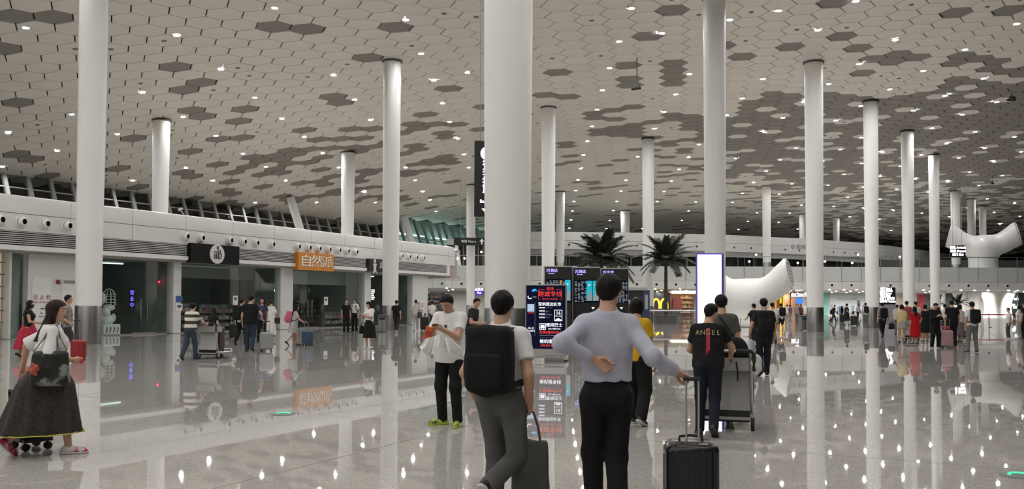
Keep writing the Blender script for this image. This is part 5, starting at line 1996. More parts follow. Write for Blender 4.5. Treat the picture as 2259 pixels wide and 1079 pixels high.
g = MB(); g.prism([(-Wd + 2 * Wd * x, z1 - hh * y) for x, y in ((.13, .10), (.17, .06), (.24, .055), (.29, .10), (.25, .085), (.20, .078), (.22, .105), (.18, .09))], -.017, -.013)
g.build('blue_swoosh', glow('swoosh_blue', (.05, .4, 1), 1.4), scr)
g = MB(); g.tube([(-Wd + 2 * Wd * (.095 + .05 * math.cos(q)), -.016, z1 - hh * (.18 - .03 * math.sin(q))) for q in [R(150 + 20 * k) for k in range(10)]], .014, 6)
g.build('hook_emblem', TW, scr)
prect(.17, .175, .26, .19, TD, 'text_line')
prect(.222, .27, .227, .80, TD, 'rule_line')
MB().box((-Wd - .03, -.04, .05), (-Wd + .03, .5, .16)).build('foot', M_ALU, t)
MB().box((Wd - .03, -.04, .05), (Wd + .03, .5, .16)).build('foot', M_ALU, t)
MB().box((-Wd, .15, .08), (Wd, .22, .14)).build('cross_bar', M_ALU, t)
for x_ in (-Wd, Wd):
    for y_ in (-.0, .45):
        MB().cyl((x_ - .02, y_, .035), (x_ + .02, y_, .035), .035, seg=12).build('castor', M_RUBBER, t)

# -- flight information boards
for bi, (pa, pb, lab) in enumerate(((1199, 1261, 'black flight information board left of its two neighbours, behind the bus poster'), (1262, 1323, 'black flight information board in the middle, with two tall cyan advert screens'), (1324, 1386, 'flight information board hidden behind the head of the man in the blue shirt'))):
    Y = 40.0 + bi * .5
    xa, xb = fx(pa, Y), fx(pb, Y)
    t = thing('flight_board', lab, 'display', frame(((xa + xb) / 2, Y, 0), 9))
    W2 = (xb - xa) / 2
    zt = 3.28 - .02 * bi
    MB().rbox((-W2, 0, 0), (W2, .35, zt), .03, axis=1).build('housing', M_BLACK, t)
    MB().box((-W2, -.02, 0), (-W2 + .06, .36, zt + .02)).build('side_post', M_ALU, t)
    MB().box((-W2, -.03, zt), (W2, .37, zt + .05)).build('top_cap', M_ALU, t)
    s2 = MB().box((-W2 + .09, -.012, 1.62), (W2 - .03, 0, zt - .55)).build('screen', glow('board_screen', (.010, .012, .022), .5), t)
    text('lettering', '✈到达' if bi < 2 else '✈出发', .17, TV, t, Matrix.Translation((-W2 + .1, -.01, zt - .17)), align='LEFT', bold=.001)
    text('lettering', 'Arrivals' if bi < 2 else 'Departures', .09, TV, t, Matrix.Translation((-W2 + .22, -.01, zt - .3)), align='LEFT')
    rr = random.Random(bi + 40)
    cols = MB(); oc = MB()
    rows = 16
    lim = (W2 - .35) if bi == 0 else (0.02 if bi == 1 else W2 - .1)
    for r_ in range(rows):
        z = zt - .66 - r_ * .062
        x = -W2 + .13
        c = 0
        while x < lim:
            L = rr.uniform(.07, .13)
            if rr.random() < .85:
                (oc if (bi == 0 and c in (4, 6)) else cols).box((x, -.016, z), (min(x + L, lim + .05), -.0125, z + .034))
            x += .155; c += 1
    o = cols.build('text_rows', TD, s2); o['kind'] = 'stuff'
    if oc.v:
        o = oc.build('orange_rows', glow('text_orange', (1, .45, .15), .9), s2); o['kind'] = 'stuff'
    for (a_, b_) in (((.52, .92),) if bi == 0 else (((.05, .45), (.5, .92)) if bi == 1 else ())):
        ad = MB().box((W2 * a_, -.03, 1.72), (W2 * b_, -.012, zt - .6)).build('advert_screen', CY, t)
        xm = W2 * (a_ + b_) / 2; ww2 = W2 * (b_ - a_) / 2
        MB().lathe([(.001, 0), (.05, .001), (.05, .004), (.001, .005)], 12, M=Matrix.Translation((xm, -.031, zt - .8)) @ Matrix.Rotation(R(90), 4, 'X')).build('advert_emblem', CY2, ad)
        MB().prism([(xm - ww2, 1.73), (xm + ww2, 1.73), (xm + ww2, 2.2), (xm + ww2 * .3, 2.12), (xm - ww2 * .5, 1.95), (xm - ww2, 1.85)], -.036, -.031).build('advert_scene', mat('ad_scene', (.2, .2, .2), .4, emit=(.5, .55, .6), es=.35), ad)
    if bi == 2:
        MB().prism([(-W2 + .1, 1.7), (0, 1.7), (.1, 1.9), (-.1, 2.1), (-W2 + .1, 2.25)], -.03, -.013).build('blue_shape', glow('board_blue', (.04, .03, .75), 1.3), t)
    MB().prism([(.26, 1.42), (.42, 1.42), (.34, 1.32)], -.02, 0).build('arrow_mark', TW, t)

# -- blue and black kiosk with the letter C
Y = 57.0
xa, xb, xc = fx(1372, Y), fx(1417, Y), fx(1433, Y)
t = thing('ticket_kiosk', 'dark kiosk with a large white letter C and a navy side by the railing', 'kiosk', Matrix.Translation((0, Y, 0)))
MB().box((xa, 0, 0), (xb, 2.2, 2.5)).build('front_block', mat('kiosk_black', (.02, .02, .025), .35), t)
sd = MB().box((xb, -.05, 0), (xc, 2.2, 2.5)).build('navy_side', mat('kiosk_navy', (.035, .04, .10), .4), t)
MB().box((xb + .16, -.07, 1.25), (xc - .12, -.045, 2.2)).build('window_slit', mat('slit_glass', (.30, .36, .33), .15), sd)
MB().box((xa - .05, -.1, 2.5), (xc - .15, 2.3, 2.68)).build('roof_cap', M_GREY, t)
cx, cz = fx(1404, Y), fz(1404, 667, Y)
MB().tube([(cx + .28 * math.cos(q), -.02, cz + .28 * math.sin(q)) for q in [R(50 + 13 * k) for k in range(21)]], .07, 6, flat=(1, 1)).build('letter_c', mat('letter_white', (.82, .82, .80), .4), t)
text('lettering', '地铁', .32, MATS['letter_white'], t, Matrix.Translation((fx(1385, Y) - .1, -.01, fz(1385, 667, Y))))
text('lettering', 'Metro', .14, MATS['letter_white'], t, Matrix.Translation((fx(1385, Y) - .1, -.01, fz(1385, 674, Y))))

# -- railing in front of the palms
Y = 66.0
t = thing('glass_railing', 'low glass railing with steel top rail and posts in front of the right palm', 'railing', Matrix.Translation((0, Y, 0)))
xs = [fx(q, Y) for q in (1428, 1445, 1464, 1482, 1505, 1525, 1545)]
for a, b in zip(xs[:-1], xs[1:]):
    MB().box((a + .04, .02, .15), (b - .04, .035, 1.0)).build('glass_panel', M_GLASSR, t)
for a in xs:
    MB().cyl((a, .03, 0), (a, .03, 1.08), .045, seg=8).build('post', M_DGREY, t)
MB().tube([(xs[0] - .1, .03, 1.1), (xs[-1] + .1, .03, 1.1)], .055, 8).build('top_rail', M_ALU, t)
# low white ledge round the horn sculpture
xs0, xs1 = fx(1592, 60), fx(1712, 60)
t = thing('rail_barrier', 'low pale barrier with two thin rails in front of the horn sculpture', 'railing', Matrix.Translation((0, 58.0, 0)))
for z in (.28, .62):
    MB().cyl((xs0, 0, z), (xs1, 0, z), .03, seg=8).build('rail', M_ALU, t)
for k in range(6):
    xx = xs0 + (xs1 - xs0) * k / 5
    MB().cyl((xx, 0, 0), (xx, 0, .68), .03, seg=8).build('post', M_ALU, t)

# -- palms
M_FROND = noisy('palm_green', (.014, .020, .012), (.030, .040, .022), 3, rough=.5)
M_TRUNK = noisy('palm_trunk', (.035, .032, .026), (.07, .062, .05), 4, rough=.8, stretch=(1, 1, 6), bump=.6)
def frond_mesh(L, droop, seed, nleaf=30, lw=.12, ll=.85):
    rr = random.Random(seed)
    mb = MB()
    pts = []
    for k in range(9):
        q = k / 8
        pts.append(Vector((L * (q - .12 * q * q * droop), 0, L * (.42 * q - (.30 + .55 * droop) * q * q))))
    mb.tube(pts, [.035 * (1 - .8 * k / 8) + .004 for k in range(9)], 5)
    for i in range(nleaf):
        q = .14 + .86 * i / (nleaf - 1)
        k = min(int(q * 8), 7); f_ = q * 8 - k
        b = pts[k].lerp(pts[k + 1], f_)
        tdir = (pts[k + 1] - pts[k]).normalized()
        for s in (-1, 1):
            l = ll * (1 - .55 * abs(q - .45) / .55) * rr.uniform(.85, 1.1)
            d = (Vector((0, s, 0)) * .78 + tdir * .62 + Vector((0, 0, .28 - .25 * rr.random()))).normalized()
            tip = b + d * l + Vector((0, 0, -.22 * l))
            mid = b + d * l * .55
            wv = tdir * lw
            o = len(mb.v)
            mb.v += [tuple(b - wv * .5), tuple(b + wv * .5), tuple(mid + wv * .5 + Vector((0, 0, .015))), tuple(mid - wv * .5 + Vector((0, 0, .015))), tuple(tip)]
            mb.f += [(o, o + 1, o + 2, o + 3), (o + 3, o + 2, o + 4)]; mb.m += [0, 0]
    me = mb.mesh('frond'); me.materials.append(M_FROND); me.shade_smooth()
    return me
FR = [frond_mesh(2.9, d, i) for i, d in enumerate((.0, .25, .55, .9))]
def palm(loc, hgt, label, scale=1.0, seed=1, nf=22, pot=False, cat='palm'):
    rr = random.Random(seed)
    t = thing('potted_palm' if pot else 'palm_tree', label, cat, frame(loc, 0))
    mb = MB()
    n = 14
    prof = []
    for k in range(n):
        z = hgt * k / (n - 1)
        r_ = (.20 - .06 * k / (n - 1)) * scale * (1.25 if k == 0 else 1)
        prof += [(r_, z), (r_ * .88, z + hgt / n * .8)]
    mb.lathe(prof, 14)
    mb.build('trunk', M_TRUNK, t, smooth=False)
    for k in range(nf):
        az = k * 137.5 + rr.uniform(-12, 12)
        lvl = k / nf
        me = FR[min(3, int(lvl * 4))]
        tilt = 58 - 62 * lvl + rr.uniform(-6, 6)
        o = bpy.data.objects.new('frond', me); COL.objects.link(o); o.parent = t
        s_ = scale * rr.uniform(.82, 1.08)
        o.matrix_local = Matrix.Translation((0, 0, hgt + .1 * (1 - lvl))) @ Matrix.Rotation(R(az), 4, 'Z') @ Matrix.Rotation(-R(tilt), 4, 'Y') @ Matrix.Diagonal((s_, s_, s_, 1))
    if pot:
        MB().lathe([(.28, 0), (.38, .55), (.42, .6), (.38, .62), (.35, .55)], 18).build('pot', M_GREY, t, smooth=True)
    else:
        MB().lathe([(.9, 0), (1.0, .62), (1.06, .66), (.98, .68), (.9, .6)], 28).build('planter', M_DGREY, t, smooth=True)
        MB().lathe([(.92, .58), (.5, .63), (.02, .64)], 20).build('soil', mat('soil', (.03, .025, .02), .95), t)
    return t
Y = 71.0
palm(Vector((fx(1469, Y), Y, 0)), fz(1469, 584, Y), 'tall palm tree on the right, its trunk beside the yellow letter M', .92, 3, 26)
Y = 70.0
palm(Vector((fx(1327, Y), Y, 0)), fz(1327, 584, Y), 'tall palm tree on the left, its crown above the flight boards', 1.08, 8, 28)
Y = 92.0
palm(Vector((fx(2068, Y), Y, 0)), 1.5, 'small potted palm left of its twin behind the queue', .42, 5, 16, True)
palm(Vector((fx(2113, Y), Y, 0)), 1.6, 'small potted palm right of its twin behind the queue', .46, 6, 16, True)

# -- blank glowing light box
Yl = 33.7
t = thing('light_box', 'tall blank white glowing light box with a violet rim', 'light box', frame((fx(1567, Yl), Yl, 0), 4))
hb = 3.56
MB().rbox((-.52, .02, 0), (.52, .30, hb), .03, axis=1).build('housing', mat('box_violet', (.03, .025, .09), .35), t)
MB().box((-.50, -.005, .12), (.43, .025, hb - .04)).build('lit_face', glow('box_white', (.97, .98, 1.0), 2.6), t)
for a in ((-.535, -.02, .05, -.495, .03, hb), (.43, -.02, .05, .47, .03, hb), (-.535, -.02, hb - .04, .47, .03, hb + .01)):
    MB().box(a[:3], a[3:]).build('rim_light', glow('rim_violet', (.12, .08, .6), .9), t)
MB().box((-.6, -.1, 0), (.6, .45, .06)).build('foot_plate', M_DGREY, t)

# -- horn-shaped white sculptures (air outlets shaped like a forked tree)
M_HORN = mat('horn_white', (.74, .74, .72), .32)
def horn(loc, az, label, res, span=3.0, zend=3.72, rend=1.0, zb=0.0, base=1.35):
    t_ = thing('horn_sculpture', label, 'sculpture', frame(loc, az))
    ends = {s: V3(s * span, 0, zend) for s in (-1, 1)}
    mid = V3(0, 0, zend - 1.35)
    def fn(P):
        d = d_cap(P, V3(0, 0, -.6), V3(0, 0, zend - 1.75), base, base * .92)
        for s in (-1, 1):
            e = ends[s]; a = V3(s * .15, 0, zend - 1.75)
            m1 = a * .45 + e * .55 + V3(0, 0, -.22)
            x = smin(d_cap(P, a, m1, base * .86, rend * .86), d_cap(P, m1, e + (e - m1) * .4, rend * .86, rend * 1.12), .3)
            n = V3(s * .97, 0, .24)
            x = np.maximum(x, (P - e) @ n)
            d = smin(d, x, .75)
            d = np.maximum(d, (P - e) @ n)
        d = smin(d, d_cap(P, V3(0, 0, -.5), V3(0, 0, .1), base * 1.25, base * 1.02), .5)
        return np.maximum(d, -P[:, 2])
    lo = V3(-span - 1.6, -2.0, 0); hi = V3(span + 1.6, 2.0, zend + 1.8)
    blob('shell', fn, lo, hi, res, M_HORN, t_)
    for s in (-1, 1):
        e = ends[s]; a = V3(s * .15, 0, zend - 1.75); m1 = a * .45 + e * .55 + V3(0, 0, -.22)
        n = Vector((s * .97, 0, .24)).normalized()
        q = n.to_track_quat('Z', 'Y').to_matrix().to_4x4()
        q.translation = Vector(e.tolist()) + n * .01
        g = MB()
        for i in range(-3, 4):
            for j in range(-3, 4):
                hx_, hy_ = (i + .5 * (j % 2)) * .30, j * .26
                if math.hypot(hx_, hy_) < rend * .86:
                    g.lathe([(.001, .0), (.11, .0), (.12, .03), (.001, .035)], 6, M=q @ Matrix.Translation((hx_, hy_, 0)))
        g.build('grille_holes', mat('grille_grey', (.33, .33, .32), .6), t_)
        MB().lathe([(rend * .98, -.02), (rend * 1.06, -.02), (rend * 1.06, .06), (rend * .98, .06)], 32, M=q, caps=False).build('rim', M_HORN, t_, smooth=True)
    return t_
Y = 61.5
horn((fx(1646, Y), Y, 0), 29, 'large white horn-shaped sculpture on the floor behind the glowing light box', .11)
Y = 104.5
horn((fx(2170, Y), Y, 5.35), 27, 'white horn-shaped sculpture raised on the balcony at the right', .16, span=3.7, zend=4.85, rend=1.35, base=1.6)

# -- bins
def bin_(loc, az, label):
    t = thing('litter_bin', label, 'bin', frame(loc, az))
    MB().rbox((-.25, -.2, .04), (.25, .2, .86), .05).build('body', M_STEEL, t)
    MB().rbox((-.26, -.21, .86), (.26, .21, .95), .05).build('lid', M_DGREY, t)
    MB().box((-.16, -.215, .68), (.16, -.2, .80)).build('slot', M_BLACK, t)
    MB().box((-.01, -.206, .06), (.01, -.198, .66)).build('door_gap', M_BLACK, t)
bin_((fx(1773, 52.5), 52.5, 0), 0, 'grey steel litter bin left of the column by the horn sculpture')
bin_((fx(846, 46.5), 46.5, 0), 10, 'grey steel litter bin left of the column by the small logo sign')

# -- bright text board on the floor and hanging sign by the widest column
text_sign(1939, 1976, 634, 672, 66, 'tall bright white text board behind the man with the backpack', [('1号门 Gate 1', .08, .13, 'LEFT'), ('2号门 出租车', .22, .13, 'LEFT'), ('3号门 Metro', .36, .13, 'LEFT'), ('4号门 巴士', .50, .13, 'LEFT'), ('5号门 停车场', .65, .15, 'LEFT'), ('洗手间 Toilets', .82, .15, 'LEFT')], (1, .97, 1), 9, name='text_board', seed=7)
o = MB().rbox((-.62, .0, .02), (.62, .22, 1.64), .03, axis=1).build('board_pedestal', mat('pedestal_violet_light', (.24, .225, .27), .5)); o.matrix_world = frame((fx(1958, 66), 66, 0))  # the violet light on the pedestal is put into its colour
tag(o, 'grey pedestal under the tall bright text board, violet light put in its colour', 'pedestal')
Yh = 31.0
xa = fx(1045, Yh); zt_, zb_ = fz(1056, 310, Yh), fz(1056, 478, Yh)
t = thing('vertical_sign', 'tall narrow black hanging sign with glowing white marks, half behind the widest column', 'sign', frame((xa + .42, Yh, (zt_ + zb_) / 2), 0))
hv = (zt_ - zb_) / 2
MB().rbox((-.42, 0, -hv), (.42, .25, hv), .03, axis=1).build('board', M_BLACK, t)
gs = glow('vsign_white', (1, .98, 1), 2.5)
MB().lathe([(.001, 0), (.25, .001), (.25, .012), (.001, .014)], 24, M=Matrix.Translation((0.05, -.0, hv * .66)) @ Matrix.Rotation(R(90), 4, 'X')).build('round_mark', gs, t)
for k, ch in enumerate('行李提取'):
    text('lettering', ch, .36, gs, t, Matrix.Translation((.05, -.01, hv * .36 - .31 * k)), bold=.006)
text('lettering', 'Baggage', .17, gs, t, Matrix.Translation((.05, -.01, -hv * .60)), bold=.001)
ar = MB(); ar.prism([(-.03, -hv * .68), (.13, -hv * .68), (.13, -hv * .79), (.25, -hv * .79), (.05, -hv * .95), (-.15, -hv * .79), (-.03, -hv * .79)], -.012, 0)
ar.build('down_arrow', gs, t)
zc = ceil_z(xa + .4, Yh) - (zt_ + zb_) / 2
MB().cyl((-.22, .12, hv), (-.22, .12, zc), .012, seg=6).cyl((.3, .12, hv), (.3, .12, zc), .012, seg=6).build('hanger', M_GREY, t)

# -- belt barriers
def stanchion(loc, label, group=None, hgt=.98):
    t = thing('stanchion', label, 'barrier post', frame(loc, 0), group)
    MB().lathe([(.17, 0), (.16, .03), (.05, .05)], 18).build('foot', M_STEEL, t, smooth=True)
    MB().cyl((0, 0, .03), (0, 0, hgt), .035, seg=12).build('post', M_STEEL, t, smooth=True)
    MB().lathe([(.045, hgt - .1), (.045, hgt), (.02, hgt + .02)], 12).build('belt_head', M_BLACK, t, smooth=True)
    return t
Y = 50.0
pts = []
for px, yy in ((938, 51), (948, 50), (958, 50), (968, 51), (978, 49), (989, 48), (999, 50)):
    q = Vector((fx(px, yy), yy, 0)); pts.append(q)
    stanchion(q, 'steel barrier post in the row left of the man looking at his phone', 'barrier posts by the shop end')
Yr = 63.0
rp = [Vector((fx(px, Yr), Yr, 0)) for px in (2140, 2181, 2222, 2263)]
for k, q in enumerate(rp):
    stanchion(q, ['black barrier post at the left end of the red belt', 'black barrier post in the middle of the red belt', 'black barrier post right of the middle of the red belt', 'black barrier post at the right edge holding the red belt'][k])
for k in range(3):
    o = MB().box((0, -.012, .88), ((rp[k + 1] - rp[k]).length - .09, .012, .96)).build('barrier_belt', mat('belt_red', (.34, .02, .03), .6))
    o.matrix_world = Matrix.Translation(rp[k] + Vector((.045, 0, 0)))
    tag(o, ['left span', 'middle span', 'right span'][k] + ' of the red belt between the black barrier posts', 'belt')

# -- glowing floor markers
for px, py, lab in ((625, 914, 'round flush floor marker with a green glowing arc on the left'), (2250, 1050, 'round flush floor marker with a green glow at the right edge')):
    q = ground(px, py)
    t = thing('floor_marker', lab, 'marker', frame(q, 0))
    MB().lathe([(.17, 0), (.165, .006), (.14, .008)], 24).build('disc', M_DGREY, t, smooth=True)
    MB().tube([(.09 * math.cos(R(a)), .09 * math.sin(R(a)), .010) for a in range(0, 200, 20)], .012, 5).build('green_arc', glow('marker_green', (.1, .9, .5), 1.2), t)

# ------------------------------------------------------------------ luggage
def suitcase(label, loc, az, w_=.40, h_=.60, d_=.25, col=(.02, .02, .02), hl=.45, tilt=0.0, rough=.3, ribs=6, bags=None, wheels=True, group=None, mt=None, hw=None):
    m = mt or mat('case_%02d_%02d_%02d' % tuple(int(c * 99) for c in col), col, rough)
    M = frame(loc, az) @ Matrix.Rotation(R(tilt), 4, 'X')
    t = thing('suitcase', label, 'suitcase', M, group)
    sh_ = MB().rbox((-w_ / 2, -d_ / 2, .055), (w_ / 2, d_ / 2, h_), min(.07, d_ * .28), seg=4)
    # rounded in the other direction by pulling the top ring in
    o = sh_.build('shell', m, t, smooth=True)
    bv = o.modifiers.new('soft', 'BEVEL'); bv.width = .02; bv.segments = 2; bv.limit_method = 'ANGLE'; bv.angle_limit = R(35)
    for k in range(ribs):
        x = -w_ * .38 + w_ * .76 * k / max(ribs - 1, 1)
        MB().box((x - .008, -d_ / 2 - .006, .10), (x + .008, -d_ / 2 + .01, h_ - .05)).build('rib', m, t)
        MB().box((x - .008, d_ / 2 - .01, .10), (x + .008, d_ / 2 + .006, h_ - .05)).build('rib', m, t)
    MB().box((-w_ / 2 - .004, -.008, .12), (w_ / 2 + .004, .008, h_ - .10)).build('zip_seam', M_RUBBER, t)
    for sx_ in (-1, 1):
        for sy_ in (-1, 1):
            x, y = sx_ * (w_ / 2 - .06), sy_ * (d_ / 2 - .05)
            wg = MB().cyl((x - .014, y, .026), (x + .014, y, .026), .026, seg=14)
            wg.box((x - .02, y - .02, .03), (x + .02, y + .02, .06))
            wg.build('wheel', M_RUBBER, t)
    if hl > 0:
        hw = hw or min(.1, w_ * .27)
        hb_ = MB()
        hb_.cyl((-hw, -d_ * .3, h_ - .02), (-hw, -d_ * .3, h_ + hl), .007, seg=8).cyl((hw, -d_ * .3, h_ - .02), (hw, -d_ * .3, h_ + hl), .007, seg=8)
        q = hb_.build('telescopic_handle', M_ALU, t)
        MB().rbox((-hw - .016, -d_ * .3 - .015, h_ + hl - .012), (hw + .016, -d_ * .3 + .015, h_ + hl + .014), .010, axis=0).build('grip', M_RUBBER, q)
    MB().tube([(-.08, 0, h_ - .005), (-.075, 0, h_ + .025), (0, 0, h_ + .033), (.075, 0, h_ + .025), (.08, 0, h_ - .005)], .010, 6).build('top_handle', M_RUBBER, t)
    return t


def cart(label, loc, az, panel=(.30, .30, .30), load=True):
    """airport luggage trolley, pushed along +y"""
    t = thing('luggage_trolley', label, 'trolley', frame(loc, az))
    for s in (-1, 1):
        MB().tube([(s * .29, -.34, .97), (s * .30, -.30, .80), (s * .31, -.22, .30), (s * .31, -.16, .19), (s * .30, .0, .17), (s * .26, .52, .17)], .021, 8).build('side_frame', M_ALU, t, smooth=True)
    MB().tube([(-.30, -.36, .985), (.30, -.36, .985)], .018, 8).build('handle_bar', M_ALU, t)
    for s in (-1, 1):
        MB().tube([(s * .12, -.36, .985), (s * .30, -.36, .985), (s * .335, -.35, .95), (s * .335, -.33, .74)], .023, 8).build('grip', M_RUBBER, t)
    b = MB()
    b.box((-.28, -.30, .74), (.28, .0, .76)); b.box((-.28, -.31, .74), (.28, -.30, .90)); b.box((-.28, .0, .74), (.28, .012, .88))
    b.box((-.285, -.31, .74), (-.27, .01, .86)); b.box((.27, -.31, .74), (.285, .01, .86))
    b.build('basket', M_GREY, t)
    Mp = Matrix.Translation((0, -.24, .24)) @ Matrix.Rotation(R(-7.5), 4, 'X')
    MB().rbox((-.29, -.012, .0), (.29, .012, .50), .02, axis=1).build('advert_panel', mat('panel_%02d' % int(panel[0] * 99), panel, .45), t, Mp)
    MB().box((-.29, -.26, .13), (.29, .5, .165)).build('platform', M_GREY, t)
    MB().rbox((-.28, -.25, .10), (.28, -.20, .26), .02).build('rear_guard', M_BLACK, t)
    MB().tube([(-.27, .52, .17), (-.22, .56, .24), (.22, .56, .24), (.27, .52, .17)], .018, 8).build('front_bumper', M_ALU, t)
    for s in (-1, 1):
        wb = MB().cyl((s * .315 - .022, -.20, .085), (s * .315 + .022, -.20, .085), .085, seg=20)
        q = wb.build('wheel', M_RUBBER, t, smooth=True)
        MB().cyl((s * .315 - .026, -.20, .085), (s * .315 + .026, -.20, .085), .04, seg=14).build('hub', M_ALU, q)
        MB().box((s * .315 - .03, -.24, .10), (s * .315 + .03, -.16, .2)).build('fork', M_GREY, q)
    q = MB().cyl((-.02, .42, .06), (.02, .42, .06), .06, seg=16).build('wheel', M_RUBBER, t, smooth=True)
    MB().box((-.03, .40, .06), (.03, .44, .15)).build('fork', M_GREY, q)
    return t


def shoulder_strap(parent, pts, m, w_=.035, side=(0, 0, 1), name='strap'):
    return MB().ribbon(pts, w_, .008, side).build(name, m, parent)


def soft_bag(label, mw, w_, h_, d_, m, cat='bag', name='handbag', res=.014, handles=.22, slump=.02, seed=3, hm=None):
    """limp bag hanging from the origin (the hand); local z up"""
    c = V3(0, 0, -handles - h_ / 2)
    def fn(P):
        q = P - c
        taper = 1 + .12 * (-q[:, 2] / h_)
        d = d_box(np.stack([q[:, 0] / taper, q[:, 1] / taper, q[:, 2]], 1), (0, 0, 0), (w_ / 2, d_ / 2, h_ / 2), .025)
        return d + folds(P, seed, slump * .25)
    me = mesh_from(name, [surface(fn, c - V3(w_ * .65, d_ * .8 + .02, h_ * .6), c + V3(w_ * .65, d_ * .8 + .02, h_ * .6), res)])
    o = link(name, me, m); o.matrix_world = mw
    tag(o, label, cat)
    for s in (-1, 1):
        y = s * d_ * .42
        MB().tube([(-w_ * .26, y, -handles + .0), (-w_ * .2, y * .8, -handles * .5), (-.02, y * .15, 0), (.02, y * .15, 0), (w_ * .2, y * .8, -handles * .5), (w_ * .26, y, -handles)], .009, 6).build('handle', hm or m, o)
    return o
# ------------------------------------------------------------------ people
def who(label, px, pf, ph, az, **kw):
    g = ground(px, pf)
    H = fz(px, ph, g.y)
    if 'res' not in kw:
        kw['res'] = .012 if g.y < 13 else (.018 if g.y < 25 else (.026 if g.y < 34 else .036))
    kw.setdefault('seed', int(px))
    return person(label, g, az, H=H, **kw)


WHT = (.72, .72, .71); BLK = (.012, .012, .013); JEAN = (.045, .06, .09); DJEAN = (.014, .017, .026); GRY = (.13, .13, .128)
SB = ((.015, .015, .015), (.03, .03, .03)); SW = ((.6, .6, .58), (.6, .6, .58)); SBW = ((.02, .02, .02), (.55, .55, .55))
STEP_L = dict(lf=(-.05, .13, 0, 0), rf=(.045, -.15, .035, -35))
STEP_R = dict(rf=(.05, .13, 0, 0), lf=(-.045, -.15, .035, -35))
STAND = dict(lf=(-.06, 0, 0, 0), rf=(.06, .02, 0, 0))
PHONE = dict(lh=(-.03, .19, .70), rh=(.04, .18, .70), lhd=(.35, .6, .4), rhd=(-.35, .6, .4), lp=(-.6, -.6, -1), rp=(.6, -.6, -1), curl=(.7, .7))
ZF_ = Vector((0, 0, 0))


def hold(pi, s=1):
    return pi['grip'][s]


# --- 1. man with the backpack, near the middle
bm_ = person('man in a white polo and grey trousers walking away with a dark bag', Vector((-.075, 6.2, 0)), 20, H=1.655, bulk=1.0, res=.011, seed=21,
             top=('polo', WHT, {'hem': .055, 'loose': .009}), bottom=('trousers', (.105, .105, .102), {'loose': 1.05}), shoes=((.02, .02, .022), (.55, .55, .53)),
             lf=(-.055, .06, 0, 0), rf=(.02, -.20, .15, -50), rh=(.125, .02, .512), lh=(-.135, .04, .52), curl=(.6, 1.15), belt=(.02, .02, .02), head=(-6, 2), rpalm=(-1, 0, 0), kneef=(.25, 1, 0))
backpack(bm_, 'large black backpack worn by the man in the white polo', (.012, .012, .013), w=.335, hgt=.47, dep=.19, drop=.025, res=.011)
g_ = hold(bm_)
M_TOTE = noisy('tote_grey', (.060, .060, .056), (.075, .075, .070), 5, rough=.8)
tote = soft_bag('tall dark grey tote bag held by the man in the white polo', frame(g_, 0), .27, .44, .10, M_TOTE, name='tote_bag', handles=.20, cat='bag', res=.012)

# --- 2. man in the blue shirt
bs = person('man in a pale blue long-sleeved shirt seen from behind, one hand on his back', Vector((.655, 5.95, 0)), -2, H=1.785, bulk=.92, res=.011, seed=4,
            top=('shirt', (.45, .46, .55), {'hem': .058, 'loose': .012, 'sw': .034, 'fold': 1.5, 'sleeve': 1.88}), bottom=('trousers', (.013, .014, .020), {'loose': 1.0, 'waist': .07}), shoes=SB,
            lf=(-.035, .10, 0, 0), rf=(.035, -.08, .02, -15), lh=(-.060, -.090, .662), lp=(-.8, -.72, -.12), lhd=(.85, -.1, -.5), lpalm=(.1, -1, .1), rh=(.262, -.03, .612), rp=(.5, -.6, -.8), rhd=(.85, .25, -.42), rpalm=(0, -.2, -1), curl=(.45, 1.0), head=(22, 3), glasses=True)
g_ = hold(bs)
sc_p = Vector((g_.x + .035, g_.y + .02, 0))
suitcase('large black hard-shell suitcase pulled by the man in the blue shirt', sc_p, 4, w_=.365, h_=.62, d_=.27, col=(.010, .010, .011), hl=g_.z - .63, rough=.22, ribs=8, hw=.042)

# --- 3. man with the phone
pm = who('man in a white t-shirt and neon sneakers looking down at his phone', 991, 938, 641, 197, bulk=.98, top=('tee', (.76, .76, .75), {'hem': -.06, 'loose': .014}), bottom=('trousers', BLK, {'loose': 1.05}),
         shoes=(noisy('sneaker_neon', (.03, .07, .09), (.42, .55, .04), 18, rough=.5, lo=.45, hi=.55), (.45, .6, .05)), lf=(-.085, .05, 0, 0), rf=(.06, -.02, 0, 0, 40), head=(8, 36),
         lh=(-.02, .205, .715), rh=(.055, .19, .715), lhd=(.3, .75, .15), rhd=(-.55, .6, .15), lpalm=(.3, -.2, 1), rpalm=(-.3, -.1, 1), lp=(-.7, -.6, -1), rp=(.7, -.6, -1), curl=(.6, .8))
mp = MB(); mp.prism([(x_ * .55, z_ * .6) for x_, z_ in ((-.035, .01), (.035, .0), (.02, -.028), (.03, -.055), (.0, -.04), (-.03, -.06), (-.02, -.03))], -.004, .004)
c_ = pm['tp'](0.0, .082, .20)
mp2 = MB().box((-.03, -.003, -.1), (.03, .003, -.06))
o = mp.build('chest_print', M_BLACK, pm['root'], Matrix.Translation(Vector(c_.tolist()) + Vector((.0, .012, .03))))
mid = (hold(pm, -1) + hold(pm, 1)) / 2 + Vector((0, 0, .02))
o = MB().rbox((-.037, -.078, -.004), (.037, .078, .005), .01).build('smartphone', M_BLACK)
o.matrix_world = frame(mid, 197) @ Matrix.Rotation(R(25), 4, 'X'); tag(o, 'black smartphone in the hands of the man in the white t-shirt', 'phone')
fw = Vector((math.sin(R(197)), math.cos(R(197)), 0)); rt = Vector((math.cos(R(197)), -math.sin(R(197)), 0))
bagc = mid + Vector((-.03, -.0, -.20)) - fw * .06
M_SILVER = noisy('silver_film', (.72, .74, .71), (.85, .86, .83), 6, rough=.3, metal=.05)
jm = MB(); nu, nv = 44, 12
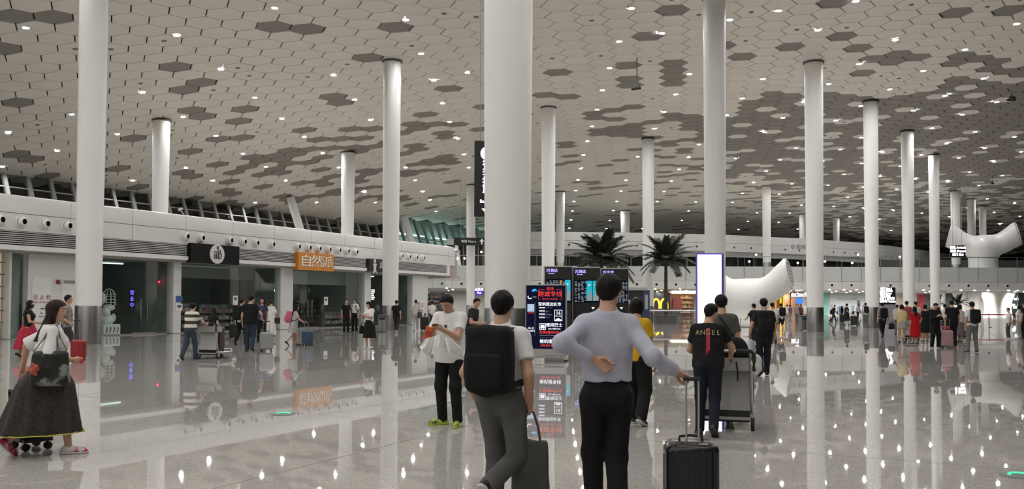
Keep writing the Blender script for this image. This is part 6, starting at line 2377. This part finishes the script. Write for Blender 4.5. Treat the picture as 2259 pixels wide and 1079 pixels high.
for side_ in (0, 1):
    for v_ in range(nv + 1):
        for u_ in range(nu + 1):
            q_ = u_ / nu - .5; r_ = v_ / nv
            x_ = q_ * (.34 + .26 * r_)
            y_ = (.045 * math.sin(u_ * .52 + .8 * math.sin(u_ * .17)) + .012 * math.sin(u_ * 1.7 + r_ * 3)) * (.25 + r_) + side_ * .008
            z_ = -.17 * r_ * (1 - .25 * math.sin(u_ * .31 + .6)) - .10 * abs(q_) - .022 * math.cos(u_ * .52) * r_
            jm.v.append((x_, y_, z_))
n1 = (nu + 1) * (nv + 1)
for v_ in range(nv):
    for u_ in range(nu):
        k_ = v_ * (nu + 1) + u_
        jm.f.append((k_, k_ + 1, k_ + nu + 2, k_ + nu + 1)); jm.f.append((n1 + k_, n1 + k_ + nu + 1, n1 + k_ + nu + 2, n1 + k_ + 1)); jm.m += [0, 0]
for u_ in range(nu):
    for b_ in (0, nv * (nu + 1)):
        jm.f.append((b_ + u_, b_ + u_ + 1, n1 + b_ + u_ + 1, n1 + b_ + u_)); jm.m.append(0)
for v_ in range(nv):
    for b_ in (0, nu):
        k_ = v_ * (nu + 1) + b_
        jm.f.append((k_, k_ + nu + 1, n1 + k_ + nu + 1, n1 + k_)); jm.m.append(0)
o = jm.build('silver_jacket', M_SILVER, smooth=True); o.matrix_world = frame(mid + fw * .05 + Vector((.04, -.02, -.10)), 8); tag(o, 'crumpled silver jacket hanging over the arm of the man with the phone', 'jacket')
o = MB().rbox((-.05, -.03, -.09), (.05, .03, .09), .012).box((-.035, -.033, -.02), (.035, -.029, .04), 1).build('orange_box', [mat('box_orange', (.62, .11, .03), .5), mat('box_red', (.35, .04, .03), .5)])
o.matrix_world = Matrix.Translation(mid + Vector((-.10, .02, -.09))) @ Matrix.Rotation(R(15), 4, 'Y'); tag(o, 'small orange packet held below the phone by the man in the white t-shirt', 'packet')

# --- 4. woman at the left
sk = noisy('skirt_black', (.018, .014, .013), (.04, .033, .028), 30, rough=.8)
wl = who('long-haired woman in a white top and long dark yellow-trimmed skirt walking past', 104, 1003, 657, 62, female=True, hair='long', hairm=M_HAIRB, top=('tee', (.74, .72, .71), {'hem': -.02, 'loose': .016, 'sleeve': .95, 'sw': .05}),
         bottom=('skirt', sk, {'hem': -.375, 'w': .185, 'd': .25, 'shift': (-.015, -.045), 'pleat': .05, 'n': 11}), shoes=(noisy('sneaker_red', (.50, .03, .06), (.70, .68, .64), 7, rough=.5, lo=.47, hi=.53), (.62, .6, .58)), lf=(-.045, -.22, .045, -48), rf=(.03, .12, 0, 0),
         rh=(.105, .135, .605), rp=(.5, -1, -.5), lh=(-.19, -.15, .55), lp=(-.4, -1, -.5), curl=(.9, .9), head=(16, 2), lean=3, tone=1.08, twist=-6)
for zz, rw, rd_, sh_ in ((-.225, .145, .187, .030), (-.372, .19, .254, .045)):
    h = wl['h']; pts = []
    for k in range(41):
        a = 2 * PI * k / 40
        pl = 1 + .05 * abs(zz / .375) * math.sin(a * 11)
        pts.append(Vector(((math.cos(a) * rw * pl - .015) * h, (math.sin(a) * rd_ * pl - sh_) * h, float(wl['hip'][2]) + zz * h)))
    MB().tube(pts, .007, 5).build('yellow_trim', mat('trim_yellow', (.50, .46, .05), .6), wl['root'])
# shoulder bag
sp = wl['W'](wl['tp'](.085, 0, .30)); 
bc = wl['W'](wl['tp'](.150, -.01, .045))
M_BAG = noisy('bag_pattern', (.012, .012, .013), (.20, .21, .20), 6.5, rough=.5, lo=.54, hi=.62)
bagM = frame(Vector((bc.x, bc.y, bc.z)), 62 + 90)
def bagf(P):
    d = d_box(np.stack([P[:, 0] / (1 - .25 * P[:, 2]), P[:, 1] / (1 - 1.6 * P[:, 2]), P[:, 2]], 1), (0, 0, 0), (.17, .07, .175), .04) * .8
    return d + folds(P, 8, .003)
me = mesh_from('shoulder_bag', [surface(bagf, V3(-.23, -.12, -.22), V3(.23, .12, .22), .012)])
o = link('shoulder_bag', me, M_BAG); o.matrix_world = bagM; tag(o, 'black shoulder bag with pale print carried by the woman in the yellow-trimmed skirt', 'bag')
inv = bagM.inverted()
for dx in (-.035, .035):
    p0 = Vector((-.11 + dx, 0, .17)); p2 = Vector((.11 + dx, 0, .17)); p1 = inv @ (sp + Vector((0, 0, .03)))
    pts = [p0, p0.lerp(p1, .5), p1 + Vector((-.03, -.0, -.01)), p1 + Vector((.03, 0, -.01)), p2.lerp(p1, .5), p2]
    MB().ribbon(pts, .03, .008, (0, 1, 0)).build('shoulder_strap', M_BLACK, o)
o2 = blob('red_flower', lambda P: d_ell(P, (0, 0, 0), (.048, .022, .06)) + np.sin(P[:, 0] * 70) * np.sin(P[:, 2] * 70) * .012, V3(-.12, -.08, -.13), V3(.12, .08, .13), .010, mat('flower_red', (.42, .08, .045), .6), o, 'orange-red flower ornament', Matrix.Translation((.14, .085, .0)))
gp = hold(wl, 1)
o = blob('red_purse', lambda P: d_ell(P, (0, 0, 0), (.036, .02, .03)), V3(-.06, -.04, -.05), V3(.06, .04, .05), .009, mat('purse_red', (.55, .06, .05), .5)); o.location = gp; tag(o, 'small red purse in the hand of the woman in the white top', 'purse')
q = ground(66, 990); 
t = thing('trolley_bag', 'small blue trolley bag with a yellow strap behind the woman in the white top', 'suitcase', frame(q, 40))
MB().rbox((-.19, -.13, .13), (.19, .13, .52), .05).build('body', mat('trolley_blue', (.02, .025, .085), .6), t)
MB().box((-.20, -.14, .09), (.20, .15, .13)).build('platform', M_BLACK, t)
for sx_ in (-.15, .15):
    for sy_ in (-.1, .12):
        MB().cyl((sx_ - .02, sy_, .04), (sx_ + .02, sy_, .04), .04, seg=14).build('wheel', M_RUBBER, t)
MB().tube([(-.13, -.14, .1), (-.13, -.16, .56), (-.12, -.17, .62), (.12, -.17, .62), (.13, -.16, .56), (.13, -.14, .1)], .014, 8).build('frame_handle', M_BLACK, t)
gl_ = t.matrix_world.inverted() @ hold(wl, -1)
MB().tube([(0, -.17, .62), gl_], .012, 8).build('pull_rod', M_ALU, t)
MB().box((-.20, -.15, .16), (-.15, -.13, .60)).build('yellow_strap', mat('strap_yellow', (.55, .30, .03), .6), t)

# --- 5. man with the printed back and the trolley
am = who('man in a black t-shirt with gold letters and a red stripe pushing a luggage trolley', 1563, 961, 668, 14, bulk=1.03, top=('tee', BLK, {'hem': -.025, 'loose': .012}), bottom=('trousers', DJEAN), shoes=SB,
         lf=(-.065, .03, 0, 0), rf=(.04, -.12, .04, -38), lean=7, head=(42, 6), lh=(-.10, .22, .60), rh=(.165, .22, .575), lp=(-.6, -.6, -1), rp=(.9, -.6, -.6), lhd=(0, 1, -.1), rhd=(0, 1, -.15), lpalm=(0, .1, -1), rpalm=(0, .1, -1), curl=(1.1, 1.1))
Tm = Matrix([list(map(float, r_)) for r_ in am['T']]).to_4x4()
gold = mat('print_gold', (.42, .33, .18), .6)
for k, ch in enumerate('ANGEL'):
    x = (k - 2) * .038
    yb = -(.0755 - .10 * abs(x) ** 1.1 * 2.2) - .0
    c_ = am['tp'](x, -.091 + abs(x) * .16, .238)
    text('lettering', ch, .082, gold, am['root'], Matrix.Translation(c_.tolist()) @ Tm @ Matrix.Rotation(-x * 7, 4, 'Z'), depth=.006)
pts = [Vector(am['tp'](0, y_, z_).tolist()) for y_, z_ in ((-.070, .272), (-.087, .25), (-.0915, .215), (-.0915, .17), (-.088, .12), (-.086, .07))]
MB().ribbon(pts, .045, .006, Tm.to_3x3() @ Vector((1, 0, 0))).build('red_stripe', mat('print_red', (.40, .02, .05), .6), am['root'])
gm = (hold(am, -1) + hold(am, 1)) / 2
az_c = 16
fwc = Vector((math.sin(R(az_c)), math.cos(R(az_c)), 0)); rtc = Vector((fwc.y, -fwc.x, 0))
cl_ = Vector((gm.x, gm.y, 0)) + fwc * .36 + rtc * .15
cart('luggage trolley with a grey panel pushed by the man in the lettered t-shirt', cl_, az_c, (.30, .30, .295))
dm_ = cloth('fabric_black_bag', (.012, .012, .013))
me = mesh_from('duffel_bag', [surface(lambda P: smin(d_ell(P, (0, 0, .15), (.29, .16, .17)), d_ell(P, (.1, 0, .26), (.15, .12, .12)), .05) + folds(P, 2, .003), V3(-.34, -.2, -.06), V3(.34, .2, .44), .013)])
o = link('duffel_bag', me, dm_); o.matrix_world = frame(cl_ - fwc * .15 + Vector((0, 0, .775)), az_c); tag(o, 'black duffel bag lying in the basket of the grey-panelled trolley', 'bag')
MB().tube([(-.2, -.14, .1), (-.15, -.19, -.02), (-.13, -.19, -.14)], .012, 6).build('loose_strap', M_BLACK, o)
MB().tube([(.12, -.14, .1), (.14, -.2, -.04), (.14, -.2, -.16)], .012, 6).build('loose_strap', M_BLACK, o)
suitcase('dark brown suitcase lying upright on the front of the grey-panelled trolley', cl_ + fwc * .22 + rtc * .03 + Vector((0, 0, .17)), az_c + 4, w_=.60, h_=.48, d_=.26, col=(.028, .02, .018), hl=0, rough=.6, ribs=0)
pb = mat('plastic_bag', (.62, .62, .60), .35)
o = blob('plastic_bag', lambda P: d_ell(P, (0, 0, -.14), (.075, .05, .13)) + np.sin(P[:, 2] * 50 + P[:, 0] * 30) * .006, V3(-.11, -.09, -.3), V3(.11, .09, .02), .012, pb); o.location = cl_ + rtc * .36 - fwc * .30 + Vector((0, 0, .96)); tag(o, 'small pale plastic bag hanging from the trolley handle', 'bag')

# --- 6. others near the trolley
gt = who('man in a dark grey t-shirt walking away just beyond the man with the lettered shirt', 1592, 918, 645, 6, top=('tee', (.085, .085, .08), {'hem': -.03}), bottom=('trousers', (.02, .02, .022)), shoes=SB, **STEP_L)
MB().ribbon([Vector(gt['tp'](*q_).tolist()) for q_ in ((-.03, -.07, .295), (.03, -.09, .22), (.09, -.075, .12), (.115, -.02, .03))], .04, .01, (0, 0, 1)).build('sling_strap', M_BLACK, gt['root'])
yp = who('person in a yellow top and wide black trousers behind the man in the blue shirt', 1404, 937, 655, 24, female=True, hair='bob', top=('tee', (.62, .36, .02), {'hem': -.02, 'loose': .012}), bottom=('trousers', BLK, {'loose': 1.25, 'end': .97}), shoes=((.03, .03, .03), (.6, .6, .58)), rh=(.135, .06, .45), lf=(-.05, .10, 0, 0), rf=(.07, -.12, .03, -25))
dk = who('man in a dark t-shirt and jeans walking away holding a phone and plastic bag', 1686, 830, 656, 6, top=('tee', (.018, .018, .022), {'hem': -.03}), bottom=('trousers', DJEAN), shoes=SB, lh=(-.165, .08, .52), curl=(.9, .5), lf=(-.05, -.08, .03, -25), rf=(.05, .1, 0, 0))
backpack(dk, 'black backpack worn by the man in the dark t-shirt near the horn sculpture', (.016, .016, .018), w=.34, hgt=.48, dep=.2, drop=.03, res=.02)
o = blob('plastic_bag', lambda P: d_ell(P, (0, 0, -.2), (.11, .07, .19)) + np.sin(P[:, 2] * 50 + P[:, 0] * 30) * .008, V3(-.15, -.12, -.42), V3(.15, .12, .02), .018, pb); o.location = hold(dk, -1) + Vector((.02, 0, -.02)); tag(o, 'pale plastic bag carried by the man in the dark t-shirt', 'bag')
o = MB().rbox((-.037, -.08, -.004), (.037, .08, .005), .01).build('smartphone', M_BLACK); o.matrix_world = frame(hold(dk, -1) + Vector((-.06, 0, .03)), -60); tag(o, 'black smartphone in the hand of the man in the dark t-shirt', 'phone')
who('man in dark clothes in the distance just left of the man in the dark t-shirt', 1664, 764, 668, -30, top=('tee', (.02, .02, .022)), bottom=('trousers', BLK), shoes=SB, lh=(-.1, .18, .62), lp=(-1, -.5, -.6), **STEP_R)
who('man in a white shirt partly behind the man in the dark t-shirt', 1704, 758, 666, 4, top=('tee', WHT), bottom=('trousers', GRY), shoes=SB, **STEP_L)
ws = who('person in a white t-shirt and dark shorts by the horn sculpture', 1723, 737, 668, -4, top=('tee', WHT), bottom=('shorts', BLK), shoes=SW, **STEP_L)
backpack(ws, 'black backpack on the person in the white t-shirt and dark shorts', (.014, .014, .015), w=.34, hgt=.46, dep=.16, res=.03, pocket=False)

# --- 7. left of the hall
rs = who('masked woman in a black top and ruffled red skirt by the hydrant wall', 62, 790, 661, 72, female=True, hair='long', mask=True, top=('tee', BLK, {'hem': .02, 'sleeve': .25, 'loose': .012}), bottom=('skirt', noisy('skirt_red', (.36, .012, .04), (.45, .02, .06), 10, rough=.8), {'hem': -.36, 'w': .16, 'd': .20, 'shift': (0, -.03), 'pleat': .08, 'n': 9}), shoes=SB, rh=(.06, .17, .60), rp=(.7, -.8, -.8), lf=(-.04, -.16, .03, -30), rf=(.04, .12, 0, 0))
pmn = who('man in a patterned shirt pulling a red suitcase beside the left column', 146, 792, 648, 68, top=('tee', noisy('shirt_pattern', (.10, .10, .10), (.34, .30, .29), 26, rough=.8, lo=.45, hi=.55), {'hem': -.03}), bottom=('trousers', (.05, .05, .055)), shoes=SB, rh=(.15, .04, .56), **STEP_R)
suitcase('small red suitcase beside the left column, handle raised', ground(173, 796), 20, w_=.37, h_=.56, d_=.24, col=(.30, .02, .025), hl=.50, rough=.5)
sm_ = banded('stripes_brown', (.62, .60, .53), (.06, .045, .04), 5.6, 'Z', .52, offset=.08)
st = who('man in a brown and cream striped t-shirt and jeans pushing a trolley', 419, 794, 667, 14, lean=9, tone=.95, top=('tee', sm_, {'hem': -.03, 'loose': .012}), bottom=('trousers', JEAN), shoes=SB, lh=(-.1, .22, .60), rh=(.14, .23, .60), lhd=(0, 1, 0), rhd=(0, 1, 0), lpalm=(0, 0, -1), rpalm=(0, 0, -1), rp=(.9, -.5, -.6), lf=(-.07, -.14, .02, -25), rf=(.05, .08, 0, 0))
gm = (hold(st, -1) + hold(st, 1)) / 2
cf = Vector((math.sin(R(16)), math.cos(R(16)), 0))
cl2 = Vector((gm.x, gm.y, 0)) + cf * .36 + Vector((.12, 0, 0))
cart('luggage trolley pushed by the man in the striped t-shirt', cl2, 16, (.42, .42, .40))
suitcase('brown suitcase on the trolley of the man in the striped t-shirt', cl2 + cf * .12 + Vector((0, 0, .17)), 16, w_=.5, h_=.72, d_=.26, col=(.075, .045, .04), hl=0, rough=.6, ribs=3)
bw = who('woman with long dark hair and dark clothes beside the trolley, white bag in hand', 468, 776, 678, 20, female=True, hair='long', hairm=M_HAIRB, top=('tee', (.02, .018, .018)), bottom=('trousers', (.05, .04, .038), {'loose': 1.15}), shoes=SB, rh=(.15, .08, .52), lean=5, **STAND)
o = MB().prism([(-.12, 0), (.12, .06), (.16, -.42), (-.2, -.30)], -.03, .03).build('paper_bag', mat('paper_white', (.62, .62, .60), .6)); o.matrix_world = frame(hold(bw), 60) @ Matrix.Rotation(R(25), 4, 'Y'); tag(o, 'white paper bag in the hand of the woman beside the trolley', 'bag')
bj = who('man in a black t-shirt and blue jeans pulling a grey suitcase', 551, 776, 651, -8, bulk=1.08, top=('tee', BLK, {'hem': -.04, 'loose': .014}), bottom=('trousers', (.030, .042, .062), {'loose': 1.06}), shoes=SB, rh=(.20, .05, .56), rp=(.6, -.6, -.6), rhd=(.7, .3, -.5), head=(40, 8), curl=(.5, 1.1), lf=(-.05, .03, 0, 0), rf=(.05, -.11, .04, -25))
suitcase('grey hard-shell suitcase beside the man in the black t-shirt and jeans', Vector((hold(bj).x + .05, hold(bj).y + .05, 0)), -12, w_=.42, h_=.62, d_=.26, col=(.30, .31, .31), hl=hold(bj).z - .62, rough=.35)
wb = who('person in a white t-shirt with a black backpack left of the man in blue jeans', 531, 761, 657, 12, top=('tee', WHT), bottom=('trousers', BLK), shoes=SBW, head=(30, 5), **STEP_R)
backpack(wb, 'black backpack on the person left of the man in blue jeans', (.014, .014, .015), w=.38, hgt=.52, dep=.2, drop=.03, res=.026)
suitcase('black suitcase with a bright tag left of the person with the black backpack', ground(517, 747), 10, w_=.42, h_=.66, d_=.27, col=(.02, .02, .02), hl=.3)
who('dark-haired woman in dark clothes with a blue scarf right of the man in blue jeans', 577, 756, 657, 170, female=True, hair='long', top=('tee', noisy('blue_dark', (.02, .02, .03), (.07, .07, .3), 6, rough=.8, lo=.52, hi=.56)), bottom=('trousers', BLK), shoes=SB, **STAND)
wd = who('woman in a long white dress facing the shop window', 597, 750, 662, -6, female=True, hair='tail', hairm=M_HAIRB, top=('dress', (.72, .71, .69), {'hem': -.40, 'flare': .012, 'sleeve': .8, 'sw': .05}), bottom=('none', 0), shoes=SW, **STAND)
o = MB().rbox((-.14, -.05, -.3), (.14, .05, -.05), .04).tube([(-.1, 0, -.06), (-.06, 0, .45), (.0, 0, .5)], .012, 6).build('handbag', cloth('fabric_brown', (.05, .03, .028))); o.matrix_world = frame(wd['W'](wd['tp'](.15, -.03, .06)), 0); tag(o, 'dark brown shoulder bag of the woman in the long white dress', 'bag')
gd_ = who('woman in a grey print dress leaning forward and pulling a blue suitcase', 647, 763, 671, 64, female=True, hair='long', lean=8, top=('dress', noisy('dress_print', (.30, .29, .29), (.46, .45, .45), 40, rough=.8, lo=.42, hi=.58), {'hem': -.21, 'flare': .018, 'sleeve': .8}), bottom=('none', 0), shoes=SB, rh=(.16, .22, .56), rp=(.5, -.6, -.7), rhd=(.5, 1, -.1), lf=(-.04, -.15, .05, -40), rf=(.04, .10, 0, 0))
backpack(gd_, 'pink backpack on the woman in the grey print dress', (.52, .13, .19), w=.30, hgt=.42, dep=.18, drop=.04, res=.024)
suitcase('blue ribbed suitcase pulled by the woman in the grey print dress', Vector((hold(gd_).x + .06, hold(gd_).y, 0)), 30, w_=.40, h_=.56, d_=.25, col=(.04, .07, .13), hl=hold(gd_).z - .56, rough=.5)
who('man in black standing left of the man with the white shirt and backpack straps', 763, 735, 660, 150, top=('tee', BLK), bottom=('trousers', BLK), shoes=SB, **STAND)
w2 = who('man in a white shirt with backpack straps talking beside the man in black', 783, 733, 660, 205, top=('polo', WHT), bottom=('trousers', BLK), shoes=SB, rh=(.05, .16, .72), rp=(.8, -.4, -1), **STAND)
backpack(w2, 'dark backpack on the man in the white shirt talking beside the man in black', (.02, .02, .022), res=.03, pocket=False)
bk = who('woman in a white top and long black skirt looking at her phone', 815, 770, 664, 215, female=True, hair='long', top=('tee', WHT, {'hem': .04, 'sleeve': .9, 'sw': .045}), bottom=('skirt', BLK, {'hem': -.30, 'w': .155, 'd': .13}), shoes=SW, head=(0, 22), **PHONE, **STAND)
o = soft_bag('black handbag carried by the woman in the long black skirt', frame(bk['W'](bk['tp'](.16, .03, .02)), 0), .26, .26, .1, cloth('fabric_black_bag', (.012, .012, .013)), handles=.12, res=.024)
who('man in a black t-shirt walking away beside the column with the logo sign', 874, 735, 661, 8, top=('tee', BLK), bottom=('trousers', (.03, .03, .032)), shoes=SW, **STEP_L)
wt = who('man in pale clothes with a shoulder bag right of the column with the logo sign', 917, 731, 660, -4, top=('tee', (.52, .52, .50)), bottom=('trousers', (.42, .42, .40)), shoes=SW, **STEP_R)
o = MB().rbox((-.13, -.06, -.18), (.13, .06, .14), .03).ribbon([(0, 0, .14), (-.1, .02, .6), (-.17, .06, .72)], .03, .01, (0, 1, 0)).build('shoulder_bag', cloth('fabric_bag_grey', (.06, .06, .06))); o.matrix_world = frame(wt['W'](wt['tp'](.12, -.06, .0)), 0); tag(o, 'dark shoulder bag of the man in pale clothes', 'bag')
suitcase('black suitcase standing right of the man in pale clothes', ground(936, 729), 0, w_=.46, h_=.78, d_=.3, col=(.018, .018, .018), hl=.1)
who('man in a white t-shirt at the barrier posts', 953, 727, 664, -10, top=('tee', WHT), bottom=('trousers', (.04, .03, .03)), shoes=SB, **STAND)
who('man in a grey t-shirt at the barrier posts right of the white t-shirt', 972, 727, 660, 6, top=('tee', (.10, .10, .10)), bottom=('trousers', (.04, .04, .045)), shoes=SB, **STAND)
dl = who('man in a dark shirt leaning forward behind the man with the phone', 1036, 806, 655, 110, lean=14, top=('tee', (.03, .03, .028)), bottom=('trousers', BLK), shoes=SB, head=(20, 12), rh=(.1, .22, .62), **STAND)
# --- 8. at the boards
who('man in a white t-shirt facing the flight boards, right of the bus poster', 1264, 735, 664, 10, top=('tee', WHT, {'sleeve': .7}), bottom=('trousers', BLK), shoes=SB, rh=(.08, .2, .62), rp=(.8, -.4, -.8), **STAND)
who('man in a grey shirt leaning towards the flight boards', 1292, 737, 664, 20, top=('tee', (.26, .26, .27)), bottom=('trousers', GRY), shoes=SB, lean=6, **STAND)
# --- 9. far right-hand group and walkers
who('person in white seen far off by the orange restaurant', 1737, 712, 671, 30, top=('tee', WHT), bottom=('trousers', (.4, .4, .4)), shoes=SW, **STEP_L)
who('woman in purple seen far off by the orange restaurant', 1743, 713, 672, -20, female=True, hair='bob', top=('tee', (.12, .08, .2)), bottom=('trousers', (.3, .3, .3)), shoes=SW, **STAND)
who('person in grey seen far off below the blue screen', 1757, 712, 670, 160, top=('tee', (.25, .27, .27)), bottom=('trousers', GRY), shoes=SB, **STAND)
who('woman in dark clothes with a pink bag far off below the blue screen', 1767, 714, 671, 175, female=True, hair='long', top=('tee', (.10, .03, .04)), bottom=('trousers', BLK), shoes=SB, **STAND)
who('person in a white shirt far off left of the column by the grey bin', 1780, 716, 669, 190, top=('tee', WHT), bottom=('trousers', (.35, .30, .03)), shoes=SB, **STAND)
f1 = who('man in black pushing luggage in front of the teal panel', 1838, 711, 671, 95, lean=12, top=('tee', BLK), bottom=('trousers', BLK), shoes=SB, lh=(-.1, .24, .58), rh=(.1, .24, .58), lf=(-.04, .16, 0, 0), rf=(.04, -.2, .04, -35))
suitcase('black suitcase pushed in front of the teal panel', Vector((hold(f1).x + .3, hold(f1).y, 0)), 80, w_=.5, h_=.75, d_=.3, col=(.015, .015, .016), hl=.25)
f2 = who('woman in a long black dress with a black suitcase by the long white wall', 1868, 718, 669, 80, female=True, hair='bob', top=('dress', BLK, {'hem': -.3, 'flare': .02, 'sleeve': .9}), bottom=('none', 0), shoes=SB, rh=(.2, .02, .56), **STEP_L)
suitcase('tall black suitcase right of the woman in the long black dress', ground(1884, 719), 20, w_=.5, h_=.78, d_=.3, col=(.015, .015, .016), hl=.3)
f3 = who('small far walker in dark trousers with a backpack by the long white wall', 1893, 704, 672, 0, top=('tee', (.3, .32, .36)), bottom=('trousers', BLK), shoes=SB, **STEP_R)
f4 = who('person with a black backpack half behind the column left of the text board', 1910, 724, 668, 10, top=('tee', (.5, .5, .5)), bottom=('trousers', GRY), shoes=SB, **STAND)
backpack(f4, 'black backpack on the person half behind the column', (.015, .015, .015), res=.035, pocket=False)
f5 = who('man in grey with a black backpack walking towards the bright text board', 1947, 745, 666, 4, top=('tee', (.22, .21, .23)), bottom=('trousers', (.014, .014, .015)), shoes=SB, rh=(.17, .0, .5), **STEP_R)
backpack(f5, 'black backpack on the man below the bright text board', (.015, .014, .013), w=.34, hgt=.5, res=.03, drop=.03)
o = soft_bag('small navy bag in the hand of the man below the bright text board', frame(hold(f5) + Vector((.15, 0, 0)), 0), .26, .28, .14, cloth('fabric_navy', (.015, .017, .035)), handles=.1, res=.026)
q1 = who('woman in a yellow top and grey skirt at the left of the queue', 1990, 757, 672, 14, female=True, hair='bob', top=('tee', (.60, .52, .25)), bottom=('skirt', (.33, .31, .29), {'hem': -.16, 'w': .14, 'd': .12}), shoes=SB, **STAND)
who('man in a pinkish-red shirt behind the woman in the yellow top', 2001, 745, 664, 20, top=('tee', (.30, .07, .08)), bottom=('trousers', GRY), shoes=SB, **STAND)
q2 = who('woman in a long red dress with long hair standing in the queue', 2019, 760, 676, 5, female=True, hair='long', top=('dress', (.42, .008, .012), {'hem': -.33, 'flare': .014, 'sleeve': .95}), bottom=('none', 0), shoes=SB, **STAND)
who('man in a white t-shirt behind the woman in the red dress', 2021, 742, 665, -10, top=('tee', WHT), bottom=('trousers', GRY), shoes=SB, **STAND)
who('person whose dark head shows at the left end of the queue', 1979, 740, 672, 60, top=('tee', (.4, .38, .36)), bottom=('trousers', GRY), shoes=SB, **STAND)
q3 = who('woman in a long black dress between the red dress and the man in black', 2042, 755, 672, -4, female=True, hair='bob', top=('dress', BLK, {'hem': -.28, 'flare': .02, 'sleeve': .9}), bottom=('none', 0), shoes=SB, **STAND)
q4 = who('man all in black facing the camera and looking at his phone', 2063, 768, 667, 176, bulk=1.06, top=('tee', BLK, {'hem': -.05, 'sleeve': 1.9}), bottom=('trousers', BLK, {'loose': 1.1}), shoes=SBW, head=(0, 25), lf=(-.075, 0, 0, 0), rf=(.075, 0, 0, 0), **PHONE)
who('person in a white t-shirt behind the pink suitcase', 2085, 744, 671, 8, top=('tee', WHT), bottom=('trousers', (.05, .05, .06)), shoes=SB, **STAND)
q6 = who('person in a long black t-shirt right of the pink suitcase', 2101, 766, 662, 12, top=('tee', BLK, {'hem': -.08, 'loose': .016}), bottom=('trousers', BLK), shoes=SB, **STAND)
who('person in a dark patterned skirt left of the backpack man in the queue', 2118, 757, 672, 0, female=True, hair='bob', top=('tee', (.5, .45, .44)), bottom=('skirt', noisy('print_dark', (.03, .03, .035), (.2, .17, .18), 30, rough=.8), {'hem': -.3, 'w': .13, 'd': .12}), shoes=SB, **STAND)
q8 = who('man in a white t-shirt and grey trousers at the right of the queue', 2146, 778, 665, 4, top=('tee', WHT, {'hem': -.01}), bottom=('trousers', (.17, .17, .165)), shoes=SB, rh=(.1, .16, .58), lf=(-.09, 0, 0, 0), rf=(.09, .03, 0, 0))
backpack(q8, 'black backpack on the man in the white t-shirt at the right of the queue', (.014, .013, .012), w=.32, hgt=.46, drop=.02, res=.024)
suitcase('dusty pink suitcase standing in the queue', ground(2087, 768), 0, w_=.46, h_=.66, d_=.28, col=(.42, .27, .28), hl=.42, rough=.45)
o = MB().rbox((-.12, -.1, 0), (.12, .1, .12), .04).build('pouch', mat('pouch_red', (.5, .05, .08), .5)); o.matrix_world = frame(ground(2087, 768) + Vector((0, .02, .685)), 0); tag(o, 'small pinkish-red pouch on top of the pink suitcase', 'pouch')
cart('luggage trolley between the yellow top and the red dress in the queue', ground(2006, 752), 8, (.36, .35, .33))
cart('luggage trolley in front of the person right of the pink suitcase', ground(2112, 752), 10, (.12, .12, .12))
k1 = who('child in a white t-shirt near the right edge', 2226, 748, 679, -70, top=('tee', WHT), bottom=('trousers', (.06, .06, .065)), shoes=SW, **STAND)
who('woman in a white top near the right edge behind the child', 2249, 742, 674, -30, female=True, hair='bob', top=('tee', WHT), bottom=('trousers', (.42, .38, .36)), shoes=SW, **STAND)
who('person in black at the very right edge', 2262, 748, 666, -20, top=('tee', BLK), bottom=('trousers', BLK), shoes=SB, **STAND)
